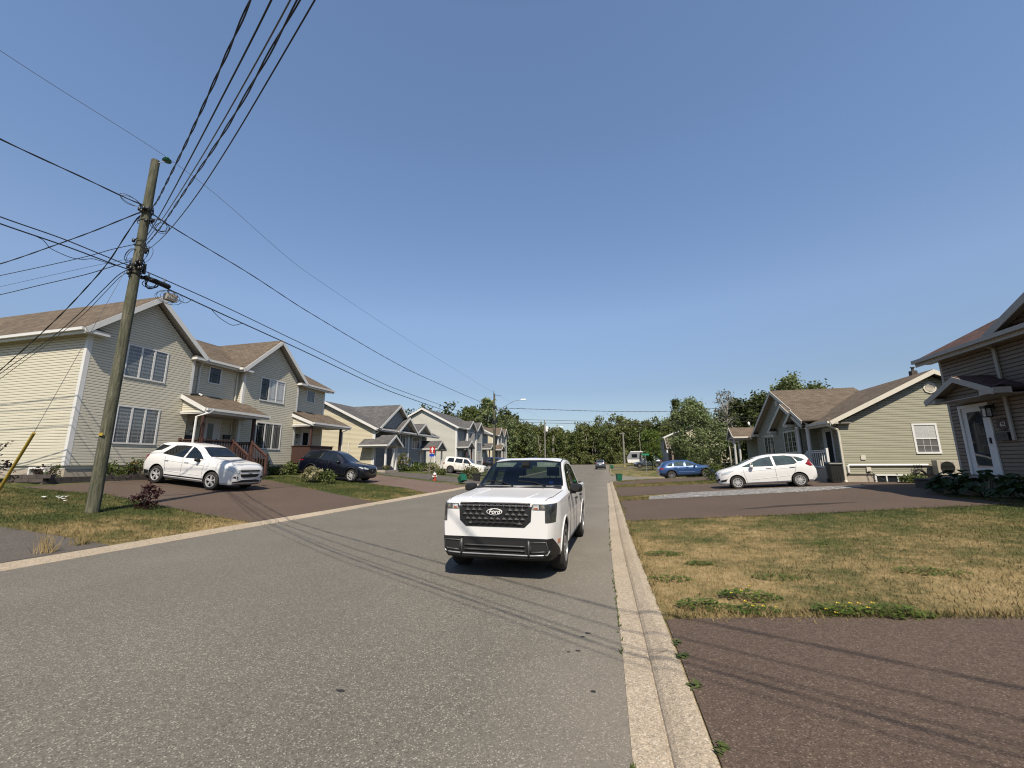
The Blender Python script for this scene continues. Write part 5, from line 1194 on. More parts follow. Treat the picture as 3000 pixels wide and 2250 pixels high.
mb = MB(); mb.hexa([(1.02, -.78, 1.215), (1.16, -.79, 1.19), (1.16, .79, 1.19), (1.02, .78, 1.215), (1.02, -.78, 1.235), (1.14, -.79, 1.212), (1.14, .79, 1.212), (1.02, .78, 1.235)]); mb.build('cowl', M['plastic'], T.t, local=True)
for y in (.5, -.1): mb = MB(); mb.tube([(1.08, y, 1.235), (.95, y-.25, 1.29), (.90, y-.55, 1.315)], .010, 6); mb.build('wiper', M['plastic'], T.t, local=True)
mb = MB(); mb.hexa([(-.62, -.04, 1.73), (-.40, -.02, 1.735), (-.40, .02, 1.735), (-.62, .04, 1.73), (-.62, -.008, 1.80), (-.56, -.006, 1.79), (-.56, .006, 1.79), (-.62, .008, 1.80)]); mb.build('antenna_fin', M['plastic'], T.t, local=True)
T.mirrors(.80, 1.19, .90, M['plastic'], (.15, .22, .155)); T.handles((.12, -.80), .97, M['plastic'])
T.wheels('six', 'gunmetal', .66, .235)
mb = MB(); mb.box(.02, .12, .60, .72, 1.10, 1.22); mb.lathe([(.0, 1.08), (.05, 1.10), (.06, 1.17), (.03, 1.24), (0, 1.25)], (.25, .66, 0), n=9); tag(mb.build('work_glove', M['blue_sign'], None), None, None)
gl = bpy.data.objects['work_glove']; bpy.data.objects.remove(gl)

# ================= generic parked car
def parked(name, label, cat, loc, rz, D, group=None, pitch=0):
    D = dict(D); c = Car(D, name, label, cat, loc, rz, group, pitch)
    for P in D['side']: c.patch('side_window', P, 'side', M[D.get('glass', 'car_glass')], both=True, off=.009, th=.02, step=.06)
    c.patch('windscreen', D['ws'], 'end', M[D.get('glass', 'car_glass')], off=.012, th=.02, step=.06)
    c.patch('rear_window', D['rw'], 'end', M['car_glass'], sg=-1, off=.005, th=.02)
    for x0, z0, x1, z1 in D.get('pillars', []): c.line('window_pillar', [(x0, z0), (x1, z1)], 'side', M[D.get('pillar_mat', 'plastic')], .022)
    for P in D.get('black', []): c.patch('cladding', P, 'side', M['plastic'], both=True, off=.008)
    if D.get('flare'):
        for wx in D['wheels']: 
            r = D['arch']+.03; c.line('wheel_arch_trim', [(wx+r*math.cos(t), D['R']+.02+r*math.sin(t)) for t in np.linspace(-.2, math.pi+.2, 15)], 'side', M[D['flare']] if D['flare'] in M else D['paint'], .03)
    for P in D.get('front_black', []): c.patch('grille', P, 'end', M['plastic'], off=.008)
    for P in D.get('front_low', []): c.patch('bumper_trim', P, 'end', M['plastic'], off=.01)
    for P in D.get('lamps', []): 
        o = c.patch('headlight', P, 'end', M[D.get('lamp', 'lamp_glass')], off=.01, step=.08); c.patch('headlight', [(-a, b) for a, b in P], 'end', M[D.get('lamp', 'lamp_glass')], off=.01, step=.08)
    for P in D.get('slamps', []): c.patch('headlight', P, 'side', M[D.get('lamp', 'lamp_glass')], both=True, off=.012, step=.06)
    for P in D.get('tail', []): c.patch('tail_lamp', P, 'side', M['red_lens'], both=True, off=.014, step=.05)
    for P in D.get('tail_end', []): c.patch('tail_lamp', P, 'end', M['red_lens'], sg=-1, off=.009); c.patch('tail_lamp', [(-a, b) for a, b in P], 'end', M['red_lens'], sg=-1, off=.009)
    for P in D.get('rear_black', []): c.patch('rear_bumper', P, 'end', M['plastic'], sg=-1, off=.009)
    for L in D.get('gaps', []): c.line('door_gap', L, 'side', M['seam'], .006)
    for L in D.get('creases', []): c.line('body_crease', L, 'side', D['paint'], .014, off=-.005)
    for P, m in D.get('badge', []): c.patch('badge', P, 'end', M[m], off=.014, step=.05)
    c.mirrors(*D['mirror'][:3], M[D['mirror'][3]] if D['mirror'][3] in M else D['paint'], (.10, .2, .15)); c.handles(D['handles'], D['hz'], D['paint'])
    c.wheels(*D['wheel'])
    part(c.t, 'underbody', 'well', [(min(D['wheels'])-.4, max(D['wheels'])+.4, -.6, .6, .2, .34)])
    for P in D.get('plate', []): c.patch('number_plate', P, 'end', M['white_plain'], sg=-1, off=.014)
    return c
def xz(o): return o
# white suv by the beige duplex (front faces +X)
EQ = dict(paint=M['white_paint'], R=.36, arch=.42, wheels=(1.42, -1.437), track=.90, shoulder=.955, sharp=30,
    top=[(2.38, .86), (2.30, .98), (2.05, 1.07), (1.25, 1.17), (1.0, 1.24), (.30, 1.60), (0, 1.655), (-.6, 1.68), (-1.5, 1.64), (-1.85, 1.58), (-2.1, 1.30), (-2.3, 1.05), (-2.38, .95)],
    belt=[(2.38, .76), (2.1, .95), (1.2, 1.03), (0, 1.07), (-1.5, 1.13), (-2.1, 1.10), (-2.38, .85)],
    low=[(2.38, .34), (2.2, .24), (-2.1, .27), (-2.38, .42)], w=[(2.38, .62), (2.28, .78), (2.0, .90), (1.2, .92), (-1.6, .92), (-2.15, .87), (-2.38, .76)],
    wt=[(2.38, .58), (2.1, .72), (1.15, .76), (.3, .62), (-1.5, .58), (-1.9, .57), (-2.38, .66)],
    side=[[(.80, 1.12), (.42, 1.37), (.14, 1.505), (-.02, 1.545), (-.10, 1.10)], [(-.20, 1.10), (-.12, 1.555), (-.5, 1.565), (-.95, 1.53), (-1.32, 1.22), (-1.30, 1.17)], [(-1.55, 1.30), (-1.25, 1.50), (-1.78, 1.52), (-1.98, 1.24)]],
    ws=[(-.67, 1.225), (.67, 1.225), (.55, 1.555), (.3, 1.575), (-.3, 1.575), (-.55, 1.555)], rw=[(-.55, 1.15), (.55, 1.15), (.5, 1.52), (-.5, 1.52)],
    black=[[(1.02, .26), (.99, .42), (-1.0, .42), (-1.02, .26)], [(-1.88, .30), (-1.85, .50), (-2.3, .52), (-2.36, .42)]],
    front_black=[[(-.50, .86), (.50, .86), (.46, .80), (-.46, .80)], [(-.47, .70), (.47, .70), (.42, .60), (.3, .565), (-.3, .565), (-.42, .60)]], front_low=[[(-.70, .27), (-.72, .40), (-.5, .43), (-.35, .47), (.35, .47), (.5, .43), (.72, .40), (.70, .27)], [(.58, .50), (.57, .61), (.68, .62), (.74, .56)], [(-.58, .50), (-.57, .61), (-.68, .62), (-.74, .56)]],
    lamps=[[(.54, .75), (.56, .86), (.72, .95), (.80, .96), (.81, .80), (.70, .74)]], slamps=[[(2.18, .80), (2.05, .84), (1.80, .97), (1.95, .96), (2.20, .90)]], tail=[[(-2.02, 1.12), (-2.12, 1.25), (-2.3, .98), (-2.3, .86), (-2.18, .9)]],
    gaps=[[(.98, 1.06), (.93, .6), (.96, .38)], [(-.15, 1.08), (-.15, .38)], [(-1.1, 1.12), (-1.05, .8), (-1.0, .6)]], creases=[[(1.0, .52), (-1.0, .56)], [(1.8, .90), (.9, .93), (-1.2, .98)]], badge=[([(-.08, .73), (0, .75), (.08, .75), (.09, .77), (0, .77), (-.08, .765)], 'chrome')],
    mirror=(.66, 1.14, .88, 'plastic'), handles=(.06, -.98), hz=.99, wheel=('five', 'alloy', .66, .23))
for D_, k_ in ((EQ, 1.05),):
    for q_ in ('top', 'belt'): D_[q_] = [(a, b*k_) for a, b in D_[q_]]
    for q_ in ('ws', 'rw'): D_[q_] = [(a, b*k_) for a, b in D_[q_]]
    D_['side'] = [[(a, b*k_) for a, b in P] for P in D_['side']]
def place(x, y, dz): return (x, y, zlot(x, y)+.012)
parked('suv', 'white suv with black lower trim parked before the beige duplex', 'suv', (-17.36, 14.36, .765), R_(1.4), EQ, 'cars parked on driveways', math.atan(.093))
CX = dict(paint=M['navy_paint'], R=.36, arch=.41, wheels=(1.42, -1.28), track=.895, shoulder=.955, sharp=30,
    top=[(2.28, .80), (2.22, .92), (2.0, 1.0), (1.1, 1.10), (.9, 1.18), (.15, 1.58), (-.2, 1.65), (-.8, 1.67), (-1.5, 1.62), (-1.85, 1.54), (-2.1, 1.2), (-2.28, .95)],
    belt=[(2.28, .72), (2.0, .92), (1.0, 1.0), (-1.4, 1.10), (-2.1, 1.08), (-2.28, .85)], low=[(2.28, .34), (2.1, .24), (-2.0, .26), (-2.28, .42)],
    w=[(2.28, .60), (2.18, .78), (1.9, .90), (1.2, .92), (-1.5, .92), (-2.05, .86), (-2.28, .74)], wt=[(2.28, .55), (2.0, .70), (1.1, .75), (.2, .60), (-1.5, .56), (-2.28, .62)],
    side=[[(.66, 1.07), (.18, 1.40), (-.08, 1.52), (-.12, 1.06)], [(-.22, 1.06), (-.18, 1.535), (-.55, 1.54), (-.98, 1.48), (-1.0, 1.12)], [(-1.1, 1.14), (-1.08, 1.46), (-1.42, 1.34), (-1.62, 1.2), (-1.5, 1.16)]],
    ws=[(-.67, 1.14), (.67, 1.14), (.55, 1.55), (-.55, 1.55)], rw=[(-.55, 1.15), (.55, 1.15), (.5, 1.5), (-.5, 1.5)],
    black=[[(1.0, .25), (.98, .40), (-.85, .40), (-.87, .25)]], flare='plastic', front_black=[[(-.46, .80), (.46, .80), (.42, .62), (.25, .52), (-.25, .52), (-.42, .62)]], front_low=[[(-.68, .27), (-.74, .42), (.74, .42), (.68, .27)]],
    lamps=[[(.50, .77), (.5, .83), (.70, .90), (.78, .90), (.76, .80)]], slamps=[[(2.1, .80), (1.85, .88), (1.9, .92), (2.12, .87)]], tail=[[(-1.85, 1.06), (-2.15, 1.02), (-2.2, .95), (-1.9, .98)]],
    gaps=[[(.9, 1.02), (.86, .6), (.9, .42)], [(-.17, 1.05), (-.17, .42)], [(-1.0, 1.08), (-.9, .7)]], creases=[[(1.9, .86), (.5, .90), (-1.6, .99)]], badge=[([(.07*math.cos(t), .70+.045*math.sin(t)) for t in np.linspace(0, 6.28, 12, endpoint=False)], 'chrome'), ([(-.44, .585), (-.27, .50), (.27, .50), (.44, .585), (.47, .70), (.44, .69), (.41, .60), (.25, .525), (-.25, .525), (-.41, .60), (-.44, .69), (-.47, .70)], 'chrome')],
    mirror=(.52, 1.08, .88, 'x'), handles=(-.02, -.86), hz=.95, wheel=('multi', 'alloy', .66, .23))
for q_ in ('top', 'belt', 'ws', 'rw'): CX[q_] = [(a, b*1.03) for a, b in CX[q_]]
CX['side'] = [[(a, b*1.03) for a, b in P] for P in CX['side']]
parked('suv', 'dark navy suv on the reddish driveway below the second porch', 'suv', (-16.9, 22.72, .73), R_(4.6), CX, 'cars parked on driveways', math.atan(.093))
FT = dict(paint=M['white_paint'], R=.30, arch=.345, wheels=(1.22, -1.31), track=.835, shoulder=.955, sharp=30,
    top=[(2.03, .72), (1.97, .82), (1.7, .93), (1.28, 1.03), (1.05, 1.12), (.25, 1.43), (-.2, 1.515), (-.7, 1.525), (-1.35, 1.48), (-1.72, 1.42), (-1.78, 1.36), (-1.95, 1.05), (-2.03, .85)],
    belt=[(2.03, .62), (1.8, .80), (1.1, .93), (0, .97), (-1.4, 1.08), (-1.85, 1.02), (-2.03, .75)], low=[(2.03, .26), (1.85, .19), (-1.8, .22), (-2.03, .36)],
    w=[(2.03, .56), (1.95, .70), (1.65, .82), (1.2, .845), (-1.3, .845), (-1.8, .80), (-2.03, .68)], wt=[(2.03, .5), (1.7, .64), (1.1, .68), (.25, .56), (-1.4, .54), (-2.03, .58)],
    side=[[(.98, 1.0), (.55, 1.17), (.52, .98)], [(.48, .99), (.46, 1.21), (.15, 1.345), (-.32, 1.425), (-.36, .98)], [(-.46, .99), (-.42, 1.43), (-.9, 1.43), (-1.2, 1.36), (-1.32, 1.08), (-1.2, 1.02)], [(-1.36, 1.12), (-1.22, 1.36), (-1.38, 1.34), (-1.66, 1.2), (-1.5, 1.12)]],
    ws=[(-.62, 1.08), (.62, 1.08), (.5, 1.40), (-.5, 1.40)], rw=[(-.5, 1.0), (.5, 1.0), (.45, 1.35), (-.45, 1.35)], glass='car_glass_light',
    front_black=[[(-.45, .70), (.45, .70), (.42, .60), (-.42, .60)]], front_low=[[(-.42, .30), (-.40, .44), (.40, .44), (.42, .30)], [(.50, .36), (.52, .46), (.70, .52), (.70, .42)], [(-.50, .36), (-.52, .46), (-.70, .52), (-.70, .42)]],
    lamps=[[(.42, .66), (.44, .73), (.60, .80), (.68, .80), (.66, .70)]], slamps=[[(1.85, .66), (1.60, .72), (1.30, .86), (1.5, .84), (1.85, .76)]], tail=[[(-1.62, 1.0), (-1.82, 1.22), (-1.92, 1.10), (-1.96, .92), (-1.8, .90)]],
    black=[[(1.90, .34), (1.94, .42), (1.62, .48), (1.70, .37)]],
    gaps=[[(.92, .95), (.88, .6), (.80, .30)], [(-.41, 1.0), (-.41, .30)], [(-1.28, 1.06), (-1.18, .7), (-1.02, .42)]], creases=[[(.6, .40), (-.9, .52), (-1.0, .56)], [(1.0, .78), (-1.4, .88)]], pillars=[(.50, .99, .50, 1.20)],
    mirror=(.55, 1.0, .80, 'x'), handles=(-.16, -1.1), hz=.90, wheel=('fan', 'alloy', .66, .2))
parked('hatchback', 'small white hatchback in front of the olive bungalow', 'hatchback', (6.83, 22.67, .455), R_(172.8), FT, 'cars parked on driveways', -math.atan(.0545)*-1 if False else math.atan(.06))
XT = dict(paint=M['blue_paint'], R=.35, arch=.40, wheels=(1.36, -1.305), track=.885, shoulder=.955, sharp=30,
    top=[(2.23, .78), (2.16, .90), (1.9, .98), (1.1, 1.07), (.9, 1.14), (.2, 1.49), (-.2, 1.555), (-.8, 1.575), (-1.4, 1.52), (-1.75, 1.42), (-2.05, 1.1), (-2.23, .95)],
    belt=[(2.23, .70), (1.9, .90), (1.0, .97), (-1.4, 1.05), (-2.05, 1.02), (-2.23, .85)], low=[(2.23, .36), (2.05, .26), (-1.95, .28), (-2.23, .44)],
    w=[(2.23, .58), (2.12, .76), (1.85, .87), (1.2, .90), (-1.5, .90), (-2.0, .85), (-2.23, .74)], wt=[(2.23, .55), (1.9, .68), (1.05, .72), (.2, .58), (-1.4, .55), (-2.23, .62)],
    side=[[(.68, 1.04), (.24, 1.32), (-.08, 1.43), (-.12, 1.03)], [(-.26, 1.03), (-.20, 1.445), (-.6, 1.45), (-.98, 1.40), (-1.05, 1.06)], [(-1.16, 1.08), (-1.1, 1.38), (-1.4, 1.28), (-1.55, 1.14), (-1.4, 1.09)]],
    ws=[(-.65, 1.11), (.65, 1.11), (.53, 1.46), (-.53, 1.46)], rw=[(-.53, 1.1), (.53, 1.1), (.48, 1.4), (-.48, 1.4)], glass='car_glass_light', flare='plastic',
    black=[[(.95, .27), (.93, .42), (-.87, .42), (-.9, .27)], [(-1.75, .32), (-1.72, .55), (-2.12, .58), (-2.2, .45)], [(1.8, .3), (1.8, .5), (2.1, .5), (2.12, .4)]], front_black=[[(-.4, .76), (.4, .76), (.36, .6), (-.36, .6)]], front_low=[[(-.66, .28), (-.7, .44), (.7, .44), (.66, .28)]],
    lamps=[[(.48, .72), (.5, .82), (.7, .88), (.76, .8)]], slamps=[[(2.08, .74), (1.8, .84), (1.86, .9), (2.1, .84)]], tail=[[(-1.80, 1.0), (-2.1, 1.02), (-2.18, .86), (-1.95, .84)]], tail_end=[[(.5, .85), (.5, 1.0), (.75, 1.0), (.72, .85)]],
    gaps=[[(.9, 1.0), (.86, .6), (.9, .42)], [(-.2, 1.03), (-.2, .42)], [(-1.02, 1.04), (-.92, .7)]], creases=[[(.6, .55), (-.8, .62)], [(1.8, .84), (0, .90), (-1.7, .95)]], pillars=[(-.20, 1.04, -.16, 1.44)], pillar_mat='chrome',
    mirror=(.55, 1.05, .86, 'plastic'), handles=(-.04, -.92), hz=.93, wheel=('y', 'gunmetal', .64, .22))
parked('crossover', 'metallic blue crossover on the driveway beyond the white hatchback', 'crossover', (5.57, 37.7, .31), R_(4.1), XT, 'cars parked on driveways', -math.atan(.062))
# older cream suv and others on the left far driveways
ES = dict(EQ); ES.update(paint=M['cream_paint'], wheels=(1.30, -1.32), top=[(2.2, .92), (2.14, 1.02), (1.9, 1.06), (1.15, 1.14), (.95, 1.2), (.45, 1.58), (.1, 1.68), (-1.5, 1.70), (-1.95, 1.66), (-2.1, 1.2), (-2.2, 1.0)],
    belt=[(2.2, .8), (1.9, .98), (1.0, 1.05), (-1.9, 1.1), (-2.2, .9)], low=[(2.2, .36), (2.0, .3), (-2.0, .3), (-2.2, .42)], w=[(2.2, .72), (2.1, .84), (1.8, .9), (-1.8, .9), (-2.1, .87), (-2.2, .8)], wt=[(2.2, .66), (1.15, .76), (.4, .66), (-1.9, .64), (-2.2, .7)],
    side=[[(.82, 1.12), (.5, 1.42), (.3, 1.53), (-.02, 1.55), (-.02, 1.12)], [(-.12, 1.12), (-.12, 1.55), (-.85, 1.56), (-.95, 1.14)], [(-1.05, 1.14), (-1.05, 1.56), (-1.65, 1.55), (-1.78, 1.16)]], black=[[(.9, .3), (.9, .44), (-.9, .44), (-.9, .3)]],
    ws=[(-.68, 1.2), (.68, 1.2), (.6, 1.58), (-.6, 1.58)], slamps=[[(2.05, .82), (1.85, .84), (1.87, .95), (2.05, .95)]], tail=[[(-1.98, 1.05), (-2.1, 1.05), (-2.15, .86), (-2.0, .86)]], gaps=[[(.9, 1.05), (.88, .5)], [(-.07, 1.1), (-.07, .45)], [(-1.0, 1.1), (-.95, .6)]], creases=[], badge=[], mirror=(.7, 1.12, .88, 'plastic'), handles=(.05, -.85), hz=1.0, wheel=('five', 'gunmetal', .6, .22))
parked('suv', 'older cream suv seen from the side in front of the far grey duplex', 'suv', (-15.6, 41.6, zlot(-15.6, 41.6)+.012), R_(6), ES, 'cars parked on driveways', math.atan(.093))
DK = dict(CX); DK.update(paint=M['black_paint'], badge=[])
parked('suv', 'black suv parked behind the cream suv', 'suv', (-15.4, 54.5, zlot(-15.4, 54.5)+.012), R_(2), DK, 'cars parked on driveways', math.atan(.093))
BL = dict(ES); BL.update(paint=M['blue_paint'])
parked('suv', 'blue van like vehicle beyond the black suv on the left', 'suv', (-16.2, 58.6, zlot(-16.2, 58.6)+.012), R_(0), BL, 'cars parked on driveways', math.atan(.093))
MZ = dict(XT); MZ.update(paint=M['slate_paint'], glass='car_glass', pillar_mat='plastic')
parked('hatchback', 'dark grey hatchback parked by the small roadside tree', 'hatchback', (4.9, 71.6, zlot(4.9, 71.6)+.012), R_(180), MZ, 'cars parked on driveways', math.atan(.05))
SV = dict(ES); SV.update(paint=M['slate_paint'], tail_end=[[(.62, .9), (.62, 1.15), (.8, 1.1), (.8, .9)]], rear_black=[[(-.8, .38), (-.82, .6), (.82, .6), (.8, .38)]], plate=[[(-.2, .8), (.2, .8), (.2, .92), (-.2, .92)]])
parked('suv', 'slate grey suv parked in the road far ahead with its back to the viewer', 'suv', (-2.95, 78.5, zroad(78.5)), R_(91), SV, None, -.0165)
# ------------------------------------------------------------------ utility poles and wires
def catmull(P, n=8):      # smooth path through the points, spaced by length so that nothing overshoots
    A = np.array([[float(c) for c in p] for p in P]); d = np.concatenate([[0], np.cumsum(np.linalg.norm(np.diff(A, axis=0), axis=1))])
    q = np.concatenate([np.linspace(d[i], d[i+1], n, endpoint=False) for i in range(len(A)-1)]+[[d[-1]]])
    if len(A) < 3: return [V3(A[0]+(A[1]-A[0])*t/d[-1]) for t in q]
    return [V3(p) for p in np.stack([pchip(d, A[:, k], q) for k in range(3)], 1)]
def wire(label, pts, r, mat='wire', twist=0, n=8, group='overhead cables at the near pole', name='overhead_wire'):
    L = catmull(pts, n); mb = MB()
    if twist:
        d = [0]
        for a, b in zip(L[:-1], L[1:]): d.append(d[-1]+(b-a).length)
        m = int(d[-1]/.12); Q = []
        for i in range(m+1):
            s_ = d[-1]*i/m; j = min(max(int(np.searchsorted(d, s_))-1, 0), len(L)-2); t = (s_-d[j])/max(d[j+1]-d[j], 1e-6); Q.append((L[j].lerp(L[j+1], t), s_))
        for ph in (0, math.pi):
            mb.tube([p+Vector((0, 0, 1))*twist*math.cos(s_*4.2+ph)+Vector((.5, .8, 0))*twist*math.sin(s_*4.2+ph) for p, s_ in Q], r, 5)
    else: mb.tube(L, r, 6)
    o = mb.build(name, M[mat], None, smooth=True, fix=False); tag(o, label, 'cable', group); return o
PX, PY = -13.58, 8.31; PB = zlot(PX, PY)
def pole(name, label, x, y, z0, z1, r0, r1, mat, group=None, lean=(0, 0)):
    t = thing(name, label, 'utility pole', (x, y, z0), 0, group); t['_o'] = (0.0, 0.0, 0.0); t['_o'] = (x, y, z0)
    mb = MB(); k = 14; g = random.Random(int(y*10))
    prof = [(r0+(r1-r0)*i/k+g.uniform(-.004, .004), z0-.3+(z1-z0+.3)*i/k) for i in range(k+1)]
    mb.lathe(prof, (x, y, 0), n=22); mb.build('shaft', M[mat], t, smooth=True, angle=50); return t
P1 = pole('utility_pole', 'tall weathered wooden pole in the left lawn with many cables', PX, PY, PB, 11.02, .148, .108, 'pole', 'utility poles along the street')
mb = MB(); mb.tube([(PX-.19, PY-.03, PB-.05), (PX-.18, PY-.03, 3.4), (PX-.165, PY-.03, 4.6)], .022, 8); 
mb.build('conduit', M['wire_grey'], P1, smooth=True)
mb = MB(); mb.box(PX-.02, PX+.13, PY-.165, PY-.15, 2.42, 2.50); mb.build('marker_tag', M['yellow'], P1)
mb = MB(); mb.tube([(PX+.05, PY, 10.9), (PX+.13, PY+.05, 10.98), (PX+.13, PY+.2, 11.14)], .012, 6); mb.build('pin', M['steel'], P1)
mb = MB(); mb.lathe([(0, 0), (.11, .0), (.125, .03), (.08, .06), (.1, .08), (.06, .11), (.04, .15), (0, .16)], (PX+.13, PY+.22, 11.14), n=18); mb.build('insulator', M['green_bin'], P1, smooth=True, angle=40)
def coil(cx, cy, cz, n, a, b, r, mat='wire', name='cable_coil', par=None, seed=1):
    g = random.Random(seed); mb = MB()
    for k in range(n):
        ox, oy, oz = g.uniform(-.04, .04), g.uniform(-.05, .05), g.uniform(-.05, .05); ka, kb = a*g.uniform(.75, 1.2), b*g.uniform(.75, 1.2); tl = g.uniform(-.5, .5)
        mb.tube([(cx+ox+.12*math.sin(t+tl), cy+oy+ka*math.cos(t), cz+oz+kb*math.sin(t)) for t in np.linspace(0, 6.4, 18)], r, 5)
    mb.build(name, M[mat], par, smooth=True, fix=False)
for k, (z, n_) in enumerate(((9.28, 7), (8.95, 3), (7.45, 9), (7.2, 6), (8.1, 3))):
    g = random.Random(k); mb = MB()
    for i in range(n_):
        a = g.uniform(0, 6.28); rr = .15; b = a+g.uniform(.8, 2.4); zz = z+g.uniform(-.12, .12)
        mb.tube([(PX+rr*math.cos(t)*1.06, PY+rr*math.sin(t)*1.06, zz+.1*math.sin((t-a)*2)+g.uniform(-.01, .01)) for t in np.linspace(a, b, 8)], .013, 5)
        q = (PX+.18*math.cos(a), PY+.18*math.sin(a), zz); mb.box(q[0]-.03, q[0]+.03, q[1]-.03, q[1]+.03, q[2]-.05, q[2]+.05)
    mb.tube([(PX+.145*math.cos(t), PY+.145*math.sin(t), z) for t in np.linspace(0, 6.283, 17)], .012, 5)
    mb.build('cable_clamp', M['black_metal'], P1, smooth=True, fix=False)
coil(PX+.12, PY+.35, 8.95, 3, .22, .12, .010, par=P1, seed=2); coil(PX-.1, PY-.4, 9.42, 2, .28, .05, .008, 'wire_grey', par=P1, seed=3); coil(PX+.1, PY+.12, 7.85, 3, .08, .22, .006, par=P1, seed=5); coil(PX-.1, PY-.15, 7.75, 3, .10, .22, .007, par=P1, seed=6)
# splice case, amplifier and coils hung on the strand just past the pole
t = thing('splice_case', 'black ribbed cable splice case hung from the strand beside the pole', 'splice case', (-13.55, 8.7, 7.22)); t['_o'] = (-13.55, 8.7, 7.22)
mb = MB(); y0 = 8.52; prof = [(.0, y0), (.05, y0+.01), (.075, y0+.04)]
for k in range(9): prof += [(.075, y0+.06+k*.07), (.082, y0+.075+k*.07), (.075, y0+.095+k*.07)]
prof += [(.075, y0+.72), (.05, y0+.76), (0, y0+.77)]
mb.lathe(prof, (-13.55, 0, 7.20), 'y', 16); mb.build('case', M['plastic'], t, smooth=True, angle=30)
mb = MB()
for y in (8.65, 9.1): mb.box(-13.57, -13.53, y-.015, y+.015, 7.26, 7.40)
mb.build('hanger', M['steel'], t)
t = thing('line_amplifier', 'grey metal amplifier box with cable coils under the strand', 'amplifier', (-13.57, 9.35, 6.88)); t['_o'] = (-13.57, 9.35, 6.88)
mb = MB(); mb.box(-13.66, -13.48, 9.2, 9.52, 6.78, 6.98)
for k in range(6): mb.box(-13.665, -13.475, 9.22+k*.05, 9.24+k*.05, 6.77, 6.99)
mb.build('housing', M['ac'], t); mb = MB(); mb.box(-13.6, -13.54, 9.25, 9.28, 6.97, 7.1); mb.box(-13.6, -13.54, 9.43, 9.46, 6.97, 7.1); mb.build('hanger', M['steel'], t)
coil(-13.55, 9.3, 6.86, 4, .34, .20, .005, par=t, seed=9); coil(-13.55, 8.75, 7.1, 5, .16, .12, .011, par=t, seed=12)
Z = 7.36
wire('thin bare conductor running along the pole tops down the street', [(-12.9, -37, 11.2), (PX+.03, 4.84, 11.2), (PX+.13, 8.53, 11.28), (-13.7, 15.1, 10.5), (-14.0, 33, 10.15), (-14.25, 48, 10.15), (-14.2, 84, 10.45)], .0065, 'wire_grey')
wire('wavy power cable from the near pole to the streetlight pole', [(PX, 8.45, 9.28), (PX, 9.04, 9.2), (-13.6, 11.86, 9.0), (-13.67, 15.35, 8.65), (-13.9, 27, 8.1), (-14.22, 46.8, 8.34), (-14.25, 48, 8.4)], .013, twist=.007)
wire('power cable leaving the near pole towards the left edge', [(PX, 8.2, 9.4), (PX, 7.82, 9.34), (PX, 6.8, 9.26), (PX, 5.18, 9.12), (-13.4, -12, 8.6), (-13, -37, 9.4)], .014, twist=.008)
wire('upper black communication strand crossing behind the roof gable', [(PX, 8.2, 7.40), (PX, 8.44, 7.4), (PX, 9.83, 7.36), (-13.62, 14.86, 7.04), (-13.8, 24, 6.45), (-14.0, 34.5, 6.4), (-14.25, 48, 6.95)], .016)
wire('lower thick communication bundle just under the upper strand', [(PX, 8.3, 7.2), (PX, 9.4, 7.12), (-13.6, 10.93, 7.01), (-13.66, 14.32, 6.8), (-13.8, 24, 6.15), (-14.0, 34.5, 6.05), (-14.25, 48, 6.6)], .021)
wire('short slack loop hanging below the communication bundle', [(-13.6, 10.7, 7.05), (-13.6, 11.13, 6.81), (-13.61, 11.58, 6.72), (-13.62, 12.08, 6.95)], .011)
wire('amplifier jumper drooping to the strand', [(-13.57, 9.5, 6.9), (-13.57, 9.8, 6.88), (-13.58, 10.05, 7.1)], .010)
wire('upper communication strand leaving towards the left edge', [(PX, 8.3, 7.40), (PX, 7.86, 7.37), (PX, 6.78, 7.38), (PX, 5.47, 7.3), (-13.4, -12, 6.9), (-13, -37, 7.4)], .015)
wire('lower communication strand leaving towards the left edge', [(PX, 8.3, 7.28), (PX, 8.02, 7.25), (PX, 6.8, 7.22), (PX, 5.5, 7.14), (-13.4, -12, 6.7), (-13, -37, 7.2)], .017)
wire('slack loop under the left communication strand', [(PX, 5.98, 7.18), (PX, 6.22, 7.16), (PX, 6.46, 7.0), (PX, 6.8, 6.97), (PX, 7.05, 7.03), (PX, 7.31, 7.17), (PX, 7.8, 7.22)], .009)
wire('thick twisted service drop curving down over the beige flank wall', [(PX, 8.33, 9.3), (-13.99, 8.37, 9.15), (-14.4, 8.42, 8.74), (-15.23, 8.55, 7.91), (-16.36, 8.7, 7.14), (-17.45, 8.86, 6.54), (-20.97, 9.35, 4.94), (-24, 9.9, 3.9), (-26, 11.5, 3.6)], .012, twist=.008)
wire('black telephone drop beside the twisted service drop', [(PX, 8.33, 7.45), (-14.22, 8.4, 7.4), (-15.12, 8.53, 7.03), (-15.99, 8.65, 6.54), (-17.46, 8.86, 5.88), (-20.92, 9.34, 4.8), (-24, 9.9, 3.8), (-26.1, 11.5, 3.5)], .011)
wire('second thinner telephone drop below the first', [(PX, 8.33, 7.42), (-14.25, 8.41, 7.3), (-15.0, 8.51, 6.9), (-15.89, 8.64, 6.4), (-17.29, 8.83, 5.8), (-20.87, 9.34, 4.6), (-24, 9.9, 3.6), (-26.2, 11.5, 3.4)], .008)
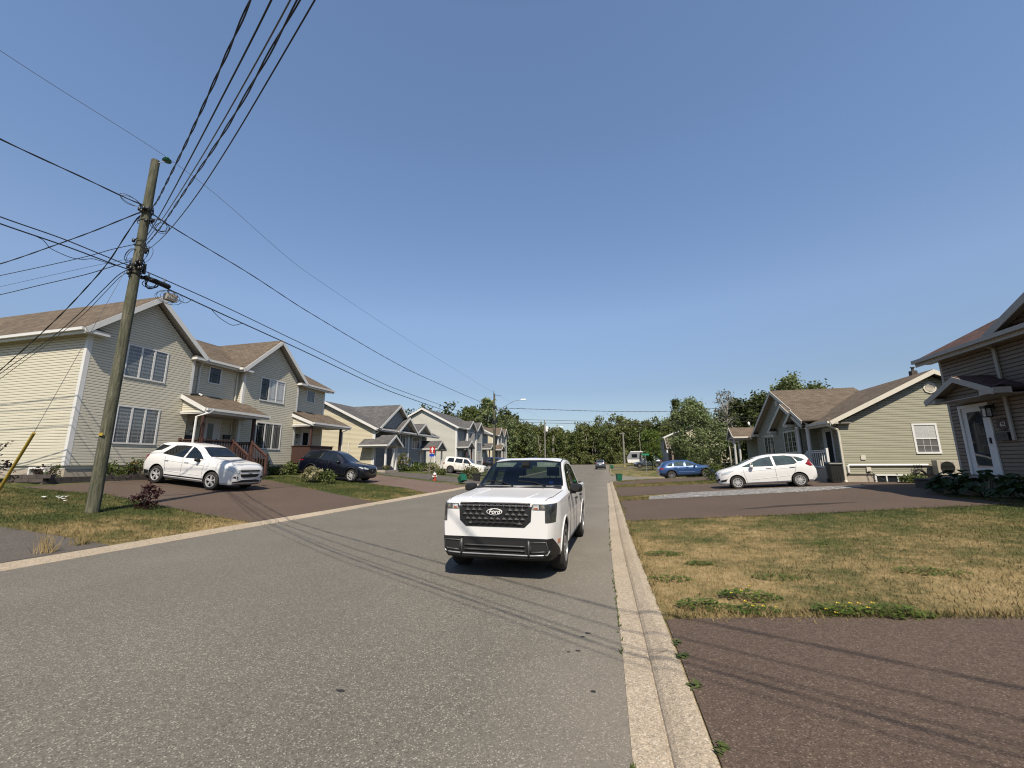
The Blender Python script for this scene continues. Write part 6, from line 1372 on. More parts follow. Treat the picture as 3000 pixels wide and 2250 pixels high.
for lb, pts, r in (('wavy service line dropping gently to the left below the power cable', [(PX, 8.31, 9.32), (-13.81, 8.32, 9.29), (-14.65, 8.33, 9.15), (-15.74, 8.35, 8.97), (-17.43, 8.39, 8.76), (-20.26, 8.44, 8.45), (-32, 8.6, 7.9), (-50, 9, 7.6)], .013),
                   ('paired grey cable below the wavy service line at left', [(PX, 8.31, 8.2), (-14.65, 8.33, 8.18), (-15.9, 8.36, 8.1), (-20.09, 8.44, 8.0), (-32, 8.6, 7.8), (-50, 9, 7.8)], .011),
                   ('fainter of the grey cables heading left over the brown roof', [(PX, 8.31, 7.75), (-15.04, 8.34, 7.73), (-17.11, 8.38, 7.67), (-19.95, 8.44, 7.58), (-32, 8.6, 7.3), (-50, 9, 7.3)], .005),
                   ('lowest grey cable heading left over the brown roof', [(PX, 8.31, 7.65), (-14.09, 8.32, 7.63), (-15.73, 8.35, 7.47), (-17.71, 8.39, 7.38), (-19.84, 8.44, 7.28), (-32, 8.6, 6.9), (-50, 9, 6.9)], .012)):
    wire(lb, pts, r, twist=.006 if r > .0125 else 0)
E_ = (12.5, -5.88)
for lb, pts, r, z0, z1, tw, m in (('coarsely twisted service cable rising steeply to the top of the view', [(-11.06, 6.95, 8.24), (-9.56, 6.13, 7.9), (-6.93, 4.7, 7.42), (-3.96, 3.08, 7.08)], .0095, 9.28, 6.4, .0115, 'wire'),
                           ('black cable beside the coarsely twisted one overhead', [(-9.86, 6.3, 7.25), (-6.91, 4.69, 6.71), (-4.91, 3.6, 6.39), (-3.09, 2.61, 6.16)], .0095, 8.1, 5.8, 0, 'wire'),
                           ('bluish grey cable in the middle of the overhead bundle', [(-8.77, 5.7, 6.7), (-6.63, 4.54, 6.23), (-4.07, 3.14, 5.73), (-2.52, 2.3, 5.55)], .0075, 8.0, 5.5, 0, 'wire_grey'),
                           ('thick doubled black cable in the overhead bundle', [(-9.59, 6.15, 6.73), (-6.5, 4.47, 6.03), (-3.7, 2.94, 5.44), (-2.29, 2.17, 5.31)], .007, 7.9, 5.4, .009, 'wire'),
                           ('rightmost thin cable of the overhead bundle', [(-7.42, 4.97, 5.79), (-4.87, 3.58, 5.24), (-3.17, 2.65, 5.03), (-1.98, 2.01, 4.98)], .006, 7.75, 5.2, 0, 'wire')):
    wire(lb, [(PX, PY, z0)]+pts+[(4.5, -1.52, pts[-1][2]*.95), (E_[0], E_[1], z1)], r, m, tw, group='cables crossing the street overhead')
t = thing('guy_wire', 'taut steel guy wire with yellow guard at the left edge', 'guy wire', (-18.3, 8.6, .85)); t['_o'] = (-18.3, 8.6, .85)
mb = MB(); mb.tube([(PX, PY, 8.2), (-17, 8.56, 2.56), (-18.3, 8.68, .85)], .006, 5); mb.build('strand', M['wire_grey'], t, smooth=True)
mb = MB(); mb.tube([(-16.97, 8.56, 2.6), (-18.25, 8.68, .85)], .04, 10); mb.build('guard', M['yellow'], t, smooth=True, angle=40)
# second pole with streetlight, third with transformer, fourth on the right
x, y = -14.25, 48; zb = zlot(x, y)
P2 = pole('utility_pole', 'wooden pole with a long streetlight arm beyond the white pickup', x, y, zb, 10.05, .16, .11, 'pole', 'utility poles along the street')
def lightarm(t, x, y, za, dx, dz, r=.03):
    mb = MB(); mb.tube(catmull([(x+.1, y, za), (x+dx*.45, y, za+dz*.62), (x+dx*.8, y, za+dz), (x+dx, y, za+dz*1.03)], 5), r, 7); mb.build('arm', M['steel'], t, smooth=True)
    mb = MB(); mb.hexa([(x+dx-.15, y-.12, za+dz), (x+dx+.5, y-.14, za+dz+.02), (x+dx+.5, y+.14, za+dz+.02), (x+dx-.15, y+.12, za+dz), (x+dx-.15, y-.08, za+dz+.16), (x+dx+.45, y-.1, za+dz+.16), (x+dx+.45, y+.1, za+dz+.16), (x+dx-.15, y+.08, za+dz+.16)]); mb.build('lamp_head', M['white_plain'], t)
lightarm(P2, x, y, 7.7, 3.5, 1.4)
mb = MB(); mb.box(x-.2, x+.25, y-.2, y+.2, 6.4, 6.75); mb.box(x-.12, x+.2, y-.2, y+.2, 8.2, 8.5); mb.tube([(x, y-.2, 10.0), (x, y-.2, 10.35)], .03, 6); mb.tube([(x, y, 9.8), (x+.9, y-.1, 9.75)], .02, 5); mb.build('cable_clamp', M['black_metal'], P2)
mb = MB(); mb.tube([(x+.17, y-.1, 2.5), (x+.17, y-.1, 6.4)], .05, 6); mb.build('conduit', M['black_metal'], P2)
for lb, za, zm, zc in (('upper service cable from the streetlight pole across the side street', 8.3, 7.74, 8.5), ('middle cable across the side street above the trees', 6.95, 6.5, 7.05), ('lower cable across the side street above the trees', 6.6, 6.17, 6.6)):
    wire(lb, [(x, y, za), (4.05, 52.57, zm), (17.4, 55.9, zc), (26, 58.1, zc+.6)], .022, twist=.012 if za > 8 else 0, group='cables across the side street')
x, y = -14.1, 84; zb = zlot(x, y)
P3 = pole('utility_pole', 'far wooden pole with a white transformer and streetlight', x, y, zb, 10.3, .15, .11, 'pole_grey', 'utility poles along the street')
lightarm(P3, x, y, 7.4, 3.3, 1.4); mb = MB(); mb.lathe([(0, 8.0), (.27, 8.0), (.27, 8.95), (.2, 9.05), (0, 9.1)], (x+.42, y, 0), n=14); mb.build('transformer', M['white_plain'], P3, smooth=True, angle=40)
wire('far conductor between the streetlight pole and the transformer pole', [(-14.25, 48, 8.3), (-14.2, 66, 7.9), (-14.1, 84, 8.4)], .018, group='cables across the side street')
wire('far communication cable between the streetlight and transformer poles', [(-14.25, 48, 6.8), (-14.2, 66, 6.4), (-14.1, 84, 6.9)], .022, group='cables across the side street')
x, y = 1.42, 84; zb = zlot(x, y)
P4 = pole('utility_pole', 'grey pole with a short crossarm on the right verge by the camper', x, y, zb, 7.45, .19, .15, 'pole_grey', 'utility poles along the street')
mb = MB(); mb.box(x-.75, x+.35, y-.08, y+.08, 7.2, 7.34); mb.build('crossarm', M['pole_grey'], P4); mb = MB(); mb.box(x-.16, x+.16, y-.2, y+.2, zb, zb+.3); mb.build('base_marker', M['yellow'], P4)
pole('utility_pole', 'bare pale pole standing among the trees behind the side porch', 21.5, 74, 2, 10.6, .2, .17, 'pole_grey', 'utility poles along the street')

# ------------------------------------------------------------------ street furniture, bins, appliances
x, y = -14.05, 29.6; z = zlot(x, y)
t = thing('street_sign', 'red square sign with a white figure above a blue tab on a thin post', 'sign', (x, y, z)); t['_o'] = (x, y, z)
mb = MB(); mb.tube([(x, y, z-.1), (x+.32, y, 2.9)], .03, 6); mb.build('post', M['steel'], t)
mb = MB(); mb.box(x+.10, x+.55, y-.045, y-.03, 2.42, 2.92); mb.build('panel', M['red_sign'], t)
mb = MB(); mb.prism([(-.05, -.2), (.05, -.2), (.05, .02), (.13, .02), (.13, .10), (.05, .12), (.03, .2), (-.03, .2), (-.05, .12), (-.13, .10), (-.13, .02), (-.05, .02)], (x+.33, y-.045, 2.67), (1, 0, 0), (0, 0, 1), (0, -1, 0), 0, .006); mb.build('sign_figure', M['white_plain'], t)
mb = MB(); mb.box(x+.1, x+.48, y-.044, y-.03, 2.16, 2.38); mb.build('tab', M['blue_sign'], t)
x, y = -13.62, 29.9; z = zlot(x, y)
t = thing('fire_hydrant', 'small red fire hydrant with pale cap in the grass strip', 'hydrant', (x, y, z)); t['_o'] = (x, y, z)
mb = MB(); mb.lathe([(.16, z), (.16, z+.04), (.11, z+.05), (.11, z+.40), (.14, z+.41), (.14, z+.44)], (x, y, 0), n=14); mb.build('barrel', M['hydrant_red'], t, smooth=True, angle=35)
mb = MB(); mb.lathe([(.13, z+.44), (.12, z+.52), (.06, z+.57), (.03, z+.58), (.03, z+.63), (0, z+.63)], (x, y, 0), n=14); mb.build('bonnet', M['white_plain'], t, smooth=True, angle=35)
for d in ((1, 0), (-1, 0), (0, -1)): mb = MB(); mb.tube([(x+d[0]*.08, y+d[1]*.08, z+.31), (x+d[0]*.19, y+d[1]*.19, z+.31)], .055, 8); mb.build('outlet', M['white_plain'], t)
def bin_(name, label, x, y, z, w, h, mat, rot=0, tilt=0, group=None, lid=True, wheels=False):
    t = thing(name, label, 'bin', (x, y, z), rot, group); t.rotation_euler = (tilt, 0, rot); b = w*.40; a = w/2
    mb = MB(); mb.hexa([(-b, -b, .02), (b, -b, .02), (b, b, .02), (-b, b, .02), (-a, -a, h), (a, -a, h), (a, a, h), (-a, a, h)]); mb.box(-a-.02, a+.02, -a-.02, a+.02, h-.05, h)
    for k in (-1, 0, 1): mb.box(k*w*.25-.012, k*w*.25+.012, -a*.93, -b, h*.15, h*.8)
    mb.build('tub', mat, t, local=True)
    if lid: m2 = MB(); m2.hexa([(-a-.03, -a-.03, h), (a+.03, -a-.03, h), (a+.03, a+.05, h), (-a-.03, a+.05, h), (-a, -a, h+.05), (a, -a, h+.05), (a, a, h+.09), (-a, a, h+.09)]); m2.build('lid', mat, t, local=True)
    m3 = MB(); m3.tube([(-a*.7, a+.02, h-.03), (-a*.7, a+.1, h-.01), (a*.7, a+.1, h-.01), (a*.7, a+.02, h-.03)], .016, 6); m3.build('handle', mat, t, local=True)
    if wheels:
        for sg in (1, -1): m4 = MB(); m4.lathe([(0, sg*.0), (.1, 0), (.1, sg*.05), (0, sg*.05)], (0, 0, 0), 'x', 14); m4.v = [(p[0]+sg*a*.8, p[1]+b, p[2]+.1) for p in m4.v]; m4.build('wheel', M['tyre'], t, local=True)
    return t
bin_('compost_bin', 'green bin lying on its side at the edge of the left driveway', -11.5, 29.75, zlot(-11.5, 29.75)+.22, .46, .5, M['green_bin'], 1.0, 1.1, 'green household bins')
bin_('compost_bin', 'green bin standing at the corner of the side street', .1, 36.6, zlot(.1, 36.6), .46, .58, M['green_bin'], .3, 0, 'green household bins', False)
bin_('compost_bin', 'tiny far green bin on the verge behind the slate suv', -.95, 77, zlot(-.95, 77), .6, .62, M['green_bin'], 0, 0, 'green household bins')
bin_('waste_bin', 'black open tub by the pink flowers beyond the hydrant', -11.7, 34.2, zlot(-11.7, 34.2), .6, .62, M['black_bin'], .2, 0, None, False)
bin_('wheelie_bin', 'black wheeled bin beside the white porch railing', 10.12, 23.4, zlot(10.1, 23.4), .5, .88, M['black_bin'], 0, 0, None, True, True)
bin_('waste_bin', 'black bin cut off by the left edge of the view', -19.75, 8.35, 1.0, .6, 1.0, M['black_bin'], .3)
x, y = 3.1, 48.4; z = zlot(x, y)
t = thing('street_name_sign', 'green street name blade on a thin post at the side street corner', 'sign', (x, y, z)); t['_o'] = (x, y, z)
mb = MB(); mb.tube([(x, y, z-.1), (x, y, 2.45)], .028, 6); mb.build('post', M['steel'], t); mb = MB(); mb.box(x-.38, x+.38, y-.012, y+.012, 2.42, 2.6); mb.build('blade', M['green_sign'], t)
# heat pump, hose reel, cable
t = thing('heat_pump', 'beige heat pump unit mounted low on the olive wall', 'heat pump', (14.75, 23.6, 1.0)); t['_o'] = (14.75, 23.6, 1.0)
mb = MB(); mb.box(14.25, 15.2, 23.4, 23.75, 1.02, 1.68); mb.build('casing', M['ac'], t); mb = MB(); mb.lathe([(0, 0), (.27, 0), (.27, .012), (.24, .012), (.24, .004), (0, .004)], (0, 0, 0), 'y', 20); mb.v = [(a+14.62, 23.395-b, c+1.35) for a, b, c in mb.v]
for k in range(9): mb.box(14.37, 14.87, 23.376, 23.384, 1.13+k*.055, 1.14+k*.055)
mb.build('fan_grille', M['well'], t); mb = MB(); mb.box(14.35, 14.42, 23.4, 23.95, .95, 1.02); mb.box(15.05, 15.12, 23.4, 23.95, .95, 1.02); mb.build('bracket', M['steel'], t)
t = thing('hose_reel', 'coiled black garden hose hanging from a wire rack on the foundation', 'garden hose', (13.72, 23.85, .9)); t['_o'] = (13.72, 23.85, .9)
mb = MB()
for k in range(7): r = .26+.03*math.sin(k*2.1); mb.tube([(13.72+r*math.cos(a)+.02*math.sin(k), 23.84-.022*k, .93+r*1.15*math.sin(a)-.02*math.cos(k)) for a in np.linspace(0, 6.283, 22)], .016, 6)
mb.build('hose', M['black_bin'], t, smooth=True); mb = MB()
for dx in (-.15, 0, .15): mb.tube([(13.72+dx, 23.9, 1.15), (13.72+dx*.9, 23.75, 1.45), (13.72+dx*.6, 23.93, 1.5)], .01, 5)
for zz in (1.2, 1.32, 1.42): mb.tube([(13.55, 23.78, zz), (13.89, 23.78, zz)], .01, 5)
mb.build('rack', M['black_metal'], t)
wire('black lead drooping from the outlet to the ground by the basement window', [(11.79, 23.85, 1.2), (11.95, 23.6, .95), (12.2, 23.3, .72), (12.6, 22.9, .70)], .014, group='ground leads', name='power_lead')
wire('thin second lead hanging straight down below the outlet', [(11.75, 23.85, 1.2), (11.8, 23.8, .95), (11.95, 23.7, .7)], .010, group='ground leads', name='power_lead')
t = thing('satellite_dish', 'small satellite dish on the side porch roof', 'satellite dish', (10.9, 38.0, 4.4)); t['_o'] = (10.9, 38, 4.4)
mb = MB(); mb.lathe([(0, .05), (.09, .03), (.15, -.02), (.15, -.03), (0, .03)], (0, 0, 0), 'y', 18); mb.v = [(a*.6+b*.8+10.8, 37.95+b, c+4.78) for a, b, c in mb.v]; mb.build('dish', M['white_plain'], t, smooth=True); mb = MB(); mb.tube([(10.9, 38, 4.3), (10.85, 38, 4.8)], .025, 6); mb.build('mast', M['steel'], t)
t = thing('planter_tub', 'dark green tub standing on the concrete landing', 'tub', (13.2, 18.6, 1.0)); mb = MB(); mb.lathe([(.24, 0), (.3, .3), (.33, .32), (.33, .36), (.29, .36), (.26, .1), (0, .1)], (0, 0, 0), n=18); mb.build('tub', M['green_bin'], t, smooth=True, angle=40, local=True)
# camper trailer
x, y = 2.0, 90.0; z = zlot(3, 90)
t = thing('camper_trailer', 'white and grey camper trailer parked far off on the right verge', 'camper trailer', (4, y+1, z)); t['_o'] = (4, y+1, z)
def pr(name, poly, y0, y1, mat, par):
    mb = MB(); mb.prism(poly, (0, 0, 0), (1, 0, 0), (0, 0, 1), (0, 1, 0), y0, y1); return mb.build(name, M[mat], par)
pr('body', [(2.15, z+.65), (8.3, z+.65), (8.4, z+2.8), (2.75, z+2.8), (2.05, z+1.7)], y, y+2.3, 'silver_paint', t)
pr('roof', [(2.65, z+2.72), (8.5, z+2.72), (8.45, z+2.95), (2.9, z+2.95)], y-.05, y+2.35, 'white_plain', t)
pr('lower_panel', [(2.2, z+.6), (8.3, z+.6), (8.3, z+1.25), (2.1, z+1.25)], y-.03, y, 'white_plain', t)
so_ = pr('slide_out', [(4.9, z+1.0), (8.1, z+1.0), (8.1, z+2.6), (4.9, z+2.6)], y-.6, y-.04, 'silver_paint', t); pr('slide_trim', [(4.7, z+.95), (4.9, z+.95), (4.9, z+2.65), (4.7, z+2.65)], y-.62, y-.04, 'plastic', so_)
pr('window', [(3.0, z+1.65), (4.1, z+1.65), (4.1, z+2.35), (3.0, z+2.35)], y-.03, y-.005, 'car_glass', t); pr('window', [(5.5, z+1.75), (6.6, z+1.75), (6.6, z+2.4), (5.5, z+2.4)], y-.63, y-.605, 'car_glass', so_)
for xx in (5.8, 6.7): mb = MB(); mb.lathe([(0, 0), (.36, 0), (.36, .22), (0, .22)], (0, 0, 0), 'y', 16); mb.v = [(a+xx, y+b, c+z+.36) for a, b, c in mb.v]; mb.build('wheel', M['tyre'], t)
mb = MB(); mb.box(2.9, 3.05, y+.2, y+.3, z, z+.62); mb.box(7.6, 7.7, y+.2, y+.3, z, z+.62); mb.box(2.3, 8.2, y+.3, y+2, z+.5, z+.62); mb.build('chassis', M['plastic'], t)
# long patch of darker asphalt colour over the brown driveway
drape('dark_patch', [(3.3, 13.72), (3.9, 13.82), (4.5, 14.02), (5.2, 14.18), (5.9, 14.28), (6.4, 14.5), (6.85, 14.55), (6.3, 14.66), (5.6, 14.62), (5.1, 14.5), (4.6, 14.42), (4.1, 14.12), (3.7, 13.95)], .0165, M['seam'] if False else M['deep_brown'], .8, label='long dark patch on the brown driveway')
# stone edging of the flower bed
t = thing('garden_wall', 'low dark stone block wall edging the flower bed by the beige house', 'garden wall', (-20, 12.5, .9)); t['_o'] = (-20, 12.5, .9); mb = MB(); g = random.Random(4)
path = [(-20.9, 9.9), (-19.75, 10.45), (-19.98, 12.2), (-20.0, 15.6)]
for (a, b) in zip(path[:-1], path[1:]):
    L = math.hypot(b[0]-a[0], b[1]-a[1]); k = int(L/.34); u = Vector((b[0]-a[0], b[1]-a[1], 0))/L; n_ = Vector((u.y, -u.x, 0))
    for c in range(2):
        for i in range(k):
            o = Vector((a[0], a[1], zlot(a[0], a[1])-.03))+u*((i+.5*(c % 2))*L/k); q = g.uniform(-.012, .012)
            mb.fbox(o, u, n_, (0, 0, 1), .006, L/k-.006, c*.135, c*.135+.128, -.2+q, q)
mb.build('blocks', M['stone'], t)
# ------------------------------------------------------------------ vegetation
def cards(cent, n, spread, size, g, up=.35, asp=.55):
    c = cent[g.integers(0, len(cent), n)]; p = c+g.normal(size=(n, 3))*spread
    d = g.normal(size=(n, 3)); d[:, 2] += up*0; d /= np.linalg.norm(d, axis=1)[:, None]
    a = np.cross(d, g.normal(size=(n, 3))); a /= np.linalg.norm(a, axis=1)[:, None]; b = np.cross(d, a)
    s = size*(.55+.9*g.random(n))[:, None]
    return np.stack([p-a*s, p+b*s*asp-a*s*.1, p+a*s, p-b*s*asp+a*s*.1], 1).reshape(-1, 3)
def quadmesh(name, V, mat, parent=None, local=None):
    k = len(V); me = bpy.data.meshes.new(name); me.vertices.add(k); me.vertices.foreach_set('co', np.ascontiguousarray(V).ravel()); me.loops.add(k); me.loops.foreach_set('vertex_index', np.arange(k))
    me.polygons.add(k//4); me.polygons.foreach_set('loop_start', np.arange(0, k, 4)); me.polygons.foreach_set('loop_total', np.full(k//4, 4)); me.update(); me.validate(); me.materials.append(mat)
    o = bpy.data.objects.new(name, me); COL.objects.link(o)
    if parent: o.parent = parent
    return o
def clumps(g, n, H, R, z0, shape):
    out = []
    while len(out) < n:
        u = g.random(); a = g.random()*6.283
        if shape == 'cone': prof = (1-u)**.85*(.75+.25*math.sin(u*26))+.04
        elif shape == 'oval': prof = math.sin(math.pi*min(1, .12+.88*u))**.6
        else: prof = math.sin(math.pi*(.08+.84*u))**.75*(1.0 if u < .6 else 1-.3*(u-.6))
        prof *= 1+.22*math.sin(3*a+7*u)+.15*math.sin(5*a-11*u)
        r = R*prof*(.45+.55*math.sqrt(g.random())); out.append((r*math.cos(a), r*math.sin(a), z0+(H-z0)*u))
    return np.array(out)
def tree(label, x, y, H, R, z0, seed, mat, n=2600, nc=60, spread=.35, size=.2, shape='round', bark='bark', trunk=.14, group=None, name='tree', limbs=9):
    g = np.random.default_rng(seed); zb = zlot(x, min(y, 125)); t = thing(name, label, 'tree', (x, y, zb), 0, group)
    C = clumps(g, nc, H, R, z0, shape); quadmesh('crown', cards(C, n, spread, size, g), M[mat], t)
    mb = MB(); top = H*(.92 if shape == 'cone' else .78); k = 7
    L = [(trunk*1.2*math.sin(i*1.3+seed)*i/k, trunk*1.2*math.cos(i*1.7)*i/k, -.1+top*i/k) for i in range(k+1)]
    mb.tube(L, [trunk*(1-.85*i/k)+.01 for i in range(k+1)], 8)
    for i in range(min(limbs, nc)):
        c = C[i]; zz = max(z0*.7, min(c[2]-.2*R, top*.9)); j = min(int(k*zz/top), k-1)
        mb.tube([(L[j][0], L[j][1], zz*.92), (c[0]*.5, c[1]*.5, (zz+c[2])/2), tuple(c)], [trunk*.4, trunk*.28, trunk*.1], 5)
    mb.build('trunk', M[bark], t, smooth=True, local=True, fix=False); return t
def shrub(label, x, y, R, H, seed, mat, n=500, size=.06, group=None, flower=None, z=None, name='shrub', flat=1, leafy=.3):
    g = np.random.default_rng(seed); zb = zlot(x, y) if z is None else z; t = thing(name, label, 'shrub', (x, y, zb), 0, group)
    C = clumps(g, 26, H, R, .05, 'round'); C[:, 1] *= flat
    quadmesh('foliage', cards(C, n, R*.16, size, g), M[mat], t)
    mb = MB()
    for i in range(6): mb.tube([(0, 0, -.05), (C[i][0]*.5, C[i][1]*.5, C[i][2]*.6), tuple(C[i])], [.02, .014, .006], 5)
    mb.build('stem', M['bark'], t, local=True, fix=False)
    if flower:
        q = C[g.integers(0, len(C), flower[1])]*np.array([1.05, 1.05, 1.0])+g.normal(size=(flower[1], 3))*R*.13; q[:, 2] = np.maximum(q[:, 2], H*.45)+.05
        f = []
        for p in q:
            for k in range(3):
                a = g.random()*6.28; s = flower[2]; f += [p+[s*math.cos(a), s*math.sin(a), 0], p+[-s*math.sin(a)*.6, s*math.cos(a)*.6, s*.5], p-[s*math.cos(a), s*math.sin(a), 0], p-[-s*math.sin(a)*.6, s*math.cos(a)*.6, -s*.3]]
        o = quadmesh('blossom', np.array(f), M[flower[0]], t); o['kind'] = 'stuff'
    return t
# the wood closing the street: one mass, with single trees in front of it
def forest():
    g = np.random.default_rng(77); V = []; T = MB()
    for i in range(300):
        y = 121+24*g.random()**1.3; x = -95+150*g.random()
        if i > 265: x = -60-55*g.random(); y = 100+40*g.random()
        z = zlot(0, 125)*0+1.25; H = 9.6+3.8*g.random()+(y-121)*.05
        if -25 < x < -5: H *= .86
        if x < -55: H *= .95
        R = 1.7+1.3*g.random(); C = clumps(g, 26, H, R, .4 if y < 128 else 2, 'round' if g.random() < .8 else 'cone'); C += [x, y, z]
        V.append(cards(C, 1000, .55, .35, g))
    for i in range(230):     # undergrowth
        x = -60+110*g.random(); y = 118.5+3*g.random(); R = 1+1.2*g.random(); C = clumps(g, 12, 1.6+3.0*g.random(), R, .05, 'round'); C += [x, y, 1.1]; V.append(cards(C, 380, .35, .22, g))
    o = quadmesh('forest', np.concatenate(V), M['wood_leaf']); tag(o, 'dense mixed wood closing off the far end of the street', 'wood', kind='stuff')
    for i in range(60):
        x = -55+80*g.random(); y = 119.5+3*g.random(); T.tube([(x, y, 1), (x+.15*g.normal(), y, 5), (x+.3*g.normal(), y, 9.5)], [.13, .10, .03], 5)
    tr = T.build('trunk', M['birchbark'], o, smooth=True, fix=False, local=True); tr['kind'] = 'stuff'
forest()
def hillwood():
    g = np.random.default_rng(78); V = []
    for i in range(90):
        x = -150+110*g.random(); y = 150+30*g.random(); H = 15+5*g.random(); C = clumps(g, 18, H, 3.2, 2, 'cone' if g.random() < .6 else 'round'); C += [x, y, 5.5-.02*abs(x+95)]; V.append(cards(C, 420, .8, .6, g))
    o = quadmesh('spruce_wood', np.concatenate(V), M['dark_leaf']); tag(o, 'dark spruce wood rising behind the left roofs', 'wood', kind='stuff')
hillwood()
g_ = random.Random(11)
for i in range(14):
    x = -34+3.55*i+g_.uniform(-1, 1); y = 118+g_.uniform(0, 4); H = 8+3*g_.random(); kind = g_.randrange(3)
    places = ('left of the far streetlight', 'just right of the far streetlight', 'behind the pickup roof', 'above the slate suv', 'behind the camper')
    tree(('slim pale stemmed birch standing in front of the wood', 'bushy mid green tree at the front edge of the wood', 'feathery light green tree at the front edge of the wood')[kind], x, y, H, (1.3, 2.0, 1.7)[kind], (3.2, .6, 1.2)[kind], 300+i, ('mid_leaf', 'mid_leaf', 'light_leaf')[kind], 1100, 30, .38, .26, bark='birchbark' if kind == 0 else 'bark', trunk=.12, group='trees along the front of the wood', name=('birch_tree', 'broadleaf_tree', 'broadleaf_tree')[kind])
tree('tall light green tree behind the streetlight pole', -31.6, 100, 15.4, 3.4, 1.5, 401, 'light_leaf', 4200, 70, .5, .34, trunk=.25, shape='oval')
tree('narrow green tree beside the tall one behind the streetlight pole', -26.6, 103, 11.6, 2.0, 1.5, 402, 'light_leaf', 2200, 40, .42, .3, trunk=.2)
tree('dark bushy tree behind the brown roofed house on the left', -35.5, 98, 13, 3.5, 1.5, 403, 'mid_leaf', 3200, 60, .5, .34, trunk=.22)
tree('large silvery green tree in front of the garage house', 9.5, 55, 8.1, 2.95, 1.2, 404, 'light_leaf', 13000, 130, .36, .135, trunk=.16, shape='oval', limbs=24)
tree('small round bright green roadside tree by the dark hatchback', 4.75, 61, 5.2, 1.75, 1.35, 405, 'bright_leaf', 3600, 60, .24, .12, trunk=.09)
for i, (x, y, H, R, m, sh, lb) in enumerate(((24.2, 66, 13.6, 2.5, 'light_leaf', 'round', 'tall tree topping the others behind the olive bungalow'), (20.4, 66, 10.8, 2.6, 'dark_leaf', 'round', 'dark broad tree left of the tall one behind the bungalow'), (17.4, 68, 10.4, 2.3, 'dark_leaf', 'oval', 'dark green tree next to the sparse grey birch'),
        (22.6, 62, 11.4, 1.4, 'dark_leaf', 'cone', 'narrow dark spire behind the bungalow gable'), (28, 66, 12.0, 2.6, 'mid_leaf', 'round', 'green tree mostly hidden by the bungalow roof'), (13.2, 96, 14.6, 2.8, 'dark_leaf', 'cone', 'dark spruce rising behind the garage house'), (17.5, 98, 14.2, 2.0, 'dark_leaf', 'cone', 'second dark spruce behind the garage house'),
        (19.5, 72, 9.5, 2.6, 'mid_leaf', 'round', 'mid green tree filling the gap beside the side porch'), (24, 80, 12, 3, 'mid_leaf', 'round', 'farther green tree behind the bungalow porch'))):
    tree(lb, x, y, H-zlot(x, y)+.3, R, 1.0, 420+i, m, 5600, 80, .40, .2, sh, trunk=.16, group='trees behind the right houses')
tree('sparse greyish birch with a pale stem behind the side porch', 15.4, 64, 10.6, 1.7, 4.2, 440, 'grey_twig', 900, 46, .30, .13, bark='birchbark', trunk=.11, limbs=40, name='birch_tree')
# garden plants
shrub('dark red leaved shrub at the foot of the near pole', -13.35, 9.45, .28, .64, 501, 'red_leaf', 600, .038)
shrub('tall dark red shrub cut by the left edge', -20.7, 9.5, .5, 1.5, 502, 'red_leaf', 420, .05)
shrub('green shrub in the flower bed right of the pole', -20.45, 12.9, .4, .62, 503, 'mid_leaf', 800, .05); shrub('orange day lilies in the bed behind the white suv', -20.45, 14.0, .55, .75, 504, 'dark_leaf', 900, .05, flower=('orange_flower', 26, .05)); shrub('second lily clump nearer the porch stairs', -20.4, 15.1, .5, .7, 505, 'dark_leaf', 700, .05, flower=('orange_flower', 14, .05))
shrub('spindly weeds by the foundation corner left of the pole', -20.6, 11.2, .3, .55, 506, 'dark_leaf', 160, .045); shrub('wiry dry bush under the sunlit flank window', -21.3, 11.2, .3, .5, 507, 'red_leaf', 120, .045); 
shrub('pale variegated grass clump on the lawn by the navy suv', -16.4, 19.9, .5, .72, 508, 'pale_leaf', 1400, .075); shrub('green side of the variegated clump beside the navy suv', -15.75, 20.2, .5, .62, 509, 'mid_leaf', 800, .06)
for i, (x, y, R, H, m, lb) in enumerate(((-20.4, 20.2, .55, .95, 'dark_leaf', 'dark plant under the second gable window'), (-20.35, 21.4, .4, .4, 'mid_leaf', 'low green plant in the middle of the second bed'), (-20.3, 22.6, .5, .75, 'mid_leaf', 'leafy plant at the foot of the dark porch'), (-19.8, 37.4, .45, .5, 'mid_leaf', 'low green mound in front of the grey bungalow'), (-19.7, 38.9, .55, .7, 'bright_leaf', 'rounded bright shrub before the grey basement window'),
        (-19.6, 40.3, .6, .8, 'dark_leaf', 'dark shrub between the grey basement windows'), (-19.4, 41.7, .6, .75, 'bright_leaf', 'yellow green shrub nearest the second grey porch'), (-17.4, 38.0, .6, .9, 'pale_leaf', 'pale spiky clump in front of the cream suv'), (-16.4, 37.3, .5, .5, 'mid_leaf', 'low plant in the rockery before the cream suv'))):
    shrub(lb, x, y, R, H, 520+i, m, 600, .07, 'foundation planting on the left')
shrub('orange flowering clump against the grey bungalow wall', -20.2, 37.0, .6, 1.6, 540, 'mid_leaf', 700, .07, flower=('orange_flower', 36, .08)); shrub('pink flower pot on the step of the grey porch', -18.9, 31.7, .28, .4, 541, 'mid_leaf', 250, .05, flower=('pink_flower', 26, .06), z=1.1)
shrub('pink flowering bush behind the black tub', -12.6, 35.2, .95, 1.0, 542, 'mid_leaf', 1000, .06, flower=('pink_flower', 60, .06)); shrub('green bush beside the pink flowers', -11.2, 36.3, .7, .8, 543, 'bright_leaf', 700, .06)
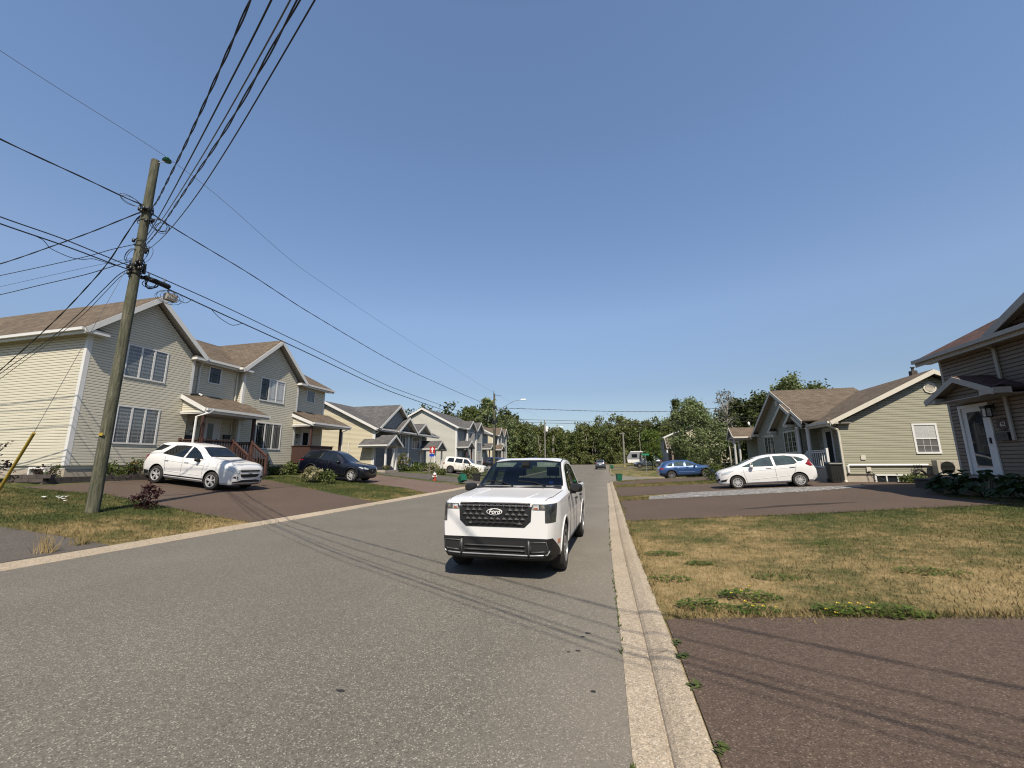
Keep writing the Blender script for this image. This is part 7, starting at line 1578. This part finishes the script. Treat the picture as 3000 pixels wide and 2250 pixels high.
shrub('reddish green shrub between the white hatchback and the blue crossover', 6.3, 30.6, .62, 1.05, 544, 'mid_leaf', 1300, .05, flower=('orange_flower', 12, .035)); shrub('dark cedar bush beside the side porch', 8.2, 39.5, 1.2, 2.5, 545, 'dark_leaf', 2600, .09); shrub('second cedar bush left of the side porch', 6.9, 41.5, 1.1, 1.7, 546, 'dark_leaf', 1800, .09)
shrub('spreading juniper below the olive basement window', 13.1, 23.2, .5, .34, 547, 'mid_leaf', 800, .05, flat=.5)
def hosta(label, x, y, R, H, seed):
    g = np.random.default_rng(seed); t = thing('hosta', label, 'hosta', (x, y, zlot(x, y)), 0, 'hostas before the shaded house'); mb = MB()
    for i in range(75):
        a = g.random()*6.283; u = .15+.85*math.sqrt(g.random()); r = R*u; h = H*(1-.75*u*u)*(.75+.5*g.random()); L = .20+.10*g.random(); w = L*.36
        c = Vector((r*math.cos(a), r*math.sin(a), h)); d = Vector((math.cos(a+g.normal()*.4), math.sin(a+g.normal()*.4), -.25-.5*u*g.random())).normalized(); s = d.cross(Vector((0, 0, 1))).normalized(); n = s.cross(d)
        P = [c-d*L*.5, c-d*L*.25+s*w*.8+n*.02, c+d*L*.1+s*w+n*.015, c+d*L*.5-n*.03, c+d*L*.1-s*w+n*.015, c-d*L*.25-s*w*.8+n*.02, c+d*L*.05-n*.012]
        mb.raw(P, [(0, 1, 6), (1, 2, 6), (2, 3, 6), (3, 4, 6), (4, 5, 6), (5, 0, 6)])
        if i % 3 == 0: mb.tube([(0, 0, 0), tuple(c*.6), tuple(c-d*L*.5)], .007, 4)
    mb.build('leaves', M['hosta_leaf'], t, local=True, fix=False)
for i, (x, y, R, H, lb) in enumerate(((10.0, 15.9, .62, .62, 'large leaved hosta nearest the white door frame'), (9.95, 14.8, .68, .68, 'middle hosta clump under the number plaque'), (10.05, 13.6, .75, .62, 'hosta clump at the right edge of the view'), (10.45, 16.9, .5, .5, 'smallest hosta at the house corner'))): hosta(lb, x, y, R, H, 600+i)
# white flowers in the pole lawn, tall grass by the left driveway
mb = MB(); g = random.Random(8)
for k in range(9):
    x, y = -15.9+g.uniform(-.5, .5), 8.9+g.uniform(-.3, .3); z = zlot(x, y)+.08; mb.poly([(x+.05*math.cos(a), y+.05*math.sin(a), z+.01*math.sin(2*a)) for a in np.linspace(0, 6.28, 7, endpoint=False)])
tag(mb.build('white_blossom', M['white_plain'], fix=False), 'scattered white blossoms in the pole lawn', 'flower', kind='stuff')
for i, (x, y, lb) in enumerate(((-10.15, 5.6, 'tuft of tall dry grass at the left kerb'), (-10.3, 6.2, 'second dry grass tuft at the driveway corner'))):
    mb = MB(); g = np.random.default_rng(i)
    for k in range(60):
        a = g.random()*6.28; r = .16*g.random(); b = Vector((x+r*math.cos(a), y+r*math.sin(a), zlot(x, y))); h = .12+.4*g.random()**2; tip = b+Vector((g.normal()*.06, g.normal()*.06, h)); mb.poly([b-Vector((.006, .003, 0)), b+Vector((.006, .003, 0)), tip])
    tag(mb.build('grass_tuft', M['grass'], fix=False), lb, 'grass', 'dry tufts at the left kerb')
